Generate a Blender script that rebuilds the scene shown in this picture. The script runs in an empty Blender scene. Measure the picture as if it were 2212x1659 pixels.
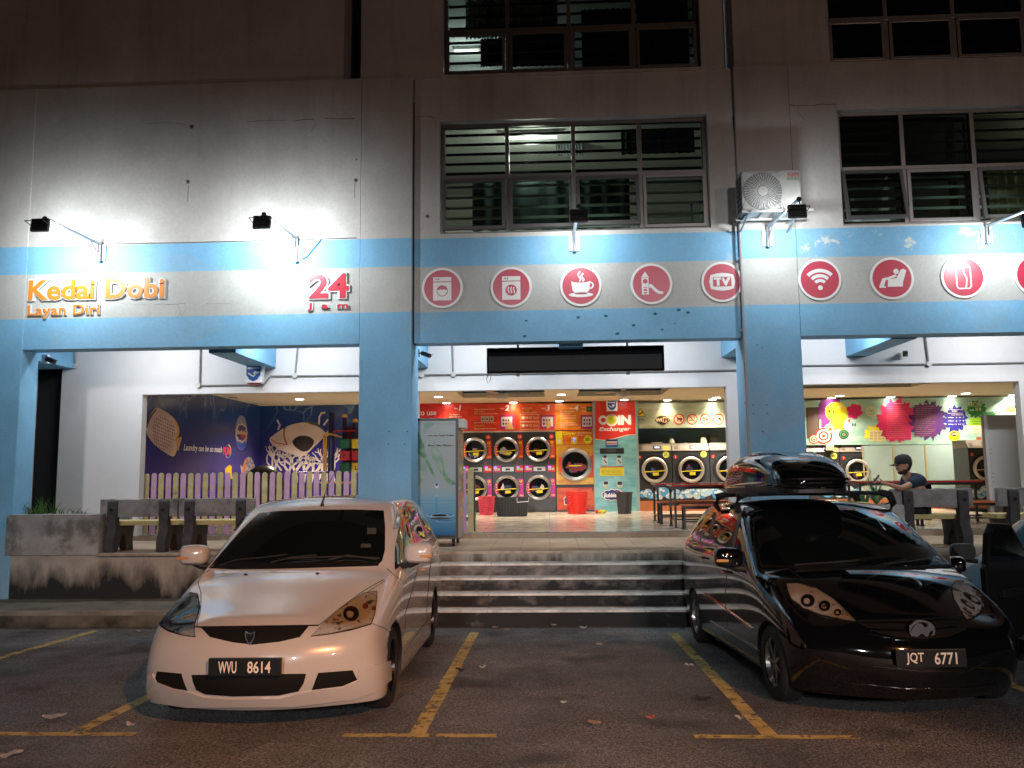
import bpy, bmesh, math, random
import numpy as np
from math import pi, sin, cos, radians as rad
from mathutils import Vector, Matrix
from mathutils.bvhtree import BVHTree
from mathutils.geometry import delaunay_2d_cdt
random.seed(7)
SC = bpy.context.scene
COL = SC.collection
# ---------------------------------------------------------------- camera (photo measured in a 2212 x 1659 grid)
FPX = 1726.0
YAW, PIT, ROL = 0.0445, 0.10825, -0.01067
CAMP = Vector((0, 0, 2.05))
_f = Vector((-sin(YAW)*cos(PIT), cos(YAW)*cos(PIT), sin(PIT)))
_r0 = Vector((cos(YAW), sin(YAW), 0)); _u0 = _r0.cross(_f)
_r = _r0*cos(ROL)+_u0*sin(ROL); _u = -_r0*sin(ROL)+_u0*cos(ROL)
cd = bpy.data.cameras.new('camera'); cam = bpy.data.objects.new('camera', cd); COL.objects.link(cam)
cd.sensor_fit = 'HORIZONTAL'; cd.sensor_width = 36; cd.lens = FPX/2212*36
cd.clip_start = .05; cd.clip_end = 500
mw = Matrix.Identity(4)
for i in range(3):
    mw[i][0] = _r[i]; mw[i][1] = _u[i]; mw[i][2] = -_f[i]; mw[i][3] = CAMP[i]
cam.matrix_world = mw
SC.camera = cam
# ---------------------------------------------------------------- night sky, moon, exposure
W = bpy.data.worlds.new('World'); SC.world = W; W.use_nodes = True
nt = W.node_tree
sky = nt.nodes.new('ShaderNodeTexSky'); sky.sky_type = 'NISHITA'; sky.sun_disc = False
sky.sun_elevation = rad(1.0); sky.sun_rotation = rad(200)
nt.nodes['Background'].inputs[1].default_value = 0.004
nt.links.new(sky.outputs[0], nt.nodes['Background'].inputs[0])
SC.view_settings.view_transform = 'Standard'; SC.view_settings.look = 'None'
SC.view_settings.exposure = 0.0; SC.view_settings.gamma = 1.0
SC.cycles.use_denoising = True
SC.cycles.max_bounces = 6; SC.cycles.diffuse_bounces = 4; SC.cycles.glossy_bounces = 3
SC.cycles.transparent_max_bounces = 12; SC.cycles.transmission_bounces = 4
SC.cycles.sample_clamp_indirect = 4.0
SC.cycles.caustics_reflective = False; SC.cycles.caustics_refractive = False

def ray(x, y): return _f + _r*((x-1106)/FPX) - _u*((y-829.5)/FPX)
def at(x, y, Y): d = ray(x, y); return CAMP + d*(Y/d.y)
def atX(x, y, X): d = ray(x, y); return CAMP + d*((X)/d.x)
def atZ(x, y, Z): d = ray(x, y); return CAMP + d*((Z-CAMP.z)/d.z)
SLP = .0383
def gz(Y): return SLP*(10.65-Y)
def gnd(x, y):
    d = ray(x, y); t = (SLP*10.65-CAMP.z)/(d.z+SLP*d.y); return CAMP + d*t
def cr(ox, oy, s): return lambda x, y: ((ox+x/s)*.60636, (oy+y/s)*.60636)
cA = cr(0, 0, 1.4747); cB = cr(1400, 0, 1.7015); cC = cr(2500, 0, 1.8432); cD = cr(0, 800, 1.6385); cE = cr(0, 1200, 1.4747)
cG = cr(1400, 900, 1.7015); cH = cr(1400, 1300, 2.5523); cI = cr(2000, 1300, 2.5523); cJ = cr(2700, 1300, 2.3333)
cK = cr(450, 1700, 1.8433); cL = cr(2400, 1550, 1.5801); cM = cr(1400, 1900, 1.7015); cN = cr(0, 2000, 1.4747)
cO = cr(450, 1400, 2.6024); cP = cr(2500, 1550, 2.765); cQ = cr(3100, 1550, 3.6861); cR = cr(2750, 850, 2.4633); cT = cr(3250, 1650, 1.8442)
YF, YI, YB, PZ, FZ = 12.0, 14.25, 21.4, .87, .96

def area(name, loc, target, sx, sy, power, color, spread=180, shape='RECTANGLE', parent=None):
    l = bpy.data.lights.new(name, 'AREA'); l.shape = shape; l.size = sx; l.size_y = sy
    l.energy = power; l.color = color; l.spread = rad(spread)
    o = bpy.data.objects.new(name, l); COL.objects.link(o)
    loc = Vector(loc); q = (Vector(target)-loc).to_track_quat('-Z', 'Y')
    if parent:
        o.parent = parent; loc = loc - parent.location
    o.location = loc; o.rotation_euler = q.to_euler()
    return o
# sodium street lamp behind and right of the photographer
sl = bpy.data.lights.new('street_light', 'SPOT'); sl.energy = 8500; sl.color = (1.0, .38, .13); sl.spot_size = rad(36); sl.spot_blend = 1.0; sl.shadow_soft_size = .16
so = bpy.data.objects.new('street_light', sl); COL.objects.link(so); so.location = (6.0, -6.5, 8.2)
so.rotation_euler = (Vector((-0.6, 5.1, 0))-so.location).to_track_quat('-Z', 'Y').to_euler()
# fill lamps added out of view: neutral wash on lower front, brown glow above
def far_spot(name, loc, tgt, e, col, ang, soft, blend=1.0):
    l = bpy.data.lights.new(name, 'SPOT'); l.energy = e; l.color = col; l.spot_size = rad(ang); l.spot_blend = blend; l.shadow_soft_size = soft
    o = bpy.data.objects.new(name, l); COL.objects.link(o); o.location = loc; o.rotation_euler = (Vector(tgt)-Vector(loc)).to_track_quat('-Z', 'Y').to_euler()
far_spot('lower_front_fill', (-3, -26, 10), (-4.6, 9.3, 0), 13000, (.97, .95, .96), 25, .8, .6)
far_spot('lower_front_fill', (7, -26, 10), (4.6, 9.3, 0), 13500, (.97, .95, .96), 25, .8, .6)
far_spot('upper_wall_fill', (17, -22, 9), (1, 12, 7), 2600, (1.0, .62, .48), 60, .4)
# ---------------------------------------------------------------- materials
def srgb(h):
    if isinstance(h, str):
        h = h.lstrip('#'); h = [int(h[i:i+2], 16)/255 for i in (0, 2, 4)]
        return tuple(((c/12.92) if c <= .04045 else ((c+.055)/1.055)**2.4) for c in h)
    return tuple(h)
_mc = {}
def mat(name, c=(.5, .5, .5), rough=.6, metal=0, var=0, vs=3, bump=0, bs=40, emit=0, coat=0, spec=.5, c2=None, c2s=1.5, lo=.5, hi=.65, stretch=None, alpha=None):
    if name in _mc: return _mc[name]
    m = bpy.data.materials.new(name); m.use_nodes = True; nt = m.node_tree; N = nt.nodes; L = nt.links
    b = N['Principled BSDF']; c = srgb(c)
    b.inputs['Base Color'].default_value = (*c, 1); b.inputs['Roughness'].default_value = rough; b.inputs['Metallic'].default_value = metal
    b.inputs['Specular IOR Level'].default_value = spec
    if coat: b.inputs['Coat Weight'].default_value = coat; b.inputs['Coat Roughness'].default_value = .03
    if emit: b.inputs['Emission Color'].default_value = (*c, 1); b.inputs['Emission Strength'].default_value = emit
    src = None
    if var or bump or c2:
        g = N.new('ShaderNodeNewGeometry'); mp = N.new('ShaderNodeMapping'); L.new(g.outputs['Position'], mp.inputs[0])
        if stretch: mp.inputs['Scale'].default_value = stretch
    def noise(s, det=6, ro=.6):
        n = N.new('ShaderNodeTexNoise'); n.inputs['Scale'].default_value = s; n.inputs['Detail'].default_value = det
        n.inputs['Roughness'].default_value = ro; L.new(mp.outputs[0], n.inputs['Vector']); return n
    colr = None
    if c2:
        n = noise(c2s); mr = N.new('ShaderNodeMapRange'); mr.inputs[1].default_value = lo; mr.inputs[2].default_value = hi
        L.new(n.outputs[0], mr.inputs[0]); mx = N.new('ShaderNodeMix'); mx.data_type = 'RGBA'
        mx.inputs[6].default_value = (*c, 1); mx.inputs[7].default_value = (*srgb(c2), 1)
        L.new(mr.outputs[0], mx.inputs[0]); colr = mx.outputs[2]
    if var:
        n = noise(vs); mr = N.new('ShaderNodeMapRange'); mr.inputs[1].default_value = .3; mr.inputs[2].default_value = .7
        mr.inputs[3].default_value = 1-var; mr.inputs[4].default_value = 1+var; L.new(n.outputs[0], mr.inputs[0])
        mx = N.new('ShaderNodeMix'); mx.data_type = 'RGBA'; mx.blend_type = 'MULTIPLY'; mx.inputs[0].default_value = 1
        if colr: L.new(colr, mx.inputs[6])
        else: mx.inputs[6].default_value = (*c, 1)
        L.new(mr.outputs[0], mx.inputs[7]); colr = mx.outputs[2]
    if colr: L.new(colr, b.inputs['Base Color'])
    if bump:
        n = noise(bs, 4); bp = N.new('ShaderNodeBump'); bp.inputs['Strength'].default_value = bump; bp.inputs['Distance'].default_value = .01
        L.new(n.outputs[0], bp.inputs['Height']); L.new(bp.outputs[0], b.inputs['Normal'])
    _mc[name] = m; return m
def flat(h, rough=.5, emit=0):
    return mat('paint_'+h.lstrip('#')+('_e%g' % emit if emit else '')+('_r%g' % rough if rough != .5 else ''), h, rough, emit=emit)
def glassm(name, tint, rough=.02, refl=1.0, ior=1.5):
    if name in _mc: return _mc[name]
    m = bpy.data.materials.new(name); m.use_nodes = True; nt = m.node_tree; N = nt.nodes; L = nt.links
    N.remove(N['Principled BSDF']); o = N['Material Output']
    t = N.new('ShaderNodeBsdfTransparent'); t.inputs[0].default_value = (*tint, 1)
    g = N.new('ShaderNodeBsdfGlossy'); g.inputs['Roughness'].default_value = rough
    fr = N.new('ShaderNodeFresnel'); fr.inputs[0].default_value = ior
    mx = N.new('ShaderNodeMixShader'); L.new(fr.outputs[0], mx.inputs[0]); L.new(t.outputs[0], mx.inputs[1]); L.new(g.outputs[0], mx.inputs[2])
    L.new(mx.outputs[0], o.inputs[0]); _mc[name] = m; return m
# ---------------------------------------------------------------- object helpers
def tag(o, label=None, cat=None, group=None, kind=None):
    if label: o['label'] = label
    if cat: o['category'] = cat
    if group: o['group'] = group
    if kind: o['kind'] = kind
    return o
def thing(name, label, cat, loc=(0, 0, 0), rotz=0, group=None):
    o = bpy.data.objects.new(name, None); COL.objects.link(o); o.empty_display_size = .1
    o.location = loc; o.rotation_euler = (0, 0, rotz)
    return tag(o, label, cat, group)
def wloc(o):
    v = Vector((0, 0, 0))
    while o is not None: v += o.location; o = o.parent
    return v
def copy_tree(o, parent=None):
    c = o.copy(); COL.objects.link(c)
    c.parent = parent
    for ch in list(o.children): copy_tree(ch, c)
    return c
class G:
    def __init__(s): s.v = []; s.f = []; s.mi = []; s.cur = 0; s.M = None
    def add(s, vs, fs):
        n = len(s.v)
        if s.M is not None: vs = [s.M @ Vector(v) for v in vs]
        s.v += [tuple(v) for v in vs]; s.f += [tuple(i+n for i in f) for f in fs]; s.mi += [s.cur]*len(fs); return s
    def box(s, x0, y0, z0, x1, y1, z1):
        if x0 > x1: x0, x1 = x1, x0
        if y0 > y1: y0, y1 = y1, y0
        if z0 > z1: z0, z1 = z1, z0
        return s.add([(x0, y0, z0), (x1, y0, z0), (x1, y1, z0), (x0, y1, z0), (x0, y0, z1), (x1, y0, z1), (x1, y1, z1), (x0, y1, z1)],
              [(0, 3, 2, 1), (4, 5, 6, 7), (0, 1, 5, 4), (1, 2, 6, 5), (2, 3, 7, 6), (3, 0, 4, 7)])
    def quad(s, a, b, c, d): return s.add([a, b, c, d], [(0, 1, 2, 3)])
    def prism(s, pts, plane, d0, d1):
        # plane 'Y': pts (x,z), front at d0; 'X': pts (y,z); 'Z': pts (x,y)
        n = len(pts)
        def P(p, d):
            return (p[0], d, p[1]) if plane == 'Y' else ((d, p[0], p[1]) if plane == 'X' else (p[0], p[1], d))
        area_ = sum(pts[i][0]*pts[(i+1) % n][1]-pts[(i+1) % n][0]*pts[i][1] for i in range(n))
        if area_ < 0: pts = pts[::-1]
        vs = [P(p, d0) for p in pts]+[P(p, d1) for p in pts]
        a = tuple(range(n)); b = tuple(range(2*n-1, n-1, -1))
        sides = [(i, n+i, n+(i+1) % n, (i+1) % n) for i in range(n)]
        fs = [a, b]+sides
        fl = (plane == 'Y' and d0 > d1) or (plane != 'Y' and d0 < d1)
        if fl: fs = [f[::-1] for f in fs]
        return s.add(vs, fs)
    def cyl(s, c, r, h, axis='Z', n=24, r2=None):
        r2 = r if r2 is None else r2; vs = []
        for k, (rr, hh) in enumerate(((r, 0), (r2, h))):
            for i in range(n):
                a = 2*pi*i/n; p = (rr*cos(a), rr*sin(a), hh)
                if axis == 'X': p = (p[2], p[0], p[1])
                if axis == 'Y': p = (p[1], p[2], p[0])
                vs.append((c[0]+p[0], c[1]+p[1], c[2]+p[2]))
        return s.add(vs, [tuple(range(n-1, -1, -1)), tuple(range(n, 2*n))]+[(i, (i+1) % n, n+(i+1) % n, n+i) for i in range(n)])
    def lathe(s, prof, c=(0, 0, 0), axis='Z', n=32, closed=False):
        # prof: (radius, height)
        vs = []; m = len(prof)
        for i in range(n):
            a = 2*pi*i/n
            for r, h in prof:
                p = (r*cos(a), r*sin(a), h)
                if axis == 'X': p = (p[2], p[0], p[1])
                if axis == 'Y': p = (p[1], p[2], p[0])
                vs.append((c[0]+p[0], c[1]+p[1], c[2]+p[2]))
        fs = []
        for i in range(n):
            j = (i+1) % n
            for k in range(m-1 if not closed else m):
                k2 = (k+1) % m
                fs.append((i*m+k, j*m+k, j*m+k2, i*m+k2))
        return s.add(vs, fs)
    def tube(s, pts, r, n=8, rs=None):
        pts = [Vector(p) for p in pts]; vs = []; m = len(pts)
        up = Vector((0, 0, 1))
        for i, p in enumerate(pts):
            d = (pts[min(i+1, m-1)]-pts[max(i-1, 0)]).normalized()
            u_ = up if abs(d.dot(up)) < .95 else Vector((1, 0, 0))
            a = d.cross(u_).normalized(); b = d.cross(a)
            rr = rs[i] if rs else r
            vs += [p+a*rr*cos(2*pi*k/n)+b*rr*sin(2*pi*k/n) for k in range(n)]
        fs = [tuple(range(n)), tuple(range(m*n-1, (m-1)*n-1, -1))]
        for i in range(m-1):
            for k in range(n):
                fs.append((i*n+k, (i+1)*n+k, (i+1)*n+(k+1) % n, i*n+(k+1) % n))
        return s.add(vs, fs)
    def sphere(s, c, r, nu=16, nv=10, sc=(1, 1, 1)):
        vs = []; fs = []
        for j in range(nv+1):
            t = pi*j/nv
            for i in range(nu):
                a = 2*pi*i/nu; vs.append((c[0]+sc[0]*r*sin(t)*cos(a), c[1]+sc[1]*r*sin(t)*sin(a), c[2]+sc[2]*r*cos(t)))
        for j in range(nv):
            for i in range(nu): fs.append((j*nu+i, (j+1)*nu+i, (j+1)*nu+(i+1) % nu, j*nu+(i+1) % nu))
        return s.add(vs, fs)
    def build(s, name, mats, parent=None, smooth=False, bevel=0, world=False, **tg):
        me = bpy.data.meshes.new(name)
        vs = s.v
        if world and parent is not None:
            w = wloc(parent); vs = [(v[0]-w.x, v[1]-w.y, v[2]-w.z) for v in vs]
        elif world is None: pass
        me.from_pydata(vs, [], s.f)
        if not isinstance(mats, (list, tuple)): mats = [mats]
        for m in mats: me.materials.append(m)
        me.polygons.foreach_set('material_index', [min(i, len(mats)-1) for i in s.mi])
        bm = bmesh.new(); bm.from_mesh(me)
        bmesh.ops.remove_doubles(bm, verts=bm.verts, dist=1e-5)
        bmesh.ops.recalc_face_normals(bm, faces=bm.faces) if s.__dict__.get('recalc', True) else None
        if bevel:
            es = [e for e in bm.edges if len(e.link_faces) == 2 and e.calc_face_angle(0) > .5]
            bmesh.ops.bevel(bm, geom=es, offset=bevel, segments=2, affect='EDGES', profile=.6, clamp_overlap=True)
        bm.to_mesh(me); bm.free()
        if smooth:
            me.polygons.foreach_set('use_smooth', [True]*len(me.polygons))
            try: me.set_sharp_from_angle(angle=rad(40))
            except Exception: pass
        o = bpy.data.objects.new(name, me); COL.objects.link(o)
        if parent is not None: o.parent = parent
        if tg: tag(o, **tg)
        return o
def solo(g, name, mats, label, cat, group=None, kind=None, **kw):
    # one-mesh thing with its origin at its base centre
    xs = [v[0] for v in g.v]; ys = [v[1] for v in g.v]; zs = [v[2] for v in g.v]
    c = Vector(((min(xs)+max(xs))/2, (min(ys)+max(ys))/2, min(zs)))
    g.v = [(v[0]-c.x, v[1]-c.y, v[2]-c.z) for v in g.v]
    o = g.build(name, mats, **kw); o.location = c
    return tag(o, label, cat, group, kind)
def pxy(pts, Y, fn=None):
    out = []
    for p in pts:
        if fn: p = fn(*p)
        q = at(p[0], p[1], Y); out.append((q.x, q.z))
    return out
def pxx(pts, X, fn=None):
    out = []
    for p in pts:
        if fn: p = fn(*p)
        q = atX(p[0], p[1], X); out.append((q.y, q.z))
    return out
def circ(cx, cy, r, n=32, ry=None, a0=0, a1=2*pi):
    ry = r if ry is None else ry
    m = n if abs(a1-a0) >= 2*pi-1e-6 else n+1
    return [(cx+r*cos(a0+(a1-a0)*i/n), cy+ry*sin(a0+(a1-a0)*i/n)) for i in range(m)]
def blob(cx, cy, r, ry=None, n=40, amp=.18, sp=5, seed=0):
    rr = random.Random(seed); ph = [rr.uniform(0, 6.28) for _ in range(4)]; ry = ry or r; out = []
    for i in range(n):
        a = 2*pi*i/n; k = 1+amp*(.5*sin(sp*a+ph[0])+.3*sin(2*sp*a+ph[1])+.4*rr.uniform(-1, 1)); out.append((cx+r*k*cos(a), cy+ry*k*sin(a)))
    return out
def stroke(pts, w, closed=False):
    # polyline to outline polygon (2-D)
    n = len(pts); L_ = []; R_ = []
    for i in range(n):
        a = pts[max(i-1, 0)]; b = pts[min(i+1, n-1)]
        dx, dy = b[0]-a[0], b[1]-a[1]; l = math.hypot(dx, dy) or 1
        nx, ny = -dy/l*w/2, dx/l*w/2
        L_.append((pts[i][0]+nx, pts[i][1]+ny)); R_.append((pts[i][0]-nx, pts[i][1]-ny))
    return L_+R_[::-1]
def ctext(s, bold=0, shear=0, extr=0, spacing=1.0, res=3):
    cu = bpy.data.curves.new('t', 'FONT'); cu.body = s; cu.offset = bold; cu.shear = shear; cu.extrude = extr; cu.size = 1
    cu.resolution_u = res; cu.space_character = spacing
    o = bpy.data.objects.new('t', cu); COL.objects.link(o)
    bpy.context.view_layer.update()
    me = bpy.data.meshes.new_from_object(o.evaluated_get(bpy.context.evaluated_depsgraph_get()))
    vs = [tuple(v.co) for v in me.vertices]; fs = [tuple(p.vertices) for p in me.polygons]
    bpy.data.objects.remove(o); bpy.data.curves.remove(cu); bpy.data.meshes.remove(me)
    return vs, fs
def text_in(g, s, box, plane, d, depth=0, bold=0, shear=0, spacing=1.0, keep=False, flip=False, pad=0):
    """lettering fitted in box (a0,b0,a1,b1) of a plane; a = x (or y on plane X)"""
    vs, fs = ctext(s, bold, shear, 1 if depth else 0, spacing)
    if not vs: return
    xs = [v[0] for v in vs]; ys = [v[1] for v in vs]
    x0, x1, y0, y1 = min(xs), max(xs), min(ys), max(ys)
    a0, b0, a1, b1 = box; a0 -= pad; b0 -= pad; a1 += pad; b1 += pad
    sx = (a1-a0)/(x1-x0); sy = (b1-b0)/(y1-y0)
    if keep: sx = sy = min(sx, sy)
    out = []
    for x, y, z in vs:
        a = a0+(x-x0)*sx; b = b0+(y-y0)*sy; t = z*depth/2+depth/2 if depth else 0
        if flip: a = a1-(a-a0)
        if plane == 'Y': out.append((a, d-t, b))
        elif plane == 'X': out.append((d+t, a, b))
        else: out.append((a, b, d+t))
    g.add(out, fs)
def pbox(x0, y0, x1, y1, Y, fn=None):
    y0, y1 = min(y0, y1), max(y0, y1)
    a = pxy([(x0, y1), (x1, y0)], Y, fn); return (a[0][0], a[0][1], a[1][0], a[1][1])
def text_obj(s, box, Y, m, parent, name='lettering', **kw):
    g = G(); g.recalc = False; text_in(g, s, box, 'Y', Y, **kw); return g.build(name, m, parent, world=True)
def wall_grid(g, x0, x1, z0, z1, holes, Ya, Yb):
    """slab in XZ from Ya (front) to Yb with rectangular holes and reveals"""
    xs = sorted(set([x0, x1]+[min(max(h[i], x0), x1) for h in holes for i in (0, 2)])); zs = sorted(set([z0, z1]+[min(max(h[i], z0), z1) for h in holes for i in (1, 3)]))
    def solid(i, j):
        if i < 0 or j < 0 or i >= len(xs)-1 or j >= len(zs)-1: return False
        cx = (xs[i]+xs[i+1])/2; cz = (zs[j]+zs[j+1])/2
        return not any(h[0] < cx < h[2] and h[1] < cz < h[3] for h in holes)
    for i in range(len(xs)-1):
        for j in range(len(zs)-1):
            if not solid(i, j): continue
            a, b, c, d = xs[i], xs[i+1], zs[j], zs[j+1]
            g.quad((a, Ya, c), (b, Ya, c), (b, Ya, d), (a, Ya, d)); g.quad((a, Yb, c), (a, Yb, d), (b, Yb, d), (b, Yb, c))
            if not solid(i-1, j): g.quad((a, Ya, c), (a, Ya, d), (a, Yb, d), (a, Yb, c))
            if not solid(i+1, j): g.quad((b, Ya, c), (b, Yb, c), (b, Yb, d), (b, Ya, d))
            if not solid(i, j-1): g.quad((a, Ya, c), (a, Yb, c), (b, Yb, c), (b, Ya, c))
            if not solid(i, j+1): g.quad((a, Ya, d), (b, Ya, d), (b, Yb, d), (a, Yb, d))
# shared materials
METAL = mat('brushed_metal', (.55, .55, .56), .35, 1, var=.1, vs=20)
DARKM = mat('black_metal', (.015, .015, .017), .4, .2)
BLK = mat('black_plastic', (.012, .012, .013), .45)
WHT = mat('white_plastic', (.75, .75, .74), .4)
CHROME = mat('chrome', (.7, .7, .72), .12, 1)
# ================================================================ SETTING
def asphalt():
    m = bpy.data.materials.new('asphalt'); m.use_nodes = True; nt = m.node_tree; N = nt.nodes; L = nt.links; b = N['Principled BSDF']
    g = N.new('ShaderNodeNewGeometry')
    def noise(s, d=5, r=.6):
        n = N.new('ShaderNodeTexNoise'); n.inputs['Scale'].default_value = s; n.inputs['Detail'].default_value = d; n.inputs['Roughness'].default_value = r
        L.new(g.outputs['Position'], n.inputs['Vector']); return n
    big = noise(.55, 4); fine = noise(55, 3, .7); vor = N.new('ShaderNodeTexVoronoi'); vor.inputs['Scale'].default_value = 75
    L.new(g.outputs['Position'], vor.inputs['Vector'])
    cr1 = N.new('ShaderNodeValToRGB'); cr1.color_ramp.elements[0].position = .36; cr1.color_ramp.elements[1].position = .66
    cr1.color_ramp.elements[0].color = (.058, .061, .064, 1); cr1.color_ramp.elements[1].color = (.145, .146, .144, 1)
    L.new(big.outputs[0], cr1.inputs[0])
    mr = N.new('ShaderNodeMapRange'); mr.inputs[1].default_value = .0; mr.inputs[2].default_value = .6; mr.inputs[3].default_value = .35; mr.inputs[4].default_value = 1.7
    L.new(vor.outputs['Distance'], mr.inputs[0])
    mx = N.new('ShaderNodeMix'); mx.data_type = 'RGBA'; mx.blend_type = 'MULTIPLY'; mx.inputs[0].default_value = 1
    L.new(cr1.outputs[0], mx.inputs[6]); L.new(mr.outputs[0], mx.inputs[7])
    mr2 = N.new('ShaderNodeMapRange'); mr2.inputs[1].default_value = .42; mr2.inputs[2].default_value = .62; mr2.inputs[3].default_value = .45; mr2.inputs[4].default_value = 1.8
    L.new(fine.outputs[0], mr2.inputs[0])
    mx2 = N.new('ShaderNodeMix'); mx2.data_type = 'RGBA'; mx2.blend_type = 'MULTIPLY'; mx2.inputs[0].default_value = 1
    L.new(mx.outputs[2], mx2.inputs[6]); L.new(mr2.outputs[0], mx2.inputs[7]); L.new(mx2.outputs[2], b.inputs['Base Color'])
    oil = noise(.9, 3, .5); om = N.new('ShaderNodeMapRange'); om.inputs[1].default_value = .60; om.inputs[2].default_value = .68; om.inputs[3].default_value = 1; om.inputs[4].default_value = .42; L.new(oil.outputs[0], om.inputs[0])
    pat = N.new('ShaderNodeTexVoronoi'); pat.inputs['Scale'].default_value = .28; L.new(g.outputs['Position'], pat.inputs['Vector']); pm = N.new('ShaderNodeMapRange'); pm.inputs[3].default_value = .72; pm.inputs[4].default_value = 1.25; L.new(pat.outputs['Color'], pm.inputs[0])
    for q_ in (om, pm):
        mx3 = N.new('ShaderNodeMix'); mx3.data_type = 'RGBA'; mx3.blend_type = 'MULTIPLY'; mx3.inputs[0].default_value = 1; L.new(b.inputs['Base Color'].links[0].from_socket, mx3.inputs[6]); L.new(q_.outputs[0], mx3.inputs[7]); L.new(mx3.outputs[2], b.inputs['Base Color'])
    rr = N.new('ShaderNodeMapRange'); rr.inputs[1].default_value = .4; rr.inputs[2].default_value = .65; rr.inputs[3].default_value = .5; rr.inputs[4].default_value = .85
    n2 = noise(1.3, 4); L.new(n2.outputs[0], rr.inputs[0]); L.new(rr.outputs[0], b.inputs['Roughness'])
    bp = N.new('ShaderNodeBump'); bp.inputs['Strength'].default_value = .9; bp.inputs['Distance'].default_value = .012
    L.new(vor.outputs['Distance'], bp.inputs['Height']); bp2 = N.new('ShaderNodeBump'); bp2.inputs['Strength'].default_value = .6; bp2.inputs['Distance'].default_value = .02
    L.new(fine.outputs[0], bp2.inputs['Height']); L.new(bp.outputs[0], bp2.inputs['Normal']); L.new(bp2.outputs[0], b.inputs['Normal'])
    return m
ASPH = asphalt()
g = G(); ys = [-60, -20, 0, 10.65, 10.9, 60]
for a, b_ in zip(ys[:-1], ys[1:]):
    za, zb = max(gz(a), -.01), max(gz(b_), -.01); g.quad((-60, a, za), (60, a, za), (60, b_, zb), (-60, b_, zb))
tag(g.build('ground', ASPH), kind='structure')

def worn_paint(name, c):
    m = mat(name, c, .75, var=.3, vs=6, bump=.5, bs=90)
    nt = m.node_tree; N = nt.nodes; L = nt.links; b = N['Principled BSDF']
    geo = N.new('ShaderNodeNewGeometry'); n = N.new('ShaderNodeTexNoise'); n.inputs['Scale'].default_value = 9; n.inputs['Detail'].default_value = 8; n.inputs['Roughness'].default_value = .75
    L.new(geo.outputs['Position'], n.inputs['Vector']); r = N.new('ShaderNodeMapRange'); r.inputs[1].default_value = .40; r.inputs[2].default_value = .47
    L.new(n.outputs[0], r.inputs[0]); L.new(r.outputs[0], b.inputs['Alpha']); return m
YEL = worn_paint('worn_yellow_paint', (.48, .38, .13))
def line_t(x, yb, yt, xl, xr, w=.115, bar=.09):
    # T shape, split along Y so that it follows the slope
    g = G(); P = lambda X, Y: (X, Y, gz(Y)+.004)
    ks = [yb+bar+(yt-yb-bar)*i/8 for i in range(9)]; jit = [random.uniform(-.006, .006) for _ in ks]
    for i in range(8):
        g.quad(P(x-w/2+jit[i], ks[i]), P(x+w/2+jit[i], ks[i]), P(x+w/2+jit[i+1], ks[i+1]), P(x-w/2+jit[i+1], ks[i+1]))
    if xl is not None: g.quad(P(xl, yb), P(xr, yb), P(xr, yb+bar), P(xl, yb+bar))
    tag(g.build('parking_line', YEL), kind='structure')
line_t(-3.48, 5.84, 10.30, -4.75, -3.02)
line_t(-6.02, 5.84, 10.62, -7.2, -5.3)
line_t(-.97, 5.84, 10.40, -1.5, -.40)
line_t(1.52, 5.84, 10.34, .99, 2.12)
line_t(4.06, 5.84, 10.3, 3.5, 4.6)

def moldy(name, c, c2, zlo, zhi, amt=.5, sc=(1, 1, .35)):
    """concrete whose black mould grows up from the bottom edge in tongues"""
    m = mat(name, c, .85, var=.22, vs=2.2, bump=.5, bs=22)
    nt = m.node_tree; N = nt.nodes; L = nt.links; b = N['Principled BSDF']
    src = b.inputs['Base Color'].links[0].from_socket
    geo = N.new('ShaderNodeNewGeometry'); mp = N.new('ShaderNodeMapping'); mp.inputs['Scale'].default_value = sc
    L.new(geo.outputs['Position'], mp.inputs[0]); n = N.new('ShaderNodeTexNoise'); n.inputs['Scale'].default_value = 2.6; n.inputs['Detail'].default_value = 5; n.inputs['Roughness'].default_value = .62
    L.new(mp.outputs[0], n.inputs['Vector']); sp = N.new('ShaderNodeSeparateXYZ'); L.new(geo.outputs['Position'], sp.inputs[0])
    r = N.new('ShaderNodeMapRange'); r.inputs[1].default_value = zlo; r.inputs[2].default_value = zhi; r.inputs[3].default_value = amt; r.inputs[4].default_value = -amt*.45
    L.new(sp.outputs[2], r.inputs[0]); ad = N.new('ShaderNodeMath'); ad.operation = 'ADD'; L.new(n.outputs[0], ad.inputs[0]); L.new(r.outputs[0], ad.inputs[1])
    r2 = N.new('ShaderNodeMapRange'); r2.inputs[1].default_value = .50; r2.inputs[2].default_value = .80; L.new(ad.outputs[0], r2.inputs[0])
    mx = N.new('ShaderNodeMix'); mx.data_type = 'RGBA'; L.new(r2.outputs[0], mx.inputs[0]); L.new(src, mx.inputs[6]); mx.inputs[7].default_value = (*srgb(c2), 1)
    L.new(mx.outputs[2], b.inputs['Base Color']); return m
RETW = moldy('stained_concrete', (.42, .39, .35), (.020, .021, .019), .2, .95, .40)
KERB = moldy('mossy_kerb', (.16, .15, .12), (.03, .032, .022), -.1, .35, .3, (1, 1, 1))
RISER = moldy('mouldy_riser', (.26, .24, .22), (.018, .018, .018), .15, 1.3, .40, (1, 1, 1.6))
NOSE = mat('pale_step_edge', (.66, .66, .62), .6, var=.35, vs=5, bump=.3, bs=50)
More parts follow.
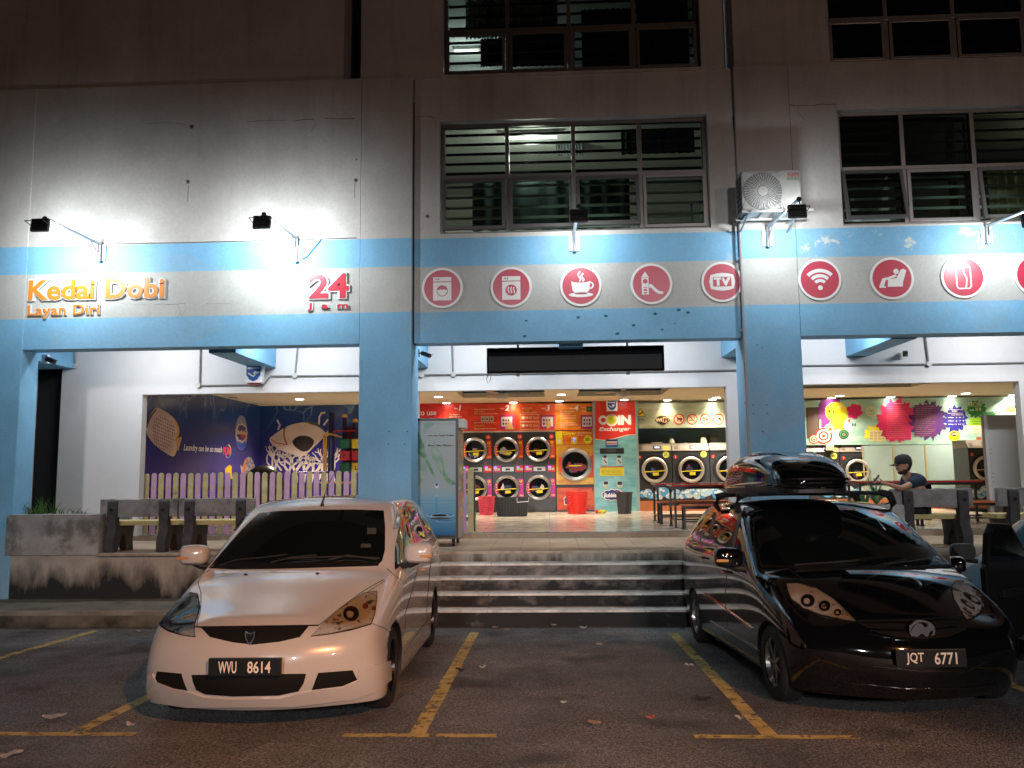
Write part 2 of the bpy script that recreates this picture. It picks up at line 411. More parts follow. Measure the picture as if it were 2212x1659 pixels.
def tiles(name, c, grout, sx, sy, rough=.35, var=.12):
    m = bpy.data.materials.new(name); m.use_nodes = True; nt = m.node_tree; N = nt.nodes; L = nt.links; b = N['Principled BSDF']
    g = N.new('ShaderNodeNewGeometry'); br = N.new('ShaderNodeTexBrick'); L.new(g.outputs['Position'], br.inputs['Vector'])
    br.offset = 0; br.inputs['Scale'].default_value = 1; br.inputs['Brick Width'].default_value = sx; br.inputs['Row Height'].default_value = sy
    br.inputs['Mortar Size'].default_value = .006; br.inputs['Mortar Smooth'].default_value = .1
    c = srgb(c); br.inputs['Color1'].default_value = (*c, 1); br.inputs['Color2'].default_value = (*[x*(1-var) for x in c], 1); br.inputs['Mortar'].default_value = (*srgb(grout), 1)
    n = N.new('ShaderNodeTexNoise'); n.inputs['Scale'].default_value = 3; n.inputs['Detail'].default_value = 6; L.new(g.outputs['Position'], n.inputs['Vector'])
    mr = N.new('ShaderNodeMapRange'); mr.inputs[1].default_value = .3; mr.inputs[2].default_value = .7; mr.inputs[3].default_value = .75; mr.inputs[4].default_value = 1.2; L.new(n.outputs[0], mr.inputs[0])
    mx = N.new('ShaderNodeMix'); mx.data_type = 'RGBA'; mx.blend_type = 'MULTIPLY'; mx.inputs[0].default_value = 1; L.new(br.outputs[0], mx.inputs[6]); L.new(mr.outputs[0], mx.inputs[7])
    L.new(mx.outputs[2], b.inputs['Base Color']); r2 = N.new('ShaderNodeMapRange'); r2.inputs[3].default_value = rough*.7; r2.inputs[4].default_value = rough*1.4; L.new(n.outputs[0], r2.inputs[0]); L.new(r2.outputs[0], b.inputs['Roughness'])
    return m
TILE = tiles('walkway_tiles', (.48, .38, .27), (.2, .16, .12), .45, .6, .42)
FLOORT = tiles('polished_floor_tiles', (.66, .57, .44), (.35, .31, .26), 1.2, .6, .16, .06)
FLEDGE = mat('brown_floor_edge', (.25, .18, .12), .6, var=.25, vs=8)
XS0, XS1 = -3.2, 3.2
# pavement strips either side of the steps
for nm, a, b_ in (('pavement', -14, XS0), ('pavement', XS1, 14)):
    g = G(); g.box(a, 10.9, -.1, b_, 12.02, .20); g.cur = 1; g.box(a, 10.885, .15, b_, 10.97, .206)
    tag(g.build(nm, [KERB, mat('kerb_edge', (.22, .21, .18), .8, var=.4, vs=4, bump=.5, bs=30)]), kind='structure')
# walkway slab and shop floor
g = G(); g.box(-14, 12.03, .5, 14, YI+.02, PZ); tag(g.build('walkway_floor', TILE), kind='structure')
g = G(); g.box(-9.3, YI+.02, .5, 10.2, YB+.3, FZ); g.cur = 1; g.box(-9.3, YI-.004, PZ, 10.2, YI+.02, FZ-.002)
tag(g.build('shop_floor', [FLOORT, FLEDGE]), kind='structure')
# steps
st = thing('steps', 'five wide mouldy concrete steps with pale edges between the two parked cars', 'steps', (0, 11.4, 0))
zs = [.206, .383, .557, .725]; yy = [10.9, 11.175, 11.45, 11.725]
for i in range(4):
    g = G(); z0 = -.1 if i == 0 else zs[i-1]-.03; g.box(XS0, yy[i], z0, XS1, 12.02, zs[i]-.03)
    s_ = g.build('step', RISER, st, world=True)
    g = G(); x = XS0
    for w in (2.35, 2.1, 1.95):
        g.box(x+.004, yy[i]-.018, zs[i]-.03, x+w-.004, yy[i]+.29, zs[i]-random.uniform(0, .004)); x += w
    g.build('tread', NOSE, s_, world=True)
g = G(); g.box(XS0, 11.99, .60, XS1, 12.025, PZ-.035); g.cur = 1; g.box(XS0, 11.975, PZ-.035, XS1, 12.05, PZ+.002)
g.build('step', [moldy('top_riser', (.33, .31, .27), (.02, .02, .018), .6, .95, .33, (1.6, 1, .5)), mat('tile_edge', (.40, .34, .26), .5, var=.3, vs=6)], st, world=True)
# retaining walls below the walkway, left of the steps (with the raised planter wall) and right of them
wz = at(60, 1112, 12).z; xr_ = at(214, 1150, 12).x; xl_ = at(20, 1150, 12).x
t = thing('retaining_wall', 'stained concrete retaining wall with black mould left of the steps', 'wall', (-6, 12, .2))
g = G(); g.box(-14, 12.015, .15, XS0-.01, 12.2, PZ-.03); g.build('wall', RETW, t, world=True)
g = G(); g.box(xr_, 11.93, PZ-.035, XS0-.012, 12.2, PZ+.006); g.build('coping', mat('coping', (.36, .31, .25), .7, var=.3, vs=6, bump=.5), t, world=True, bevel=.008)
t = thing('retaining_wall', 'dark concrete retaining wall behind the black car right of the steps', 'wall', (6, 12, .2))
g = G(); g.box(XS1+.01, 12.015, .15, 14, 12.2, PZ+.003); g.build('wall', RETW, t, world=True)
g = G(); g.box(xl_-.05, 11.99, PZ-.02, xr_, 12.2, wz); g.box(xl_-.05, 12.2, PZ+.01, xl_+.15, 13.1, wz-.03); g.box(xl_-.05, 13.0, PZ+.012, -6.9, 13.1, wz-.03)
solo(g, 'planter_wall', mat('grey_render', (.38, .375, .365), .85, var=.25, vs=2.5, bump=.5, bs=25, c2=(.17, .165, .16), c2s=2, lo=.5, hi=.62), 'raised grey concrete planter wall beside the left pillar with grass growing on top', 'planter', bevel=.006)
g = G(); g.box(xl_+.16, 12.21, PZ+.02, xr_-.3, 12.99, wz-.06); tag(g.build('soil', mat('soil', (.05, .04, .03), .95, bump=1, bs=30)), kind='structure')
def grass_tuft(px, py, n, h, seed):
    rr = random.Random(seed); g = G(); c = at(px, py, 12.24)
    for i in range(n):
        a = rr.uniform(0, 6.28); r = rr.uniform(0, .13); x = c.x+r*cos(a)*1.6; y = 12.27+abs(r*sin(a)); l = h*rr.uniform(.5, 1.1); b_ = rr.uniform(-.14, .14)
        w = .007; z0 = wz-.06
        p = [(x, z0), (x+b_*.35, z0+l*.6), (x+b_*1.1, z0+l)]
        g.add([(p[0][0]-w, y, p[0][1]), (p[0][0]+w, y, p[0][1]), (p[1][0]-w*.8, y-.02, p[1][1]), (p[1][0]+w*.8, y-.02, p[1][1]), (p[2][0], y-.05, p[2][1])], [(0, 1, 3, 2), (2, 3, 4)])
    return g
tf = [(38, 1111, 26, .26, 1), (62, 1111, 24, .20, 2), (88, 1111, 26, .34, 3), (112, 1111, 20, .17, 4), (160, 1112, 18, .16, 5)]
g = G()
for a in tf:
    q = grass_tuft(*a); g.add(q.v, q.f)
tag(g.build('grass', mat('grass_blade', (.07, .16, .03), .6, var=.4, vs=30)), kind='stuff', label='tufts of green grass growing on top of the planter wall', cat='grass')
# leaves and litter on the asphalt
lf = [(cN(285, 832), .17, 'w', 'longest pale leaf lying on asphalt left of the white car'), (cN(685, 877), .09, 'w', 'small pale leaf just in front of the left parking line'), (cN(50, 1034), .15, 'w', 'grey leaf at the lower left corner of the car park'),
      (cN(728, 375), .05, 'w', 'crumpled white scrap on asphalt near the kerb left of the white car'), (cM(1155, 582), .10, 'w', 'pale leaf lying at the foot of the middle of the steps'), (cM(1252, 690), .07, 'w', 'white leaf in the upper middle of the empty bay'),
      (cM(542, 826), .07, 'w', 'white curled leaf right of the white car front wheel'), (cM(1795, 812), .09, 'w', 'pale leaf beside the right parking line'), (cM(1440, 682), .07, 'b', 'thin brown leaf in the back right of the empty bay'),
      (cM(620, 582), .08, 'b', 'brown leaf at the foot of the steps beside the left parking line'), (cM(690, 598), .06, 'b', 'small tan leaf below the steps'), (cM(1220, 1170), .10, 'b', 'orange brown leaf at the front edge of the empty bay'),
      (cM(1882, 1018), .13, 'd', 'long dark leaf just left of the black car front wheel'), (cM(405, 843), .09, 'd', 'dark leaf on the asphalt near the left parking line'), (cM(2098, 1140), .06, 'w', 'small white scrap in front of the black car'), (cM(1755, 590), .08, 'd', 'black leaf by the black car rear wheel'),
      (cM(1035, 1044), .05, 'w', 'tiny white scrap in the centre of the empty bay'), (cM(975, 570), .06, 'w', 'small white leaf left of centre at the foot of the steps'), (cM(1775, 555), .08, 'w', 'yellowish leaf at the right foot of the steps'), (cM(1560, 1138), .07, 'r', 'reddish leaf near the front right of the empty bay')]
lm = {'w': mat('dry_pale_leaf', (.30, .30, .28), .7, var=.3, vs=40), 'b': mat('brown_leaf', (.22, .14, .08), .7, var=.3, vs=40), 'd': mat('dark_leaf', (.02, .018, .015), .8), 'r': mat('red_leaf', (.3, .08, .05), .7)}
for k, (p, s, c, lab) in enumerate(lf):
    q = gnd(*p); rr = random.Random(k); g = G(); a = rr.uniform(-.5, .5); n = 5; top = []; bot = []
    for i in range(n+1):
        u = i/n; w = s*.22*sin(pi*min(max(u, .04), .96)); x = (u-.5)*s; z = .012+.02*rr.random()+.012*abs(u-.5)
        top.append((x*cos(a)-w*sin(a), x*sin(a)+w*cos(a), z+.012)); bot.append((x*cos(a)+w*sin(a), x*sin(a)-w*cos(a), z))
    g.add(top+bot, [(i, i+1, n+2+i, n+1+i) for i in range(n)])
    o = g.build('leaf', lm[c]); o.location = q; tag(o, lab, 'leaf', 'leaves and scraps scattered over the asphalt')
# ================================================================ BUILDING
def facade_mat():
    m = bpy.data.materials.new('painted_facade'); m.use_nodes = True; nt = m.node_tree; N = nt.nodes; L = nt.links; b = N['Principled BSDF']
    g = N.new('ShaderNodeNewGeometry'); sp = N.new('ShaderNodeSeparateXYZ'); L.new(g.outputs['Position'], sp.inputs[0])
    def noise(s, d=6, r=.6, sc=(1, 1, 1), off=0):
        mp = N.new('ShaderNodeMapping'); mp.inputs['Scale'].default_value = sc; mp.inputs['Location'].default_value = (off, 0, 0); L.new(g.outputs['Position'], mp.inputs[0])
        n = N.new('ShaderNodeTexNoise'); n.inputs['Scale'].default_value = s; n.inputs['Detail'].default_value = d; n.inputs['Roughness'].default_value = r
        L.new(mp.outputs[0], n.inputs['Vector']); return n.outputs[0]
    def mrange(s, a, b_, c=0, d=1):
        r = N.new('ShaderNodeMapRange'); r.inputs[1].default_value = a; r.inputs[2].default_value = b_; r.inputs[3].default_value = c; r.inputs[4].default_value = d; L.new(s, r.inputs[0]); return r.outputs[0]
    def mth(op, a, b_):
        n = N.new('ShaderNodeMath'); n.operation = op
        for i, s in enumerate((a, b_)):
            if isinstance(s, (int, float)): n.inputs[i].default_value = s
            else: L.new(s, n.inputs[i])
        return n.outputs[0]
    def mix(f, a, b_, bt='MIX'):
        x = N.new('ShaderNodeMix'); x.data_type = 'RGBA'; x.blend_type = bt
        for i, s in ((0, f), (6, a), (7, b_)):
            if isinstance(s, (int, float)): x.inputs[i].default_value = s
            elif isinstance(s, tuple): x.inputs[i].default_value = (*s, 1)
            else: L.new(s, x.inputs[i])
        return x.outputs[2]
    zw = mth('ADD', sp.outputs[2], mth('MULTIPLY', mth('SUBTRACT', noise(6), .5), .012))
    Z1, Z2, Z3 = at(1205, 667, 12).z, at(1205, 568, 12).z, at(1000, 511, 12).z
    blue = (.21, .49, .74); grey = (.50, .51, .49); white = (.58, .56, .535)
    c = mix(mth('GREATER_THAN', zw, Z1), blue, grey); c = mix(mth('GREATER_THAN', zw, Z2), c, blue); c = mix(mth('GREATER_THAN', zw, Z3), c, white)
    # weathering: broad blotches, vertical runs, peeled paint on the upper blue band at the right
    blot = mrange(noise(1.1), .3, .72, .86, 1.10); c = mix(1.0, c, blot, 'MULTIPLY')
    runs = mrange(noise(5, 5, .6, (1, 1, .06)), .62, .80, 0, .15); c = mix(runs, c, (.22, .24, .22))
    under = mth('MULTIPLY', mrange(noise(3.2, 6, .62, (1, 1, .10), 4), .50, .72, 0, .32), mrange(sp.outputs[2], 6.2, 8.3)); c = mix(under, c, (.17, .165, .15))
    low = mth('MULTIPLY', mrange(noise(2.1, 7, .66, (1, 1, .3), 7), .54, .74, 0, .3), mrange(sp.outputs[2], 1.0, 2.6, 1, 0)); c = mix(low, c, (.13, .17, .2))
    patch = mrange(noise(.55, 2, .3, (1, 1, 1.4), 13), .56, .575, 0, .14); c = mix(patch, c, (.40, .40, .38))
    fine = mrange(noise(26, 4), .35, .65, .95, 1.05); c = mix(1.0, c, fine, 'MULTIPLY')
    band = mth('MULTIPLY', mth('MULTIPLY', mrange(sp.outputs[2], Z2-.05, Z2+.08), mrange(sp.outputs[2], Z3-.12, Z3, 1, 0)), mrange(sp.outputs[0], 2.2, 3.6))
    peel = mth('MULTIPLY', mrange(noise(2.6, 9, .72, off=3.1), .585, .63), band); c = mix(peel, c, (.62, .68, .66))
    rust = mth('MULTIPLY', mrange(noise(7, 5, .6, (1, 1, .12), 9), .68, .8, 0, .5), mrange(sp.outputs[2], 4.2, 5.6)); c = mix(rust, c, (.30, .25, .13))
    L.new(c, b.inputs['Base Color']); b.inputs['Roughness'].default_value = .62
    bp = N.new('ShaderNodeBump'); bp.inputs['Strength'].default_value = .35; bp.inputs['Distance'].default_value = .008
    L.new(noise(14, 6, .6), bp.inputs['Height']); L.new(bp.outputs[0], b.inputs['Normal']); return m
FAC = facade_mat()
BLUE = mat('blue_wall_paint', (.20, .47, .72), .6, var=.14, vs=1.5, bump=.3, bs=16)
WALLW = mat('white_wall_paint', (.66, .65, .645), .6, var=.07, vs=1.2, bump=.2, bs=18, c2=(.57, .56, .55), c2s=1.2, lo=.5, hi=.7)
CRACK = mat('dark_crack', (.10, .09, .08), .9)
bld = thing('shophouse', 'pale multi storey shop building with a blue and grey striped band above an open laundry', 'building', (0, 12.5, 0))
B = lambda nm, g, m, p=bld, **k: g.build(nm, m, p, world=True, **k)
P1R = at(45, 800, 12).x; P2L, P2R = at(774.3, 900, 12).x, at(889, 900, 12).x; P3L, P3R = at(1607, 700, 12).x, at(1729, 700, 12).x
ZBOT = at(900, 740, 12).z; ZL = 8.29
# pillars
for a, b_, d in ((-12.5, P1R, .42), (P2L, P2R, .6), (P3L, P3R, .6), (10.0, 10.8, .6)):
    g = G(); g.box(a, 12.0, 0, b_, 12+d, ZL); B('pillar', g, FAC, bevel=.012)
# window openings (pixel corners -> metres on their own wall plane)
YM, YU = 12.07, 12.04
def rect(x0, y0, x1, y1, Y): a = at((x0+x1)/2, y0, Y).z; b_ = at((x0+x1)/2, y1, Y).z; return (at(x0, (y0+y1)/2, Y).x, b_, at(x1, (y0+y1)/2, Y).x, a)
W1 = rect(950, 254, 1532, 499, YM)        # middle bay, first floor
W2 = rect(1815, 228, 2430, 480, 12.0)     # right bay, first floor
W3 = rect(957, -130, 1510, 153, YU)       # middle bay, second floor
W4 = rect(1785, -160, 2430, 124, YU)      # right bay, second floor
g = G(); wall_grid(g, P1R, P2L-.006, ZBOT, ZL, [], 12.012, 12.3); B('wall', g, FAC)
g = G(); wall_grid(g, P2R+.025, P3L-.008, ZBOT, ZL, [W1], YM, 12.35); B('wall', g, FAC)
g = G(); wall_grid(g, P3R+.006, 10.0, ZBOT, ZL, [W2], 12.01, 12.35); B('wall', g, FAC)
xa, xb = at(780, 80, YU).x, at(1562, 70, YU).x; xc = at(1583, 70, YU).x; xl2 = at(752, 80, 12.3).x
g = G(); wall_grid(g, -12.5, xl2, ZL-.2, 13, [], 12.05, 12.6); B('wall', g, FAC)
g = G(); wall_grid(g, xa, xb, ZL-.02, 13, [W3], YU, 12.6); B('wall', g, FAC)
g = G(); wall_grid(g, xc, 12.5, ZL-.02, 13, [W4], YU, 12.6); B('wall', g, FAC)
g = G(); g.box(xl2-.2, 12.85, ZL-.3, xa+.1, 12.9, 13); g.box(xb-.1, 12.85, ZL-.3, xc+.1, 12.9, 13); g.box(-12.5, 12.62, 13, 12.5, 12.9, 13.2); B('recess', g, mat('recess_blue', (.10, .16, .28), .7))
# ledge top caps and the joint fillings
g = G(); g.box(P2R-.02, YM+.01, ZBOT, P2R+.04, 12.3, ZL-.4); g.box(P3L-.02, YM+.01, ZBOT, P3L+.01, 12.3, ZL-.4); B('joint', g, mat('joint_dark', (.02, .025, .035), .8))
# cracks: thin dark polylines standing 2 mm proud
RUSTR = mat('rust_run', (.36, .33, .24), .8, var=.3, vs=12)
def crack(pts, Y, w=.012, nm='crack'):
    q = pxy(pts, Y-.0025); g = G(); out = []
    for (a, b_), (c, d) in zip(q[:-1], q[1:]):
        for k in range(4): out.append((a+(c-a)*k/4, b_+(d-b_)*k/4+random.uniform(-.012, .012)))
    out.append(q[-1])
    i0 = 0; rr = random.Random(int(abs(q[0][0])*1000))
    while i0 < len(out)-1:
        i1 = min(len(out)-1, i0+rr.randint(2, 4)); seg = out[i0:i1+1]; w2 = w*rr.uniform(.35, 1.1)
        g.prism(stroke(seg, w2), 'Y', Y-.0025, Y+.01)
        if nm == 'crack' and rr.random() < .6: p_ = seg[-1]; g.prism(stroke([p_, (p_[0]+rr.uniform(-.1, .1), p_[1]-rr.uniform(.05, .16)), (p_[0]+rr.uniform(-.12, .12), p_[1]-rr.uniform(.18, .3))], w2*.4), 'Y', Y-.002, Y+.01)
        i0 = i1+(1 if rr.random() < .35 and nm == 'crack' else 0)
    B(nm, g, RUSTR if nm == 'rust_run' else CRACK)
crack([cA(780, 650), cA(900, 645), cA(980, 655)], 12.012, .008); crack([cA(1290, 640), cA(1500, 633), cA(1700, 625), cA(1865, 622)], 12.012, .010)
crack([cC(580, 690), cC(700, 688), cC(880, 682)], 12.01, .012); crack([cB(110, 715), cB(190, 702), cB(270, 720)], YM, .007)
crack([cD(760, 466), cD(900, 470), cD(1080, 458)], 12.012, .004); crack([cD(1200, 460), cD(1350, 463)], 12.012, .003)
# wide dark gash beside the condenser, at the pillar joint
q = pxy([(1582, 252), (1588, 246), (1596, 262), (1599, 300), (1600, 365), (1601, 490), (1596, 490), (1592, 365), (1589, 300), (1583, 270)], YM-.003)
g = G(); g.prism(q, 'Y', YM-.003, YM+.012); B('gash', g, CRACK)
# weep marks and patched bolt holes
g = G()
for c in ([cA(988, 955), .03], [cA(1868, 948), .03], [cA(150, 978), .04], [cA(1006, 665), .035], [cA(1873, 837), .012], [cB(208, 1312), .03]):
    Yw = YM if c[0][0] > 1000 or c[0][0] > 885 else 12.012
    p = at(*c[0], Yw-.004); g.prism(blob(p.x, p.z, c[1], n=9, amp=.5, seed=int(p.x*99)), 'Y', Yw-.004, Yw+.01)
B('wall_pit', g, CRACK)
g = G()
for x, y, s in ((808, 413, .022), (1123, 393, .03), (1292, 385, .028), (1590, 372, .03), (1460, 440, .03), (1358, 490, .03), (1735, 348, .03), (1786, 362, .03), (1632, 466, .02), (800, 505, .03), (1712, 430, .012)):
    p = at(*cG(x, y), YM-.003); g.prism(blob(p.x, p.z, s, s*.7, n=11, amp=.5, seed=x), 'Y', YM-.003, YM+.01)
B('wall_pit', g, mat('deep_blue_chip', (.03, .12, .2), .8))
g = G()
for c in (cE(2043, 497), cE(2140, 497), cE(2041, 563), cE(2125, 563)):
    p = at(*c, 11.997); g.prism(circ(p.x, p.z, .012, 8), 'Y', 11.997, 12.01)
cs = cr(2580, 1000, 2.5533)
for c in ((265, 1128), (388, 1128), (269, 1211), (392, 1210), (350, 1372), (300, 585), (345, 605)):
    p = at(*cs(*c), 11.997); g.prism(circ(p.x, p.z, .010, 8), 'Y', 11.997, 12.01)
B('wall_pit', g, mat('chip', (.05, .14, .22), .8))
# rust runs below two old brackets on the left band
for pts, w in (([cA(990, 970), cA(985, 1060)], .02), ([cA(1864, 960), cA(1862, 1040)], .014)):
    crack(pts, 12.012, w, 'rust_run')
# walkway: ceiling slab, inner wall, beams
op1 = (at(303, 980, YI).x, FZ, at(870, 980, YI).x, at(600, 848, YI).z)
op2 = (at(903, 980, YI).x, FZ, at(1571, 900, YI).x, at(1240, 840, YI).z)
op3 = (at(1742, 980, YI).x, FZ, at(2204, 860, YI).x, at(1970, 827, YI).z)
xd0, xd1 = at(62, 950, YI).x, at(127, 950, YI).x
dr = (xd0, PZ, xd1, at(110, 795, YI).z)
ZC = 4.72
g = G(); wall_grid(g, -13, 12, PZ, ZC, [op1, op2, op3, dr], YI, YI+.18); B('wall', g, WALLW)
g = G(); g.box(-13, 12.3, ZC, 12, YB+.4, ZC+.25); B('ceiling', g, WALLW)
g = G(); zb = at(570, 795, YI).z
for a, b_, zz in ((at(545, 795, YI).x, at(596, 795, YI).x, zb), (at(1205, 800, YI).x, at(1250, 800, YI).x, zb), (at(1827, 770, YI).x, at(1875, 770, YI).x, at(1830, 770, YI).z),
                  (at(60, 795, YI).x, at(160, 795, YI).x, at(110, 797, YI).z), (at(890, 790, YI).x, at(925, 790, YI).x, at(905, 795, YI).z), (at(1558, 772, YI).x, at(1625, 772, YI).x, at(1575, 772, YI).z)):
    g = G(); g.box(a, 12.36, zz, b_, YI-.004, ZC); B('beam', g, BLUE, bevel=.006)
# front band underside (the band is a deep beam)
g = G(); g.box(P1R, 12.3, ZBOT+.003, P2L, 12.36, ZC); g.box(P2R+.03, 12.352, ZBOT+.003, P3L-.03, 12.4, ZC); g.box(P3R, 12.352, ZBOT+.003, 10, 12.4, ZC); B('beam', g, BLUE)
# near-black block, the lobby's lack of light put into its colour
g = G(); g.box(xd0-.02, YI+.2, PZ, xd1+.02, YI+2.5, ZC-.002); B('stair_lobby_dark', g, mat('unlit_lobby', (.01, .01, .011), .9))
# ------------------------------------------------ windows with rooms behind
ALU = mat('grey_aluminium', (.30, .30, .30), .35, .8, var=.1, vs=8)
BRZ = mat('bronze_aluminium', (.20, .19, .18), .4, .7)
GRL = mat('black_grille', (.01, .01, .011), .4)
PANE = glassm('tinted_window_glass', (.60, .64, .60), .02)
PANED = glassm('dark_window_glass', (.22, .32, .29), .02)
def frame_rect(g, x0, z0, x1, z1, y0, y1, w):
    g.box(x0, y0, z0, x0+w, y1, z1); g.box(x1-w, y0, z0, x1, y1, z1); g.box(x0+w, y0, z0, x1-w, y1, z0+w); g.box(x0+w, y0, z1-w, x1-w, y1, z1)
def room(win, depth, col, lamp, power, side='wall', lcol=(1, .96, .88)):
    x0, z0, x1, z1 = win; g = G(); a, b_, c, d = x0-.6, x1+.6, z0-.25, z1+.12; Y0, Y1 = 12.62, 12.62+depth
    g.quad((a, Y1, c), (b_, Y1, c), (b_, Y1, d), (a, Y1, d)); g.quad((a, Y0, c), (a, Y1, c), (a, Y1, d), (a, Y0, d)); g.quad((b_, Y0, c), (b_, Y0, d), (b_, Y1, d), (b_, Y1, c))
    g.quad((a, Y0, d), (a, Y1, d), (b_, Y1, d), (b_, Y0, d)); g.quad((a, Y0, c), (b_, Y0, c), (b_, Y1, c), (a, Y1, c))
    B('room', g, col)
    g = G(); g.box((a+b_)/2-.5, Y1-.9, d-.09, (a+b_)/2+.5, Y1-.82, d-.03)
    if lamp:
        area('room_light', (lamp[0], lamp[1], lamp[2]), (lamp[0], lamp[1], lamp[2]-1), 1.1, .3, power, lcol, parent=bld and None)
def window(win, cols, trans, Yw, fm, bars_top, bars_low, gl, gm=None, casements=True, openk=(), mats_low=None):
    x0, z0, x1, z1 = win; w = B('window', (lambda g: (frame_rect(g, x0+.004, z0+.004, x1-.004, z1-.004, Yw, Yw+.09, .055), g)[1])(G()), fm, bevel=.004)
    xs = [x0]+cols+[x1]
    g = G()
    for x in cols: g.box(x-.032, Yw-.01, z0+.058, x+.032, Yw+.08, z1-.058)
    g.box(x0+.058, Yw-.018, trans-.03, x1-.058, Yw+.07, trans+.03)
    def sub(nm, g, m, **k):
        W_ = wloc(w); g.v = [(v[0]-W_.x, v[1]-W_.y, v[2]-W_.z) for v in g.v]; return g.build(nm, m, w, **k)
    sub('mullion', g, fm, bevel=.003)
    for i in range(len(xs)-1):
        a, b_ = xs[i]+.035, xs[i+1]-.035
        g = G(); g.box(a, Yw+.02, trans+.03, b_, Yw+.026, z1-.055); sub('pane', g, gl)
        # lower casement
        g = G(); th = .0 if i not in openk else openk[i]
        q = Matrix.Translation((0, Yw-.02, trans-.03)) @ Matrix.Rotation(-th, 4, 'X') @ Matrix.Translation((0, -(Yw-.02), -(trans-.03)))
        g.M = q
        if casements: frame_rect(g, a, z0+.06, b_, trans-.032, Yw-.03, Yw+.015, .05)
        sub('casement', g, fm, bevel=.004)
        g = G(); g.M = q; g.box(a+.05, Yw-.012, z0+.11, b_-.05, Yw-.007, trans-.08); sub('pane', g, gl)
    for k, (lo, hi, n) in enumerate(((trans+.03, z1-.055, bars_top), (z0+.055, trans-.03, bars_low))):
        g = G()
        for j in range(n):
            z = lo+(hi-lo)*(j+.6)/(n); g.box(x0+.06, Yw+.15, z-.020, x1-.06, Yw+.17, z+.020)
        sub('grille', g, (gm or (GRL, GRL))[k])
    return w
wx = lambda px, Y, y=370: at(px, y, Y).x
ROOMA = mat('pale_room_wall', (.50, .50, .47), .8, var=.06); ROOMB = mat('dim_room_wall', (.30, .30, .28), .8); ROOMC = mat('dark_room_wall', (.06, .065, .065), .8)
window(W1, [wx(1095, YM), wx(1240, YM), wx(1385, YM)], at(1240, 372, YM).z, YM+.12, BRZ, 5, 5, PANE, (GRL, mat('floodlit_green_bars', (.42, .52, .46), .5)), openk={1: .16, 2: .22, 0: .12})  # bar colour carries the light: black against the lit room, pale where floodlit
window(W2, [wx(1959, 12), wx(2114, 12), wx(2270, 12)], at(2000, 356, 12).z, 12.10, ALU, 5, 5, PANE, (mat('shaded_green_bars', (.10, .15, .13), .5), mat('floodlit_green_bars', (.42, .52, .46), .5)), openk={0: .2, 2: .1})  # shaded and floodlit tones painted into the same green bars
window(W3, [wx(1095, YU, 80), wx(1230, YU, 80), wx(1371, YU, 80)], at(1230, 52, YU).z, YU+.12, BRZ, 7, 4, PANE)
window(W4, [wx(1922, YU, 80), wx(2070, YU, 80), wx(2225, YU, 80)], at(2000, 28, YU).z, YU+.12, ALU, 6, 4, PANE)
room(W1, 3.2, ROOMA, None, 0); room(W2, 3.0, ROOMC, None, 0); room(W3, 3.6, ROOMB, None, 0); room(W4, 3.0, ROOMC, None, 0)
def room_lamp(x, y, z, p, col, lab, size=.9):
    t = thing('room_lamp', lab, 'lamp', (x, y, z)); g = G(); g.box(-size/2, -.05, -.04, size/2, .05, .03); g.build('casing', WHT, t)
    g = G(); g.cyl((-size/2+.02, 0, -.058), .018, size-.04, 'X', 10); g.build('tube', mat('lit_tube', (1, .97, .9), emit=6), t)
    l = bpy.data.lights.new('room_light', 'POINT'); l.energy = p; l.color = col; l.shadow_soft_size = .12; o = bpy.data.objects.new('room_light', l); COL.objects.link(o); o.parent = t; o.location = (0, 0, -.45)
room_lamp(at(1150, 300, 14.5).x, 12.78, W1[3]+.05, 75, (.95, 1, .92), 'fluorescent tube on the ceiling inside the first floor middle window')
room_lamp(at(1003, 88, 15.0).x, 15.4, W3[1]+2.3, 70, (.8, .95, 1), 'bright lamp glowing inside the left part of the top middle window', .5)
room_lamp(at(2180, 300, 14.5).x, 12.85, W2[3]+.05, 45, (1, .9, .62), 'dim tube behind the curtains of the first floor right window')
# square glowing panel seen in the top window
q = at(1003, 88, 15.9)
# curtains and hanging clothes
def drape(x0, x1, z0, z1, Y, c, lab, cat, nm='curtain', amp=.04, folds=9, ragged=0):
    g = G(); n = folds*8; top = []; bot = []
    rr = random.Random(int(x0*100))
    for i in range(n+1):
        x = x0+(x1-x0)*i/n; y = Y+amp*sin(i/8*2*pi)+amp*.3*sin(i*.9); top.append((x, y, z1)); bot.append((x, y*1.0, z0+ragged*rr.random()))
    g.add(top+bot, [(i, i+1, n+2+i, n+1+i) for i in range(n)])
    return solo(g, nm, c, lab, cat, smooth=True)
CUR = mat('cream_curtain', (.62, .58, .42), .8, var=.1, vs=10); DCL = mat('dark_clothes', (.006, .008, .008), .9, var=.3, vs=6); GCL = mat('green_black_cloth', (.012, .03, .026), .9, var=.4, vs=5)
def dr_px(p0, p1, Y, m, lab, cat, nm, **k):
    a = at(*p0, Y); b_ = at(*p1, Y); return drape(a.x, b_.x, b_.z, a.z, Y, m, lab, cat, nm, **k)
dr_px(cC(1590, 700), cC(1700, 1440), 12.75, CUR, 'pale cream curtain, left half of the pair in the right first floor window', 'curtain', 'curtain', folds=3)
dr_px(cC(1710, 700), cC(1760, 1440), 12.75, CUR, 'narrow cream curtain strip near the mullion of the right first floor window', 'curtain', 'curtain', folds=2)
dr_px(cC(1870, 1080), cC(2400, 1440), 12.78, CUR, 'wide cream curtain at the far right of the first floor window', 'curtain', 'curtain', folds=8)
dr_px(cB(1380, 750), cB(1830, 925), 12.85, GCL, 'dark green cloth hung inside the upper right of the first floor middle window', 'cloth', 'hanging_cloth', amp=.015)
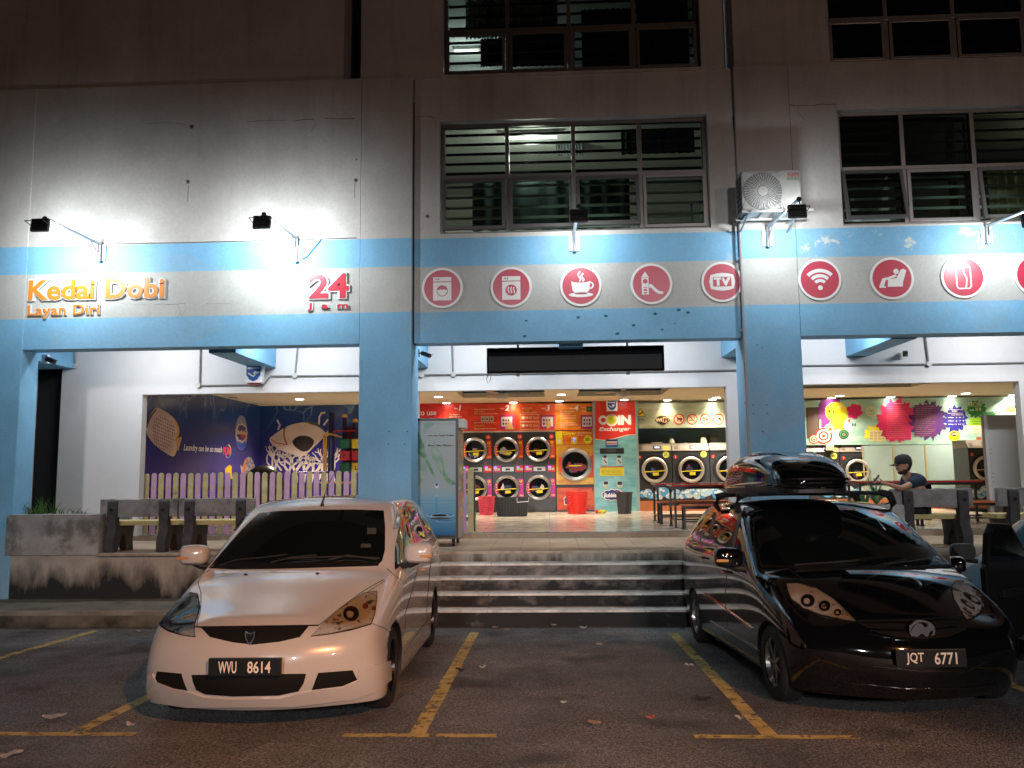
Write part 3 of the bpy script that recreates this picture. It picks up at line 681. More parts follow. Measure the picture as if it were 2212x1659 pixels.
dr_px(cB(985, 735), cB(1150, 940), 13.3, mat('grey_towel', (.13, .15, .15), .9), 'grey towel hung in the centre of the first floor middle window', 'towel', 'towel', amp=.01)
dr_px(cB(480, 1105), cB(1440, 1380), 12.9, GCL, 'wide dark cloth behind the lower panes of the first floor middle window', 'cloth', 'hanging_cloth', amp=.02)
dr_px(cB(690, 215), cB(1060, 395), 12.75, DCL, 'black blanket hung behind the second pane of the top middle window', 'cloth', 'hanging_cloth', amp=.015)
dr_px(cB(1140, 60), cB(1450, 420), 12.78, DCL, 'black sheet hanging in the third pane of the top middle window', 'cloth', 'hanging_cloth', amp=.015, ragged=.0)
dr_px(cB(1470, -60), cB(1800, 420), 12.75, DCL, 'black sheet hanging in the rightmost pane of the top middle window', 'cloth', 'hanging_cloth', amp=.015)
dr_px(cB(530, 235), cB(680, 400), 12.75, DCL, 'black shirt hung near the left mullion of the top middle window', 'cloth', 'hanging_cloth', amp=.02)
dr_px(cC(880, -160), cC(2000, 420), 12.75, mat('black_blind', (.004, .004, .005), .8), 'black blind filling the top right window', 'blind', 'blind', amp=.004)
dr_px(cB(440, 0), cB(1000, 215), 12.9, mat('grey_slat_blind', (.30, .31, .27), .7), 'grey pleated blind at the top left of the top middle window', 'blind', 'blind', amp=.03, folds=22)
# objects on the sill
a = at(*cB(1540, 1300), 12.45); b_ = at(*cB(1810, 1262), 12.45)
g = G()
for k in range(3): z = a.z+k*(b_.z-a.z)/2; g.tube([(a.x, 12.45, z), (b_.x, 12.45, z)], .004, 5)
for k in range(13): x = a.x+k*(b_.x-a.x)/12; g.tube([(x, 12.45, a.z), (x, 12.45, b_.z)], .003, 5)
g.box(a.x, 12.45, a.z-.006, b_.x, 12.62, a.z-.001)
solo(g, 'wire_rack', flat('#c8c8c8'), 'white wire rack on the sill of the first floor middle window', 'rack')
c = at(*cB(1815, 1370), 12.44); g = G(); h = at(*cB(1815, 1245), 12.44).z-c.z; g.cyl((c.x, c.y, c.z), .012, h, n=8); g.cyl((c.x, c.y, c.z+h), .022, .05, n=8); solo(g, 'brush', flat('#1560b0'), 'blue long handled brush behind the first floor middle window', 'brush')
# ------------------------------------------------ wall fittings
# pipe beside the right pillar
g = G(); pp = [at(1598, 490, 11.965), at(1603, 620, 11.965), at(1608, 760, 11.965), at(1627, 1080, 11.965)]
x_ = at(1606, 700, 11.96).x
g.tube([(x_, 11.955, at(1598, 486, 11.96).z), (x_, 11.955, 1.0)], .022, 10)
for z in (5.2, 4.1, 3.0, 2.0): g.box(x_-.035, 11.955, z, x_+.035, 11.999, z+.03)
solo(g, 'pipe', mat('grey_pipe', (.35, .35, .36), .5), 'thin grey pipe running down the left edge of the middle right blue pillar', 'pipe', smooth=True)
# conduits along the walkway wall
CON = mat('conduit', (.22, .215, .21), .5, var=.15, vs=9); JB = mat('junction_box', (.55, .54, .5), .5)
def conduit(ptslist, boxes, lab):
    t = thing('conduit', lab, 'conduit', at(*ptslist[0][0], YI-.03)); g = G()
    for pts in ptslist:
        g.tube([at(*p, YI-.025) for p in pts], .016, 7)
    B('tube', g, CON, t, smooth=True)
    for p in boxes:
        q = at(*p, YI-.03); g = G(); g.cyl((q.x, YI-.05, q.z), .045, .048, 'Y', 12); B('junction_box', g, JB, t)
conduit([[cD(1170, 730), cD(1165, 938)], [cD(1157, 940), cD(1540, 934), cD(1580, 885), cD(2090, 880)], [cD(1737, 720), cD(1722, 880)]], [cD(1157, 938), cD(1722, 882)], 'grey conduit with two branches on the white wall above the playground opening')
conduit([[cG(360, 560), cG(365, 740)], [cG(145, 742), cG(1200, 726), cG(2095, 712)]], [cG(367, 738), cG(175, 742), cG(147, 742)], 'grey conduit running along the white wall behind the hanging display board')
conduit([[cR(1345, 850), cR(1375, 1100)], [cR(260, 1106+8), cR(1375, 1102), cR(2212, 1088)]], [cR(1378, 1100)], 'grey conduit with one branch on the white wall of the right bay')
conduit([[cD(435, 735), cD(437, 825)]], [cD(437, 826)], 'short conduit stub by the dark stair doorway')
# thin black cable above the striped band
g = G(); g.tube([at(x, y, 12.0) for x, y in ((230, 527), (400, 524), (560, 520), (770, 514))], .006, 5); solo(g, 'cable', mat('cable_grey', (.10, .10, .10), .6), 'thin cable clipped along the top of the blue band over the orange sign', 'cable')
g = G(); g.tube([at(*p, 12.0) for p in (cD(1740, 210), cD(1790, 190), cD(1840, 130), cD(1875, 88))], .007, 6); solo(g, 'cable', flat('#2a70b8'), 'blue cable looping away from the second floodlight bracket', 'cable')
# ================================================================ SIGNS AND FITTINGS ON THE FRONT
def letters(word, box_px, Y, face, edge, depth, bold, label, nm='sign', spacing=1.0, shear=0, fn=None, pad=.014, yf=None):
    (x0, y0), (x1, y1) = box_px
    bx = pbox(x0, y0, x1, y1, Y)
    t = thing(nm, label, 'sign', ((bx[0]+bx[2])/2, Y, bx[1]))
    g = G(); g.recalc = False; text_in(g, word, bx, 'Y', Y, depth, bold*2.6, shear, spacing, pad=pad); g.build('letter_backing', edge, t, world=True)
    g = G(); g.recalc = False; text_in(g, word, bx, 'Y', Y-depth-.004, .004, bold, shear, spacing); g.build('lettering', face, t, world=True)
    return t
ORG = mat('orange_acrylic', (.80, .26, .03), .35); REDA = mat('red_acrylic', (.62, .03, .06), .3); WA = mat('white_acrylic', (.80, .80, .80), .35)
letters('Kedai Dobi', (cD(172, 446), cD(968, 312)), 12.012, ORG, WA, .035, .026, 'large orange raised lettering reading Kedai Dobi on the grey band')
letters('Layan Diri', (cD(168, 552), cD(588, 466)), 12.012, ORG, WA, .03, .018, 'smaller orange lettering reading Layan Diri under the large orange words', spacing=1.06, pad=.008)
letters('24', (cD(1808, 435), cD(2040, 287)), 12.012, REDA, WA, .035, .028, 'big red raised numerals 24 at the right end of the grey band')
letters('J a m', (cD(1797, 505), cD(2036, 455)), 12.012, REDA, WA, .03, .03, 'small red spaced lettering reading Jam under the red numerals', spacing=1.3, pad=.008)
ICR = mat('crimson_disc', (.50, .035, .075), .35, var=.04, vs=3)
def icon(cx, cy, r, Y, lab, draw):
    p = at(cx, cy, Y); R = r/FPX*p.y*.985; t = thing('round_sign', lab, 'sign', (p.x, Y, p.z-R), group='round red pictogram signs along the grey band')
    g = G(); g.cyl((0, -.022, R), R, .022, 'Y', 48); g.build('rim', WA, t, bevel=.003)
    g = G(); g.cyl((0, -.025, R), R*.885, .0025, 'Y', 48); g.build('disc', ICR, t)
    g = G(); gd = G(); S = R*.885
    # draw in a unit disc; W = white layer, K = red layer on top
    Wf = lambda pts, k=0: g.prism([(x*S, y*S+R) for x, y in pts], 'Y', -.028-.0006*k, -.0254)
    Kf = lambda pts: gd.prism([(x*S, y*S+R) for x, y in pts], 'Y', -.0315, -.0295)
    draw(Wf, Kf, g, gd, S, R); g.build('pictogram', WA, t)
    if gd.v: gd.build('pictogram_detail', ICR, t)
def rc(x0, y0, x1, y1): return [(x0, y0), (x1, y0), (x1, y1), (x0, y1)]
def i_wash(W, K, g, gd, S, R):
    W(rc(-.5, .36, .5, .60)); W(rc(-.5, -.70, .5, .31)); K(circ(-.33, .48, .045, 10)); K(circ(-.2, .48, .045, 10))
    K([(x, y) for x, y in circ(0, -.17, .31, 32)]); W(circ(0, -.17, .27, 24, a0=pi, a1=2*pi)+[(.27, -.10), (.18, -.13), (.09, -.08), (0, -.13), (-.09, -.08), (-.18, -.13), (-.27, -.10)], 8)
def i_dry(W, K, g, gd, S, R):
    W(rc(-.5, .36, .5, .60)); W(rc(-.5, -.70, .5, .31)); K(circ(-.33, .48, .045, 10)); K(circ(-.2, .48, .045, 10)); K(circ(0, -.17, .31, 32))
    for dx in (-.15, 0, .15): W(stroke([(dx+.03*sin(k*.9), -.34+.34*k/8) for k in range(9)], .055), 8)
def i_cup(W, K, g, gd, S, R):
    W([(-.52, .26)]+[(-.52+.08*k/6*1.0, .26-.62*(k/6)) for k in range(1, 6)]+[(-.30, -.42), (.30, -.42)]+[(.52-.08*k/6, .26-.62*(k/6)) for k in range(5, 0, -1)]+[(.52, .26)])
    K(circ(0, .25, .46, 28, ry=.07)); W(stroke([(.50+.17*cos(a), .02+.17*sin(a)) for a in [(-1.9+3.8*i/10) for i in range(11)]], .08), 1)
    W(circ(0, -.50, .66, 32, ry=.13), 0); K(circ(0, -.44, .36, 24, ry=.035)); 
    for dx, h in ((-.07, .55), (.1, .45)): W(stroke([(dx+.07*sin(k*.8), .24+h*k/9) for k in range(10)], .09), 8)
def i_slide(W, K, g, gd, S, R):
    W([(-.55, .35), (-.12, .35), (-.33, .68)]); W(rc(-.52, -.18, -.15, .32)); W(rc(-.52, -.6, -.43, -.18), 1); W(rc(-.24, -.6, -.15, -.18), 1); W(rc(-.43, -.28, -.24, -.22)); W(rc(-.43, -.45, -.24, -.39)); W(rc(-.43, -.58, -.24, -.53))
    K(circ(-.33, .14, .13, 20)); W([(-.13, -.02), (0, -.02), (.25, -.28), (.42, -.42), (.62, -.44), (.62, -.56), (.40, -.58), (.2, -.46), (-.02, -.22), (-.13, -.20)])
def i_tv(W, K, g, gd, S, R):
    W([(-.62, .38), (-.3, .47), (0, .5), (.3, .47), (.62, .38), (.7, 0), (.62, -.38), (.3, -.47), (0, -.5), (-.3, -.47), (-.62, -.38), (-.7, 0)])
    K(rc(-.5, -.26, .5, .27)); h = G(); text_in(h, 'TV', (-.46*S, -.22*S+R, .46*S, .24*S+R), 'Y', -.0318, .002, bold=.06); g.add(h.v, h.f)
def i_wifi(W, K, g, gd, S, R):
    for r_, w in ((.9, .19), (.62, .18), (.36, .17)): W(stroke([(r_*.98*sin(a), -.42+r_*cos(a)) for a in [(-.78+1.56*i/14) for i in range(15)]], w))
    W(circ(0, -.45, .13, 20))
def i_chair(W, K, g, gd, S, R):
    W([(-.25, -.45), (.52, -.45), (.55, -.2), (.75, .40), (.60, .50), (.46, .44), (.22, -.0), (-.22, -.05)]); W(circ(.22, .36, .14, 20), 1)
    W([(-.68, -.42), (-.5, -.0), (-.2, .06), (.06, .16), (.2, .20), (.24, .08), (-.02, .0), (-.34, -.1), (-.45, -.44)], 2); W(rc(-.68, -.5, -.35, -.42), 1)
def i_can(W, K, g, gd, S, R):
    for pts in ([(-.28, .62), (.28, .62), (.36, .48), (.36, -.50), (.28, -.62), (-.28, -.62), (-.36, -.50), (-.36, .48), (-.28, .62)], [(-.34, .5), (.34, .5)], [(0, .48), (.03, .2), (.16, -.1), (.12, -.45), (.08, -.6)]):
        for a, b_ in zip(pts[:-1], pts[1:]): W(stroke([a, b_], .07))
def i_blank(W, K, g, gd, S, R):
    W([(-.55, -.45), (-.3, -.45), (-.3, .1), (-.1, .3), (-.4, .5), (-.6, .2)])
q = lambda f, x, y: f(x, y)
for f, x, y, r, Y, lab, d in ((cG, 300, 216, 46.2, YM, 'round red sign with white washing machine showing a water line', i_wash), (cG, 717, 211, 46.2, YM, 'round red sign with white dryer showing three heat waves', i_dry),
        (cG, 1138, 203, 46.2, YM, 'round red sign with white steaming coffee cup', i_cup), (cG, 1565, 191, 46.2, YM, 'round red sign with white playground tower and slide', i_slide), (cG, 1993, 179, 45.5, YM, 'round red sign with white screen reading TV', i_tv),
        (cR, 416, 362, 46.8, 12.01, 'round red sign with white wireless signal arcs', i_wifi), (cR, 1048, 352, 47.2, 12.01, 'round red sign with white person reclining in an armchair', i_chair), (cR, 1673, 338, 47.5, 12.01, 'round red sign with outline of a white drink can', i_can), (cR, 2318, 324, 47.8, 12.01, 'round red sign cut by the right edge of the photo', i_blank)):
    p = f(x, y); icon(p[0], p[1], r, Y, lab, d)
# floodlights on arms
LED = mat('lit_led', (.93, .97, 1.0), emit=25)
def floodlight(mount, arm_top, head, lab, Yw, spread_dir, power, dark=False):
    m = at(*mount, Yw-.06); t = thing('floodlight', lab, 'floodlight', (m.x, Yw, m.z), group='floodlights on long arms above the signs')
    top = at(mount[0], arm_top[1], Yw-.06)
    L_ = (spread_dir[1]); e = at(spread_dir[0], spread_dir[2], Yw-.06-L_)
    g = G(); g.tube([(m.x, Yw-.05, m.z-.02), (m.x, Yw-.05, top.z)], .028, 8); g.tube([(m.x, Yw-.05, top.z-.02), e], .024, 8); g.tube([(m.x, Yw-.05, top.z-.20), Vector((m.x, Yw-.05, top.z)).lerp(e, .22)], .012, 6)
    g.build('arm', mat('galvanised_arm', (.62, .64, .65), .35, .6), t, smooth=True, world=True)
    g = G(); g.box(m.x-.085, Yw-.022, m.z-.0, m.x+.085, Yw-.001, m.z+.26); 
    for sx in (-1, 1):
        for zz in (.04, .13, .22): g.cyl((m.x+sx*.067, Yw-.03, m.z+zz), .010, .01, 'Y', 8)
    g.build('mount_plate', mat('painted_plate', (.62, .64, .62), .5), t, world=True, bevel=.003)
    hd = Vector((e.x+head[0], e.y+head[1], e.z+head[2])); tilt = rad(80)
    Mx = Matrix.Translation(hd) @ Matrix.Rotation(tilt, 4, 'X')   # local -z is the lit face
    g = G(); g.M = Mx; g.box(-.125, -.095, -.02, .125, .095, .03)
    for k in range(7): g.box(-.115, -.08+k*.026, .03, .115, -.072+k*.026, .052)
    g.build('lamp_head', BLK, t, world=True, bevel=.006)
    g = G(); g.M = Mx; g.box(-.105, -.075, -.023, .105, .075, -.0205); g.build('lens', LED if power else mat('unlit_lens_grey', (.1, .1, .1), .2), t, world=True)
    g = G(); g.tube([Mx @ Vector((-.135, 0, 0)), Mx @ Vector((-.135, .0, .15)), Mx @ Vector((.135, .0, .15)), Mx @ Vector((.135, 0, 0))], .007, 6); g.sphere(e, .035); g.tube([e, Mx @ Vector((0, 0, .15))], .01, 6); g.build('yoke', BLK, t, world=True)
    a = Mx @ Vector((0, 0, -.04)); b_ = Mx @ Vector((0, 0, -1)); power and area('flood_beam', a, b_, .2, .14, power, (.90, .97, 1.0), spread=160, parent=t)
    return t
FP = 50
floodlight((213, 562), (0, 524), (-.02, -.06, -.12), 'leftmost floodlight on a long arm above the orange words', 12.012, (97, 1.1, 472), FP)
floodlight((639, 563), (0, 512), (-.0, -.06, -.14), 'floodlight on an arm above the band left of the red numerals', 12.012, (570, 1.0, 463), FP)
floodlight((1241, 541), (0, 500), (-.0, .0, -.14), 'floodlight in front of the first floor middle window', YM, (1250, .95, 446), FP*.33)
floodlight((1661, 530), (0, 488), (-.02, .05, -.16), 'floodlight in front of the air conditioner on the right blue pillar', 12.0, (1726, 1.05, 430), FP*.36)
floodlight((2136, 523), (0, 484), (.0, .0, -.16), 'rightmost floodlight with its arm running out of the photo', 12.01, (2225, 1.05, 452), FP*.5)
# hanging display board
x0, z1 = pxy([cG(570, 587)], 12.62)[0]; x1, z0 = pxy([cG(1643, 722)], 12.62)[0]; z1 = at(*cG(1100, 574), 12.62).z; z0 = at(*cG(1100, 722), 12.62).z
t = thing('display_board', 'long black unlit dot matrix display board hanging above the entrance', 'display board', ((x0+x1)/2, 12.62, z0))
g = G(); g.box(x0, 12.62, z0, x1, 12.70, z1); g.box(x0, 12.55, z1-.02, x1, 12.62, z1); g.box(x0, 12.55, z0, x1, 12.62, z0+.02); g.box(x0, 12.55, z0+.02, x0+.02, 12.62, z1-.02); g.box(x1-.02, 12.55, z0+.02, x1, 12.62, z1-.02); g.build('casing', mat('black_casing', (.005, .005, .005), .9, spec=.1), t, world=True)
zs_ = z0+.02; g = G(); g.box(x0+.021, 12.612, zs_, x1-.021, 12.619, zs_+(z1-z0)*.62)
DM = bpy.data.materials.new('dot_matrix'); DM.use_nodes = True; nn = DM.node_tree.nodes; ll = DM.node_tree.links; gg = nn.new('ShaderNodeNewGeometry'); ck = nn.new('ShaderNodeTexChecker'); ck.inputs['Scale'].default_value = 60; ck.inputs[1].default_value = (.022, .024, .025, 1); ck.inputs[2].default_value = (.008, .009, .010, 1); nn['Principled BSDF'].inputs['Specular IOR Level'].default_value = .15; ll.new(gg.outputs['Position'], ck.inputs[0]); ll.new(ck.outputs[0], nn['Principled BSDF'].inputs['Base Color']); nn['Principled BSDF'].inputs['Roughness'].default_value = .5
g.build('screen', DM, t, world=True)
g = G()
for px in (757, 1420):
    x = at(*cG(px, 560), 12.65).x; g.tube([(x, 12.66, z1), (x, 12.66, z1+.2)], .018, 8); g.box(x-.025, 12.6, z0-.055, x+.025, 12.68, z0)
g.build('bracket', BLK, t, world=True)
a = at(*cG(578, 730), 12.66); g = G(); g.tube([a, a+Vector((-.03, 0, -.10)), a+Vector((-.01, 0, -.17)), a+Vector((.03, 0, -.12)), a+Vector((.045, 0, 0))], .005, 5); g.build('loose_cable', BLK, t, world=True)
# security cameras and sirens
def cctv(p, Y, ang, lab, s=1.0, arm=(.10, -.10, -.02), down=.35):
    q = at(*p, Y); t = thing('security_camera', lab, 'security camera', q, group='security cameras under the walkway ceiling')
    g = G(); g.box(-.05*s, -.03*s, -.06*s, .04*s, .03*s, .07*s); g.build('base', WHT if s > .9 else BLK, t, bevel=.004)
    g = G(); e = Vector(arm)*s; g.tube([(0, 0, 0), e*.5+Vector((0, 0, .01)), e], .014*s, 8); g.build('arm', BLK, t)
    g = G(); g.M = Matrix.Translation(e) @ Matrix.Rotation(ang, 4, 'Z') @ Matrix.Rotation(down, 4, 'Y'); g.cyl((-.03*s, 0, 0), .032*s, .17*s, 'X', 16); g.box(-.04*s, -.036*s, .030*s, .16*s, .036*s, .038*s); g.build('housing', BLK, t, smooth=True)
    return t
cctv(cD(268, 787), 12.8, -.3, 'security camera beside the dark stair doorway on the left', 1.1)
cctv(cG(152, 612), 12.8, -.35, 'security camera at the top left of the middle opening', 1.0)
cctv(cR(1172, 1012), YI-.1, -1.9, 'small black security camera on the white wall of the right bay', .8, (-.02, -.06, 0), .1)
q = at(*cR(1172, 1012), YI-.05)
def siren(cx, cy, Y, s, lab):
    q = at(cx, cy, Y); t = thing('alarm_siren', lab, 'alarm', (q.x, Y, q.z-.15*s))
    g = G(); g.prism([(-.14*s, 0), (.14*s, 0), (.15*s, .30*s), (-.15*s, .30*s)], 'Y', -.10*s, -.001); g.build('casing', WHT, t, bevel=.012*s)
    g = G(); g.prism([(-.11*s, .27*s), (.11*s, .27*s), (.11*s, .12*s), (.06*s, .05*s), (0, .02*s), (-.06*s, .05*s), (-.11*s, .12*s)], 'Y', -.104*s, -.101*s); g.build('shield', flat('#1c4a90'), t)
    g = G(); g.prism(stroke([(-.08*s, .15*s), (0, .10*s), (.08*s, .17*s)], .022*s), 'Y', -.107*s, -.1045*s); g.prism(rc(-.09*s, .215*s, .09*s, .245*s), 'Y', -.107*s, -.1045*s); g.prism(circ(.03*s, .15*s, .03*s, 12), 'Y', -.107*s, -.1045*s); g.build('emblem', WHT, t)
    g = G(); g.prism([(-.07*s, -.03*s), (.07*s, -.03*s), (.11*s, -.001), (-.11*s, -.001)], 'Y', -.08*s, -.02*s); g.build('strobe', flat('#7a1a10'), t)
siren(*cD(1493, 872), YI-.15, 1.15, 'white alarm box with a blue shield on the end of the left blue ceiling beam')
# air conditioner on brackets
x0 = at(1603, 430, 11.45).x; x1 = at(1731, 430, 11.45).x; z1 = at(1665, 368, 11.45).z; z0 = at(1665, 456, 11.45).z
ac = thing('air_conditioner', 'old white air conditioner outdoor unit on a steel bracket beside the right window', 'air conditioner', ((x0+x1)/2, 11.7, z0-.12))
ACW = mat('weathered_white_metal', (.40, .40, .38), .45, var=.12, vs=4, c2=(.38, .37, .33), c2s=3, lo=.55, hi=.7)
g = G(); g.box(x0, 11.45, z0, x1, 11.82, z1); g.build('casing', ACW, ac, world=True, bevel=.012)
fx = x0+(x1-x0)*.355; fz = (z0+z1)/2-.005; fr = min((z1-z0)*.45, (x1-x0)*.32)
g = G(); g.cyl((fx, 11.444, fz), fr*1.03, .004, 'Y', 48); g.build('fan_opening', mat('fan_dark', (.03, .03, .032), .6), ac, world=True)
g = G()
for k in range(1, 16): g.lathe([(fr*k/15-.0022, -.002), (fr*k/15+.0022, -.002), (fr*k/15+.0022, .002), (fr*k/15-.0022, .002)], (fx, 11.436, fz), 'Y', 40, closed=True)
for k in range(40):
    a = 2*pi*k/40; g.tube([(fx+fr*.3*cos(a), 11.437, fz+fr*.3*sin(a)), (fx+fr*cos(a+.25), 11.437, fz+fr*sin(a+.25))], .0028, 4)
for k in range(11):   # square corner louvres
    d = .004
    r_ = fr*(1.06+.035*k)
    for s_ in range(4):
        a0 = pi/4+s_*pi/2-.30+.022*k; a1 = pi/4+s_*pi/2+.30-.022*k
        g.tube([(fx+r_*cos(a0+(a1-a0)*j/5), 11.442, fz+r_*sin(a0+(a1-a0)*j/5)) for j in range(6)], .003, 4)
g.build('fan_guard', mat('guard_wire', (.60, .60, .58), .4), ac, world=True)
g = G(); g.cyl((fx, 11.428, fz), fr*.27, .012, 'Y', 28); g.build('hub', ACW, ac, world=True, bevel=.003)
g = G(); bx_ = x1-(x1-x0)*.22; g.box(bx_, 11.4465, z1-.10, bx_+.17, 11.449, z1-.095); text_in(g, 'ACSON', (bx_, z1-.085, bx_+.17, z1-.045), 'Y', 11.4495, .002, bold=.02); g.build('logo', flat('#b01818'), ac, world=True)
g = G(); text_in(g, 'EVO R22', (bx_, z1-.155, bx_+.17, z1-.115), 'Y', 11.4495, .002, bold=.02); g.build('logo', flat('#3a7a30'), ac, world=True)
g = G()
for k in range(2):
    for j in range(7): y_ = 11.49+.14*k; g.box(x0-.004, y_, z0+.05+j*.075, x0+.001, y_+.11, z0+.105+j*.075)
g.build('side_grille', BLK, ac, world=True)
g = G()
for x in (x0+.06, x1-.08): g.box(x, 11.36, z0-.035, x+.035, 12.0, z0-.004); g.tube([(x+.017, 11.42, z0-.035), (x+.017, 11.98, z0-.16)], .014, 6)
g.box(x0-.03, 11.36, z0-.04, x1+.14, 11.39, z0-.005); g.box(x0-.03, 11.75, z0-.04, x1+.14, 11.78, z0-.005)
for k in range(5): g.box(x0+.12+k*.17, 11.4, z0-.012, x0+.20+k*.17, 11.75, z0-.006)
g.build('bracket', mat('galvanised_bracket', (.40, .40, .39), .4, .7), ac, world=True)

# fluorescent tubes on the walkway ceiling behind the striped band
for x, y, lab, pw in ((-6.9, 12.75, 'fluorescent tube behind the band at the left end of the playground bay', 46), (-4.2, 12.75, 'fluorescent tube behind the band by the left ceiling beam', 46), (-1.1, 12.75, 'fluorescent tube behind the band over the water machine', 40), (1.7, 12.75, 'fluorescent tube behind the band right of the display board', 40), (5.0, 12.75, 'fluorescent tube behind the band over the seated man', 46), (7.6, 12.75, 'fluorescent tube behind the band at the far right', 46)):
    t = thing('fluorescent_lamp', lab, 'lamp', (x, y, 4.55), group='fluorescent lamps hidden behind the striped band')
    g = G(); g.box(-.62, -.04, .06, .62, .04, .11); g.build('casing', WHT, t); g = G(); g.cyl((-.6, 0, .03), .016, 1.2, 'X', 10); g.build('tube', mat('lit_tube_cool', (.95, .98, 1), emit=8), t)
    area('tube_light', (x, y, 4.54), (x, y+.75, 3.5), 1.2, .06, pw*1.0, (.95, .97, 1), parent=t)
# ================================================================ INSIDE THE LAUNDRY
XL = at(563, 877, YB).x; ZCE = at(563, 877, YB).z
XR = at(2203, 860, YB).x+.3
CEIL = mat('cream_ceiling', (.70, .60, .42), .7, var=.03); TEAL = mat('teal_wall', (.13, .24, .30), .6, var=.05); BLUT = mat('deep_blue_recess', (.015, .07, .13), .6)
CRW = mat('cream_room_wall', (.60, .57, .50), .6, var=.04)
rm = thing('laundry_interior', 'open laundry room with cream ceiling and teal back wall behind the machines', 'room', (0, 18, FZ))
g = G(); g.box(XL-.15, YI+.181, FZ-.1, XL, YB+1, ZCE+.4); g.box(XR, YI+.181, FZ-.1, XR+.15, YB+1, ZCE+.4); g.cur = 1; g.box(XL, YB+.8, FZ-.1, XR, YB+.95, ZCE+.4)
g.build('wall', [CRW, TEAL], rm, world=True)
# ceiling with three recessed trays
def tray(p0, p1, y0, y1): return (at(*p0, y1).x, y0, at(*p1, y1).x, y1)
tr = [tray(cH(640, 310), cH(1380, 305), 15.6, 19.9), tray(cI(140, 300), cI(900, 285), 15.6, 19.9), tray(cJ(250, 235), cJ(1275, 228), 15.4, 18.8)]
g = G(); xs = sorted(set([XL, XR]+[t_[i] for t_ in tr for i in (0, 2)])); ys = sorted(set([YI+.181, YB+.8]+[t_[i] for t_ in tr for i in (1, 3)]))
for i in range(len(xs)-1):
    for j in range(len(ys)-1):
        cx, cy = (xs[i]+xs[i+1])/2, (ys[j]+ys[j+1])/2
        if any(t_[0] < cx < t_[2] and t_[1] < cy < t_[3] for t_ in tr): continue
        g.quad((xs[i], ys[j], ZCE), (xs[i], ys[j+1], ZCE), (xs[i+1], ys[j+1], ZCE), (xs[i+1], ys[j], ZCE))
for a, y0, b_, y1 in tr:
    z0, z1 = ZCE, ZCE+.12; g.cur = 0
    for q in (((a, y0), (b_, y0)), ((b_, y0), (b_, y1)), ((b_, y1), (a, y1)), ((a, y1), (a, y0))):
        g.quad((*q[0], z0), (*q[1], z0), (*q[1], z1), (*q[0], z1))
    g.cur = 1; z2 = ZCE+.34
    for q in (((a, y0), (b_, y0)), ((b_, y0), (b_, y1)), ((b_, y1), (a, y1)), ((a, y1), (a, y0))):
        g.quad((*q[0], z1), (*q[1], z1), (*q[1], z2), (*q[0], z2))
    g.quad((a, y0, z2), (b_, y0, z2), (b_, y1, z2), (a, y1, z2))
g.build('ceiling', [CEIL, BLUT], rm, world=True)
# downlights
LITW = mat('lit_downlight', (1, .93, .85), emit=22)
def downlight(p, lab, power, col=(1, .86, .66), spread=150, on=True):
    q = atZ(p[0], p[1], ZCE); 
    if q.y > YB-.02: q.y = YB-.12
    t = thing('downlight', lab, 'ceiling light', (q.x, q.y, ZCE), group='recessed downlights in the laundry ceiling')
    g = G(); g.lathe([(.085, -.002), (.12, -.002), (.12, -.018), (.085, -.012)], (0, 0, 0), 'Z', 20, closed=True); g.build('ring', WHT, t)
    g = G(); g.cyl((0, 0, -.02), .095, .012, n=20); g.build('lens', LITW if on else mat('unlit_lens', (.2, .16, .1), .3), t)
    if power: area('downlight_glow', (q.x, q.y, ZCE-.04), (q.x, q.y-.0, 0), .16, .16, power, col, spread, 'DISK', t)
WRM = (1, .80, .55)
DL = [(cO(1605, 53), 'round downlight in the ceiling above the playground', 50, 1), (cH(413, 285), 'leftmost downlight in the middle opening', 40, 1), (cH(485, 342), 'downlight just above the words to use', 22, 1), (cH(1095, 338), 'bright downlight over the numeral 2 of the red banner', 34, 1),
      (cH(1530, 265), 'front downlight between the two ceiling recesses', 40, 1), (cH(1512, 325), 'rear downlight between the two ceiling recesses', 22, 1), (cI(570, 312), 'bright downlight over the coin machine', 34, 1), (cI(935, 333), 'downlight above the wifi logo', 34, 1),
      (cI(1410, 293), 'front downlight at the right of the middle opening', 40, 1), (cI(1335, 327), 'rear downlight above the no food symbol', 24, 1), (cJ(560, 283), 'downlight above the yellow smiling ball', 26, 1), (cJ(680, 252), 'front downlight at the left of the right bay', 40, 1),
      (cJ(1055, 273), 'downlight above the pink splash', 26, 1), (cJ(1555, 266), 'downlight above the blue splash', 26, 1), (cJ(1728, 233), 'front downlight at the right of the right bay', 40, 1), (cJ(2055, 258), 'rightmost downlight above the yellow triangle', 40, 1),
      (cO(990, 38), 'unlit spot fitting nearest the front on the playground ceiling', 0, 0), (cO(1190, 92), 'unlit spot fitting further back on the playground ceiling', 0, 0)]
for p, lab, pw, on in DL: downlight(p, lab, pw*(2.1 if pw >= 40 else .26), WRM if pw < 40 else (1, .90, .76), 130 if pw > 38 else 100, on)
for k, p in enumerate((cO(430, 60), cO(700, 55), cO(910, 60), cO(1100, 95))):
    # spots washing the mural
    q = atX(p[0], p[1], XL+.35)
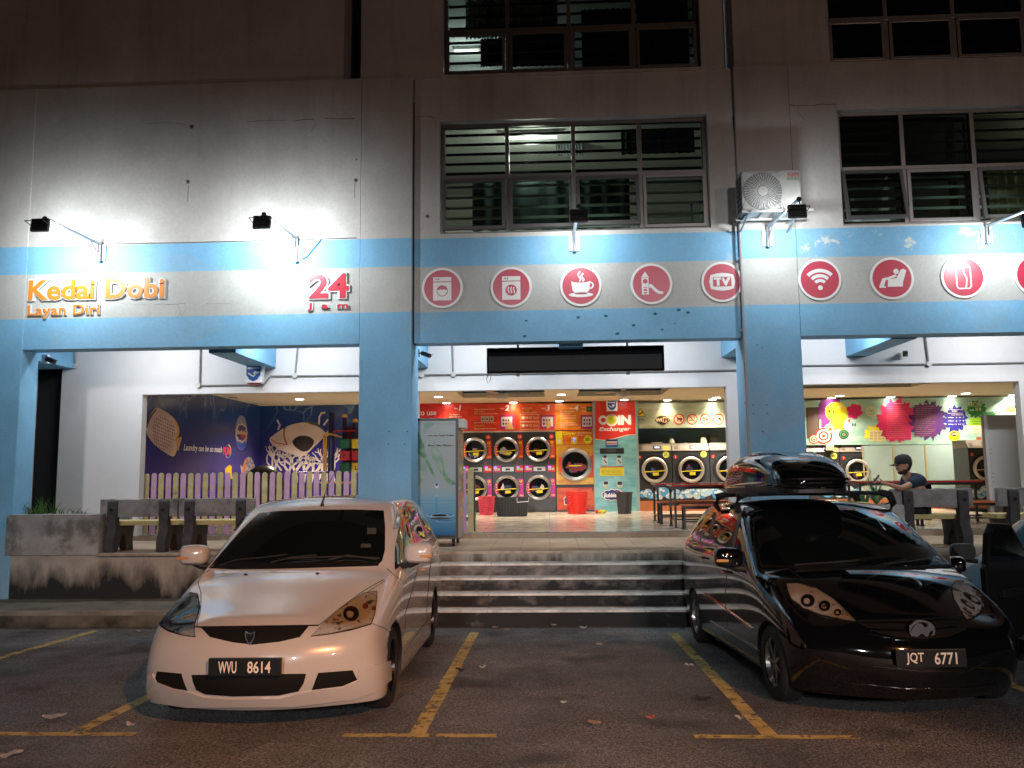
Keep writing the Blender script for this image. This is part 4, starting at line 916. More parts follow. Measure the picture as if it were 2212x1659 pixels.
# fans
def fan(p, Y, lab, a0):
    q = at(*p, Y); t = thing('ceiling_fan', lab, 'fan', (q.x, Y, q.z), group='ceiling fans in the ceiling recesses'); g = G(); g.lathe([(.001, -.10), (.10, -.09), (.15, -.03), (.15, .03), (.06, .07), (.02, .08), (.02, .3), (.001, .3)], n=20); g.build('motor', mat('fan_cream', (.6, .55, .45), .4), t, smooth=True)
    for k in range(3):
        g = G(); g.M = Matrix.Rotation(a0+k*2*pi/3, 4, 'Z') @ Matrix.Rotation(.15, 4, 'X'); g.prism([(.14, -.04), (.62, -.07), (.66, 0), (.62, .07), (.14, .04)], 'Z', .03, .04); g.build('blade', mat('fan_blade', (.5, .28, .2), .4), t)
fan(cH(985, 275), 18.0, 'ceiling fan in the left ceiling recess of the middle opening', .1); fan(cI(555, 255), 18.0, 'ceiling fan in the right ceiling recess of the middle opening', .5)
# ---------- mural room (left)
def grad_mat(name, lo, hi, z0, z1, vein=True):
    m = bpy.data.materials.new(name); m.use_nodes = True; N = m.node_tree.nodes; L = m.node_tree.links; b = N['Principled BSDF']; g = N.new('ShaderNodeNewGeometry'); s = N.new('ShaderNodeSeparateXYZ'); L.new(g.outputs['Position'], s.inputs[0])
    r = N.new('ShaderNodeMapRange'); r.inputs[1].default_value = z0; r.inputs[2].default_value = z1; L.new(s.outputs[2], r.inputs[0]); c = N.new('ShaderNodeValToRGB'); c.color_ramp.elements[0].color = (*lo, 1); c.color_ramp.elements[1].color = (*hi, 1); c.color_ramp.elements[0].position = .35; L.new(r.outputs[0], c.inputs[0])
    out = c.outputs[0]
    if vein:
        v = N.new('ShaderNodeTexVoronoi'); v.feature = 'DISTANCE_TO_EDGE'; v.inputs['Scale'].default_value = 2.2; nz = N.new('ShaderNodeTexNoise'); nz.inputs['Scale'].default_value = 1.5; L.new(g.outputs['Position'], nz.inputs['Vector'])
        ad = N.new('ShaderNodeMix'); ad.data_type = 'VECTOR'; ad.inputs[0].default_value = .5; L.new(g.outputs['Position'], ad.inputs[4]); L.new(nz.outputs['Color'], ad.inputs[5]); L.new(ad.outputs[1], v.inputs['Vector'])
        mr = N.new('ShaderNodeMapRange'); mr.inputs[1].default_value = .0; mr.inputs[2].default_value = .035; mr.inputs[3].default_value = .5; mr.inputs[4].default_value = 0; L.new(v.outputs[0], mr.inputs[0])
        m2 = N.new('ShaderNodeMapRange'); m2.inputs[1].default_value = z0+(z1-z0)*.72; m2.inputs[2].default_value = z1; L.new(s.outputs[2], m2.inputs[0]); mu = N.new('ShaderNodeMath'); mu.operation = 'MULTIPLY'; L.new(mr.outputs[0], mu.inputs[0]); L.new(m2.outputs[0], mu.inputs[1])
        mx = N.new('ShaderNodeMix'); mx.data_type = 'RGBA'; L.new(mu.outputs[0], mx.inputs[0]); L.new(out, mx.inputs[6]); mx.inputs[7].default_value = (.25, .5, .6, 1); out = mx.outputs[2]
    L.new(out, b.inputs['Base Color']); b.inputs['Roughness'].default_value = .22; return m
MUR = grad_mat('sea_mural', (.035, .016, .17), (.012, .055, .20), FZ, ZCE)
zt = atX(*cO(700, 38), XL).z
mu = thing('mural', 'underwater photo mural with big fish and white coral on the playground walls', 'mural', (XL, 18, FZ))
g = G(); g.box(XL+.001, YI+.2, FZ, XL+.012, YB+.01, ZCE-.002); g.box(XL+.012, YB, FZ, at(900, 900, YB).x-.4, YB+.012, ZCE-.002); g.build('print', MUR, mu, world=True)
def sX(pts, m, nm, k=0, fn=cO): g = G(); g.prism(pxx(pts, XL+.012, fn), 'X', XL+.013+.0015*k, XL+.0145+.0015*k); return g.build(nm, m, mu, world=True)
def sY(pts, m, nm, k=0, fn=cO, par=None, Y=YB): g = G(); g.prism(pxy(pts, Y, fn), 'Y', Y-.003-.0015*k, Y-.0015-.0015*k); return g.build(nm, m, par or mu, world=True)
def smooth_poly(pts, n=5):
    out = []; m = len(pts)
    for i in range(m):
        p0, p1, p2, p3 = pts[i-1], pts[i], pts[(i+1) % m], pts[(i+2) % m]
        for k in range(n):
            t = k/n; out.append(tuple(.5*((2*p1[j])+(-p0[j]+p2[j])*t+(2*p0[j]-5*p1[j]+4*p2[j]-p3[j])*t*t+(-p0[j]+3*p1[j]-3*p2[j]+p3[j])*t**3) for j in (0, 1)))
    return out
FISH = mat('fish_print', (.52, .36, .36), .4, c2=(.62, .50, .46), c2s=3, lo=.4, hi=.6); YL = flat('#d8a818'); CREAM = flat('#d8c4a8')
sX(smooth_poly([(270, 140), (350, 165), (440, 235), (483, 310), (487, 380), (455, 430), (450, 560), (420, 585), (370, 560), (260, 480), (200, 400), (185, 340), (210, 230)]), FISH, 'fish', 1)
sX(smooth_poly([(430, 230), (475, 290), (488, 380), (455, 425), (470, 350), (455, 290)]), YL, 'fin', 2)
sX(smooth_poly([(405, 560), (440, 500), (455, 440), (465, 520), (450, 575), (420, 588)]), CREAM, 'fin', 2)
sX([(150, 290), (165, 270), (200, 300), (190, 360)], CREAM, 'mouth', 1); sX([(455, 425), (500, 405), (514, 415), (480, 540), (470, 530), (462, 470)], flat('#c09a60'), 'tail', 1)
sX(stroke([(275, 150), (235, 200), (205, 260), (185, 320)], 14), flat('#201820'), 'stripe', 3)
g = G()
for i in range(11):
    for j in range(11):
        x = 235+i*20+j*3; y = 190+j*33+i*9
        if ((x-340)/110)**2+((y-370)/165)**2 < 1: g.prism(pxx([(x-5, y), (x, y-10), (x+5, y), (x, y+8)], XL+.012, cO), 'X', XL+.0175, XL+.019)
g.build('spot_pattern', flat('#38222c'), mu, world=True)
def tX(s, b_, m, nm='lettering', bold=.0, shear=0, fn=cO, k=3):
    (x0, y0, x1, y1) = b_; a = pxx([(x0, y1), (x1, y0)], XL+.012, fn); z0 = pxx([((x0+x1)/2, y1)], XL+.012, fn)[0][1]; z1 = pxx([((x0+x1)/2, y0)], XL+.012, fn)[0][1]
    g = G(); g.recalc = False; text_in(g, s, (a[0][0], z0, a[1][0], z1), 'X', XL+.013+.0015*k, .0012, bold, shear); return g.build(nm, m, mu, world=True)
tX('Laundry can be so much', (528, 485, 888, 560), WHT, bold=.02, shear=.2); tX('FUN', (896, 505, 965, 575), flat('#e03050'), bold=.05)
for i, (c, a0) in enumerate((('#e8c020', 0), ('#30a860', 1), ('#2080d0', 2), ('#e05020', 3), ('#d02080', 4))): sX(stroke([(942+26*cos(a0*1.1-1.6+.28*j), 540+60*sin(a0*1.1-1.6+.28*j)) for j in range(5)], 9), flat(c), 'swirl', 1)
sX(smooth_poly([(1065, 208), (1100, 240), (1122, 370), (1105, 490), (1068, 530), (1030, 490), (1010, 370), (1030, 240)]), mat('badge', (.20, .20, .30), .3, c2=(.35, .28, .22), c2s=2), 'badge', 1)
sX(smooth_poly([(1030, 450), (1068, 470), (1100, 450), (1105, 490), (1068, 528), (1032, 490)]), flat('#2848a0'), 'badge', 2)
sX(blob(1066, 370, 55, 82, 36, .16, 9, 3), CREAM, 'badge', 2); sX(blob(1066, 370, 46, 72, 36, .16, 9, 3), flat('#1c2460'), 'badge', 3); tX('Bubble', (1020, 345, 1112, 385), CREAM, bold=.03, shear=.2, k=4); tX('FUN', (1060, 375, 1105, 420), flat('#d84020'), bold=.05, k=4)
sX([(915, 700), (955, 665), (975, 680), (975, 740), (985, 800), (915, 760)], YL, 'small_fish', 1); sX(smooth_poly([(1090, 640), (1120, 598), (1155, 600), (1185, 660), (1195, 720), (1190, 800), (1085, 800), (1075, 720)]), mat('fish2', (.10, .09, .16), .4, c2=(.5, .42, .4), c2s=14, lo=.45, hi=.55), 'small_fish', 1)
sX(smooth_poly([(1090, 640), (1112, 605), (1100, 680), (1092, 740), (1076, 720)]), flat('#c87020'), 'fin', 2)
sX([(1058, 665), (1085, 700), (1085, 790), (1065, 740)], flat('#c8a890'), 'fin', 1)
# big pale fish on the back wall
PF = mat('pale_fish_print', (.62, .50, .44), .4, var=.1, vs=4)
sY(smooth_poly([(1330, 430), (1345, 405), (1480, 315), (1600, 278), (1700, 280), (1790, 320), (1850, 375), (1840, 400), (1740, 500), (1650, 580), (1560, 575), (1450, 540), (1380, 500), (1335, 455)]), PF, 'fish', 1)
sY(smooth_poly([(1545, 440), (1600, 400), (1680, 400), (1738, 440), (1720, 500), (1660, 545), (1590, 520), (1550, 480)]), flat('#2a2020'), 'fish_patch', 2)
sY(stroke([(1465, 330), (1462, 380), (1470, 430), (1490, 480)], 16), flat('#8a5a30'), 'stripe', 2); sY(stroke([(1345, 430), (1390, 465), (1440, 470), (1480, 480)], 9), flat('#b04838'), 'stripe', 2); sY(circ(1467, 320, 13, 16), flat('#281818'), 'eye', 3)
sY([(1668, 258), (1720, 262), (1780, 280), (1815, 318), (1840, 345), (1760, 305), (1690, 284)], flat('#3a4a48'), 'fin', 2)
sY([(1838, 375), (1880, 340), (1875, 400), (1845, 398)], CREAM, 'tail', 1)
rr = random.Random(3)
COR = mat('coral_print', (.66, .56, .50), .5, var=.15, vs=6)
g = G()
def coral(x, y, a, l, w, d):
    x2, y2 = x+l*cos(a), y-l*sin(a); mx_, my_ = (x+x2)/2+rr.uniform(-8, 8), (y+y2)/2+rr.uniform(-6, 6)
    if x2 < 1290: return
    g.prism(pxy(stroke([(x, y), (mx_, my_), (x2, y2)], w), YB, cO), 'Y', YB-.003-.0008*d, YB-.0022-.0008*d)
    if d < 4:
        for s in (-1, 1):
            if rr.random() < .92: coral(x2, y2, a+s*rr.uniform(.25, .75), l*rr.uniform(.62, .9), w*.72, d+1)
for x, a, l, w in ((1440, 2.1, 90, 26), (1400, 1.9, 110, 22), (1500, 1.5, 80, 30), (1570, 1.6, 85, 34), (1640, 1.4, 85, 34), (1710, 1.2, 80, 32), (1760, 1.0, 90, 28), (1850, 1.45, 90, 30), (1930, 1.7, 90, 26)): coral(x, 830, a, l*1.15, w, 0)
g.build('coral', COR, mu, world=True)
for pts in ([(1405, 340), (1425, 300), (1405, 262), (1398, 250)], [(1320, 495), (1350, 560), (1380, 640), (1440, 720)], [(1785, 300), (1790, 220), (1810, 185), (1845, 182)], [(1830, 300), (1870, 245)]): sY(stroke(pts, 16), COR, 'coral', 2)
# notice on the mural edge
nt_ = thing('notice', 'narrow yellow notice with a red heading at the left edge of the mural', 'notice', (XL+.02, 14.6, 1.9))
a = pxx([(118, 704), (182, 415), (182, 388)], XL+.02, cO)
g = G(); yn = sorted([a[0][0], a[1][0]]); g.box(XL+.018, yn[0], a[0][1], XL+.021, yn[1], a[1][1]); g.build('sheet', flat('#d8c418'), nt_, world=True)
g = G(); g.box(XL+.018, yn[0], a[1][1], XL+.022, yn[1], a[2][1]); g.build('heading', flat('#b82020'), nt_, world=True)
g = G(); g.recalc = False
for k in range(12):
    z = a[1][1]-.06-k*(a[1][1]-a[0][1])/13; text_in(g, ['Notis kepada pelanggan', 'Sila jaga anak anda', 'Do not run', 'Jangan panjat pagar'][k % 4], (yn[0]+.03, z-.02, yn[1]-.03, z+.02), 'X', XL+.0215, .001)
g.build('lettering', flat('#504010'), nt_, world=True)
# playground set
pg = thing('playground_set', 'navy and yellow play frame with coloured letter blocks behind the picket fence', 'playground', (at(770, 1000, 19).x, 19, FZ))
YP = 18.6; pz = lambda p: at(*p, YP)
NAVY = mat('navy_post', (.015, .02, .10), .35); YEP = mat('yellow_pipe', (.65, .38, .03), .35); RDP = flat('#a81828')
for x, y in ((1905, 185), (2025, 220), (2122, 262)):
    q = pz(cO(x, y)); g = G(); g.cyl((q.x, YP, FZ), .075 if x < 2000 else .06, q.z-FZ, n=14); g.build('post', NAVY, pg, world=True, smooth=True)
    if x > 2000: g = G(); g.sphere((q.x, YP, q.z), .065); g.build('post_cap', YEP, pg, world=True)
for pts in ([cO(1832, 395), cO(1832, 715)], [cO(1832, 385), cO(1900, 380), cO(2000, 412)], [cO(1780, 830), cO(2130, 830)], [cO(1850, 400), cO(1850, 715)]):
    g = G(); g.tube([at(*p, YP-.12) for p in pts], .022, 8); g.build('rail', YEP, pg, world=True, smooth=True)
for pts in ([cO(1910, 355), cO(2125, 352)],): g = G(); g.tube([at(*p, YP-.05) for p in pts], .025, 8); g.build('rail', RDP, pg, world=True)
bc = ['#0e5a34', '#d0b020', '#b81c28', '#b81c28', '#0e5a34', '#d0b020']; bl = ['', '', 'F', 'O', 'P', 'L']
for k in range(6):
    x0, y0 = (1975, 2085)[k % 2], (425, 535, 645)[k//2]; b_ = pbox(x0, y0+92, x0+95, y0, YP-.2, cO)
    g = G(); g.box(b_[0], YP-.2, b_[1], b_[2], YP-.02, b_[3]); o = g.build('letter_block', flat(bc[k], .35), pg, world=True, bevel=.03)
    if bl[k]: g = G(); text_in(g, bl[k], (b_[0]+.09, b_[1]+.06, b_[2]-.09, b_[3]-.06), 'Y', YP-.203, .003, bold=.02); g.build('letter', BLK, o, world=True)
q0 = pz(cO(2040, 340)); g = G(); g.box(q0.x, YP+.1, q0.z-.9, q0.x+.9, YP+.13, q0.z+.08); g.build('panel', mat('dark_red_panel', (.22, .02, .03), .4), pg, world=True)
q0 = pz(cO(1470, 735)); g = G(); g.tube([pz(cO(1500, 790)), pz(cO(1600, 740)), pz(cO(1900, 735)), pz(cO(2100, 738))], .03, 8); g.build('slide_edge', flat('#4a1878'), pg, world=True)
q0 = at(*cO(1265, 690), 17.5); g = G(); g.sphere((q0.x+.02, 17.5, q0.z-.42), .62, 20, 14, (.75, .6, .75)); o_ = solo(g, 'massage_chair', mat('black_leather', (.008, .008, .009), .35), 'black rounded chair back behind the picket fence', 'chair', smooth=True)
# ---------- helpers for the back wall graphics
def panel(x0, y0, x1, y1, m, nm, fn, par, Y=YB, th=.02, k=0):
    b_ = pbox(x0, y0, x1, y1, Y, fn); g = G(); g.box(b_[0], Y-.0015*k, b_[1], b_[2], Y+th-.0015*k, b_[3]); return g.build(nm, m, par, world=True), b_
def txt(s, x0, y0, x1, y1, m, fn, par, Y=YB, k=3, bold=0.01, shear=0):
    b_ = pbox(x0, y1, x1, y0, Y, fn); b_ = (b_[0], min(b_[1], b_[3]), b_[2], max(b_[1], b_[3])); g = G(); g.recalc = False
    text_in(g, s, b_, 'Y', Y-.002*k, .0015, bold, shear); return g.build('lettering', m, par, world=True)
def streaky(name, c, c2, s=2.0): return mat(name, c, .35, c2=c2, c2s=s, lo=.44, hi=.58, stretch=(1, 1, 3.0))
bn = thing('instruction_banner', 'red to orange how to use banner with steps 1 to 4 above the stacked dryers', 'banner', (at(1090, 900, YB).x, YB, 3.1))
segs = [(120, 470, '#b01a18'), (470, 705, '#c02a18'), (705, 1135, '#c0301a'), (1135, 1478, '#c8481a'), (1478, 1831, '#c8701a')]
for i, (a, b_, c) in enumerate(segs):
    wv = lambda x: [(x+6*sin(j*1.3+i), 350+(600-350)*j/8) for j in range(9)]
    pts = [(a, 350)]+[(b_+(6*sin(j*1.1+i) if i < 4 else 0), 350-8*(i*0)+(250)*j/8) for j in range(9)]+[(a, 600)] if i == 0 else [(a+6*sin(j*1.1+i-1), 350+250*j/8) for j in range(8, -1, -1)]+[(b_+(6*sin(j*1.1+i) if i < 4 else 0), 350+250*j/8) for j in range(9)]
    g = G(); g.prism(pxy(pts, YB, cH), 'Y', YB, YB+.02); g.build('print', streaky('banner_%d' % i, c, tuple(min(1, x*1.25+.01) for x in srgb(c))), bn, world=True)
CRM = flat('#f0dcc0')
txt('to use', 228, 415, 395, 460, WHT, cH, bn, bold=.015)
for s, x0, x1 in (('1', 597, 622), ('2', 1015, 1055), ('3', 1392, 1425), ('4', 1648, 1685)):
    txt(s, x0, 365, x1, 418, WHT, cH, bn, bold=.02, shear=.15); txt('Step', x0-42, 388, x0-6, 406, CRM, cH, bn, shear=.2)
for s, x0, y0, x1, y1, c in (('Put linens &', 515, 443, 610, 458, CRM), ('latch the door', 515, 462, 632, 477, CRM), ('Letakkan', 560, 512, 665, 526, CRM), ('Select drying program', 740, 396, 928, 412, CRM), ('Pilih program pengeringan', 740, 436, 955, 452, CRM),
        ('Minimum drying time', 740, 518, 928, 533, CRM), ('Masa pengering minima', 740, 572, 935, 588, CRM), ('Insert coins', 1172, 385, 1265, 398, CRM), ('Masukkan syiling', 1172, 424, 1306, 438, CRM), ('Remove clothes', 1518, 418, 1650, 431, CRM), ('when cycle', 1518, 437, 1608, 450, CRM),
        ('complete in order', 1518, 457, 1668, 471, CRM), ('to avoid wrinkles', 1518, 476, 1665, 491, CRM), ('Keluarkan pakaian', 1518, 520, 1665, 534, CRM), ('untuk mengelakkan', 1518, 538, 1680, 553, CRM), ('kedutan', 1518, 557, 1588, 570, CRM)):
    txt(s, x0, y0, x1, y1, c, cH, bn)
YT = flat('#e0b818')
for s, x0, y0, x1, y1 in (('选择烘干程序', 740, 416, 830, 432), ('最少烘干时间', 740, 544, 830, 560), ('投入硬币', 1172, 404, 1240, 418), ('取出衣物以免起皱', 1518, 498, 1672, 514)): txt(s, x0, y0, x1, y1, YT, cH, bn)
for x in (800, 840, 881): 
    p_, b_ = panel(x, 520-5, x+33, 465, flat('#b0a8a0'), 'button_picture', cH, bn, k=2, th=.004); sY(circ(x+16, 492, 9, 14), flat('#303030'), 'button_dot', 3, cH, bn)
for x0, x1 in ((972, 1098), (1340, 1468), (1708, 1822)):
    panel(x0, 582, x1, 455, flat('#981868'), 'machine_picture', cH, bn, k=1, th=.004); panel(x0+14, 560, x1-14, 472, flat('#c8c0c0'), 'machine_picture', cH, bn, k=2, th=.004)
    for j in range(6): panel(x0+24+(j % 3)*24, 545-(j//3)*32, x0+40+(j % 3)*24, 525-(j//3)*32, flat(['#383038', '#a03060', '#404050'][j % 3]), 'machine_button', cH, bn, k=3, th=.004)
for pts in ([(1020, 585), (1045, 540), (1070, 520), (1098, 575), (1098, 585)], [(1395, 575), (1395, 520), (1410, 500), (1440, 540), (1420, 575)]): sY(smooth_poly(pts, 3), flat('#c89860'), 'hand_picture', 5, cH, bn)
for y in (448, 520): 
    sY(stroke([(1157, y), (1325, y), (1325, y+66), (1157, y+66), (1157, y)], 4), CRM, 'box_outline', 3, cH, bn); sY(circ(1183, y+32, 16, 16), CRM, 'coin_symbol', 3, cH, bn); txt('RM 4.30  25 min', 1206, y+20, 1318, y+42, CRM, cH, bn); 
panel(120, 612, 1831, 600, mat('pale_trim', (.6, .55, .5), .4), 'trim', cH, bn, th=.03)
p_, b_ = panel(1728+34, 425, 1728+80, 378, flat('#101810'), 'symbol', cH, bn, k=2, th=.004); sY([(1785, 382), (1806, 402), (1785, 422), (1764, 402)], flat('#2a7a4a'), 'symbol', 4, cH, bn)
txt('Press', 1715, 380, 1752, 394, CRM, cH, bn); txt('Tekan', 1715, 414, 1752, 426, CRM, cH, bn); txt('按下', 1722, 397, 1752, 410, YT, cH, bn)
# ---------- dryers
DB = mat('charcoal_machine', (.030, .031, .034), .35, var=.1, vs=3); RING = mat('door_ring', (.42, .42, .43), .28, .85); DGL = mat('dark_door_glass', (.006, .007, .009), .06, coat=.5)
GLD = flat('#e8d020')
CLO = ['#20284a', '#b0b0b8', '#101014', '#5a2038', '#30303c', '#c8b8a8', '#28407a', '#701828', '#484850', '#8a7a68']
def door(par, cx, cz, R, Yf, seed, ring=RING, glow=1, black_surround=0, parts=True, handle='bar', clothes=7):
    o = None
    if black_surround:
        g = G(); g.lathe([(.001, -.012), (R*black_surround, -.012), (R*black_surround*1.02, .0), (.001, .0)], (cx, Yf, cz), 'Y', 36); g.build('door_surround', mat('black_rubber', (.008, .008, .008), .5), par, smooth=True)
    g = G(); g.lathe([(R*.74, -.02), (R*.78, -.055), (R*.90, -.07), (R, -.045), (R, 0), (R*.74, 0)], (cx, Yf, cz), 'Y', 48, closed=True); o = g.build('door', ring, par, smooth=True)
    g = G(); g.cyl((cx, Yf-.024, cz), R*.75, .02, 'Y', 40); g.build('glass', DGL, o)
    rr = random.Random(seed); g = G()
    mats = [flat(rr.choice(CLO), .6) for _ in range(4)]
    for k in range(clothes):
        a = rr.uniform(0, 6.28); d = rr.uniform(0, R*.42); g.cur = k % 4
        pts = blob(cx+d*cos(a), cz-R*.16+d*sin(a)*.8, R*rr.uniform(.12, .3), R*rr.uniform(.08, .26), 14, .45, 3, seed*7+k)
        pts = [(x, z) for x, z in pts]
        pts = [((x-cx)*min(1, R*.72/max(1e-6, math.hypot(x-cx, z-cz)))+cx, (z-cz)*min(1, R*.72/max(1e-6, math.hypot(x-cx, z-cz)))+cz) for x, z in pts]
        g.prism(pts, 'Y', Yf-.026-.0008*k, Yf-.0245)
    if clothes: g.build('laundry_behind_glass', mats, o)
    if handle == 'bar':
        g = G(); g.M = Matrix.Translation((cx, 0, cz-R*.1)) @ Matrix.Rotation(-.05, 4, 'Y'); g.box(-R*.78, Yf-.078, -R*.032, R*.78, Yf-.072, R*.032); g.box(-R*.15, Yf-.036, -R*.34, R*.3, Yf-.033, -R*.10); g.build('tape_strip', GLD, o)
    return o
S_ = .002946
def dryer_stack(px0, px1, ls, lab, seed):
    cx = (at(*cH(px0, 900), YB).x+at(*cH(px1, 900), YB).x)/2; t = thing('stacked_dryer', lab, 'dryer', (cx, YB, FZ), group='charcoal stacked dryers in a row under the red banner')
    w = .418; X = lambda p: (p-757)*S_; Z = lambda p: (1340-p)*S_
    g = G(); g.box(-w, 0, .03, w, .78, Z(622)); g.box(-w+.03, .03, 0, w-.03, .7, .03); g.build('cabinet', DB, t, bevel=.006)
    g = G(); g.box(-w+.01, -.004, Z(905), w-.01, .0, Z(900)); g.box(-w+.01, -.004, Z(987), w-.01, .0, Z(984)); g.box(-w+.01, -.004, Z(1262), w-.01, 0, Z(1260)); g.build('panel_seam', BLK, t)
    for j, (cy, sy) in enumerate(((778, 0), (1122, 344))):
        d = door(t, X(745), Z(cy), .332, 0, seed+j*5, clothes=8 if (seed+j) % 3 else 5)
        c1 = '#c8401c' if j == 0 else '#b02880'
        g = G(); y0, y1 = (695, 858) if j == 0 else (1042, 1208); g.prism([(X(838), Z(y0)), (X(897), Z(y0)), (X(897), Z(y1)), (X(842), Z(y1)), (X(860), Z(y1-60)), (X(862), Z(y0+50))], 'Y', -.003, -.0005); g.build('sticker', flat(c1), t)
        g = G(); g.prism(circ(X(872), Z(y0+22), .037, 18), 'Y', -.006, -.0035); g.build('sticker', flat('#e8c830'), t); g = G(); text_in(g, ls[j], (X(872)-.016, Z(y0+22)-.02, X(872)+.016, Z(y0+22)+.02), 'Y', -.0065, .001, bold=.02); g.build('letter', flat('#301808'), t)
        g = G(); text_in(g, 'Dryer', (X(855), Z(y0+58), X(893), Z(y0+46)), 'Y', -.0035, .001); text_in(g, 'RM4', (X(862), Z(y1-10), X(893), Z(y1-24)), 'Y', -.0035, .001, bold=.02); g.build('lettering', flat('#f0d070'), t)
        g = G(); g.prism([(X(642), Z(cy-48)), (X(668), Z(cy-48)), (X(664), Z(cy)), (X(672), Z(cy+56)), (X(645), Z(cy+56)), (X(636), Z(cy))], 'Y', -.072, -.0695); g.build('sticker', flat('#c84a18' if j == 0 else '#c02850'), d)
        g = G(); [g.prism(circ(X(652), Z(cy-30+k*24), .015, 12), 'Y', -.0745, -.0725) for k in range(4)]; g.build('sticker', CRM, d)
    for x0, x1, c in ((617, 690, '#b82868'), (822, 897, '#b82420')):
        g = G(); g.box(X(x0), -.006, Z(982), X(x1), -.001, Z(922)); g.build('coin_box', flat(c), t); g = G(); g.box(X(x0+14), -.010, Z(966), X(x0+40), -.0065, Z(932)); g.box(X(x0+44), -.010, Z(966), X(x1-6), -.0065, Z(946)); g.build('coin_slot', flat('#c8b8a0'), t)
        g = G(); g.box(X(x0+16), -.012, Z(943), X(x0+36), -.0105, Z(930)); g.build('display', mat('lit_blue', (.1, .12, 1), emit=3), t)
    g = G(); g.box(X(702), -.012, Z(974), X(808), -.001, Z(936)); g.build('control_panel', mat('silver_panel', (.45, .45, .44), .35, .5), t); g = G(); g.box(X(735), -.0145, Z(966), X(775), -.0125, Z(948)); g.build('display', BLK, t)
    g = G(); g.prism(circ(X(868), Z(664), .068, 24), 'Y', -.004, -.0005); g.build('sticker', flat('#c03020'), t); g = G(); text_in(g, '13', (X(856), Z(672), X(876), Z(654)), 'Y', -.0045, .001, bold=.03); text_in(g, 'kg', (X(878), Z(672), X(886), Z(666)), 'Y', -.0045, .001); g.build('lettering', CRM, t)
    g = G(); g.box(X(740), -.003, Z(1312), X(778), -.0005, Z(1304)); g.build('vent', flat('#505050'), t)
    g = G(); g.prism([(X(836), Z(918)), (X(836), Z(904)), (X(829), Z(904)), (X(840), Z(892)), (X(851), Z(904)), (X(844), Z(904)), (X(844), Z(918))], 'Y', -.003, -.0005); g.build('arrow', flat('#c02020'), t)
    return t
dryer_stack(615, 900, 'EF', 'stacked dryer with door letters E and F, leftmost and partly behind the water machine', 1)
dryer_stack(903, 1188, 'CD', 'middle stacked dryer with door letters C and D', 2)
dryer_stack(1190, 1476, 'AB', 'stacked dryer with door letters A and B beside the big yellow dryer', 3)
g = G(); b_ = pbox(440, 1340, 612, 622, YB, cH); g.box(b_[0], YB, FZ, b_[2], YB+.78, b_[3]); solo(g, 'dryer_cabinet', DB, 'dark machine cabinet mostly hidden behind the water machine', 'dryer', bevel=.01)
# big dryer
cx = (at(*cH(1480, 900), YB).x+at(*cH(1831, 900), YB).x)/2; bd = thing('large_dryer', 'big yellow and orange 20 kilogram dryer between the charcoal dryers and the coin machine', 'dryer', (cx, YB, FZ))
X = lambda p: (p-1655)*S_; Z = lambda p: (1340-p)*S_; AMB = streaky('amber_wrap', (.62, .36, .04), (.50, .20, .02), 2.5); ORW = streaky('orange_wrap', (.60, .17, .02), (.50, .08, .02), 3)
g = G(); g.box(X(1482), 0, 0, X(1829), .8, Z(612)); g.build('cabinet', DB, bd)
g = G(); g.box(X(1484), -.005, Z(740), X(1827), -.001, Z(616)); g.cur = 1; g.box(X(1484), -.005, Z(1098), X(1827), -.001, Z(743)); g.cur = 2; g.box(X(1488), -.005, Z(1325), X(1827), -.001, Z(1125)); g.build('wrap', [ORW, AMB, streaky('red_wrap', (.55, .09, .02), (.40, .03, .02), 2)], bd)
g = G(); text_in(g, 'Dryer', (X(1555), Z(662), X(1673), Z(622)), 'Y', -.0055, .002, bold=.03); g.build('lettering', flat('#d8d018'), bd)
g = G(); text_in(g, 'Mesin Pengering', (X(1683), Z(644), X(1810), Z(628)), 'Y', -.0055, .002, bold=.01); text_in(g, '烘干机', (X(1683), Z(664), X(1730), Z(650)), 'Y', -.0055, .002); g.build('lettering', CRM, bd)
g = G(); g.prism(circ(X(1776), Z(695), .112, 28), 'Y', -.009, -.0055); g.build('sticker', flat('#dcd424'), bd); g = G(); text_in(g, '20', (X(1748), Z(708), X(1790), Z(680)), 'Y', -.0095, .001, bold=.03); text_in(g, 'kg', (X(1793), Z(708), X(1808), Z(700)), 'Y', -.0095, .001); g.build('lettering', flat('#202010'), bd)
g = G(); g.box(X(1484), -.009, Z(738), X(1545), -.0055, Z(618)); g.box(X(1626), -.009, Z(736), X(1678), -.0055, Z(672)); g.build('sticker', flat('#d0c81c'), bd)
g = G(); g.box(X(1640), -.012, Z(726), X(1664), -.0095, Z(690)); g.box(X(1498), -.012, Z(722), X(1528), -.0095, Z(690)); g.cur = 1; g.sphere((X(1650), -.014, Z(690)), .03, 12, 8); g.build('sticker', [flat('#d8d0c0'), mat('lit_blue', (.1, .12, 1))], bd)
door(bd, X(1655), Z(920), .44, -.006, 11, clothes=12, handle='none')
g = G(); g.M = Matrix.Translation((X(1655), 0, Z(930))); g.box(-.17, -.085, -.012, .17, -.078, .012); g.build('tape_strip', GLD, bd)
g = G(); g.prism([(X(1768), Z(805)), (X(1825), Z(805)), (X(1825), Z(1038)), (X(1760), Z(1038)), (X(1800), Z(990)), (X(1806), Z(920)), (X(1790), Z(850))], 'Y', -.009, -.0055); g.prism([(X(1513), Z(852)), (X(1536), Z(852)), (X(1530), Z(920)), (X(1540), Z(992)), (X(1513), Z(992)), (X(1505), Z(920))], 'Y', -.086, -.083); g.build('sticker', flat('#c03c18'), bd)
g = G(); g.prism(circ(X(1799), Z(824), .05, 18), 'Y', -.012, -.0095); g.build('sticker', YL, bd)
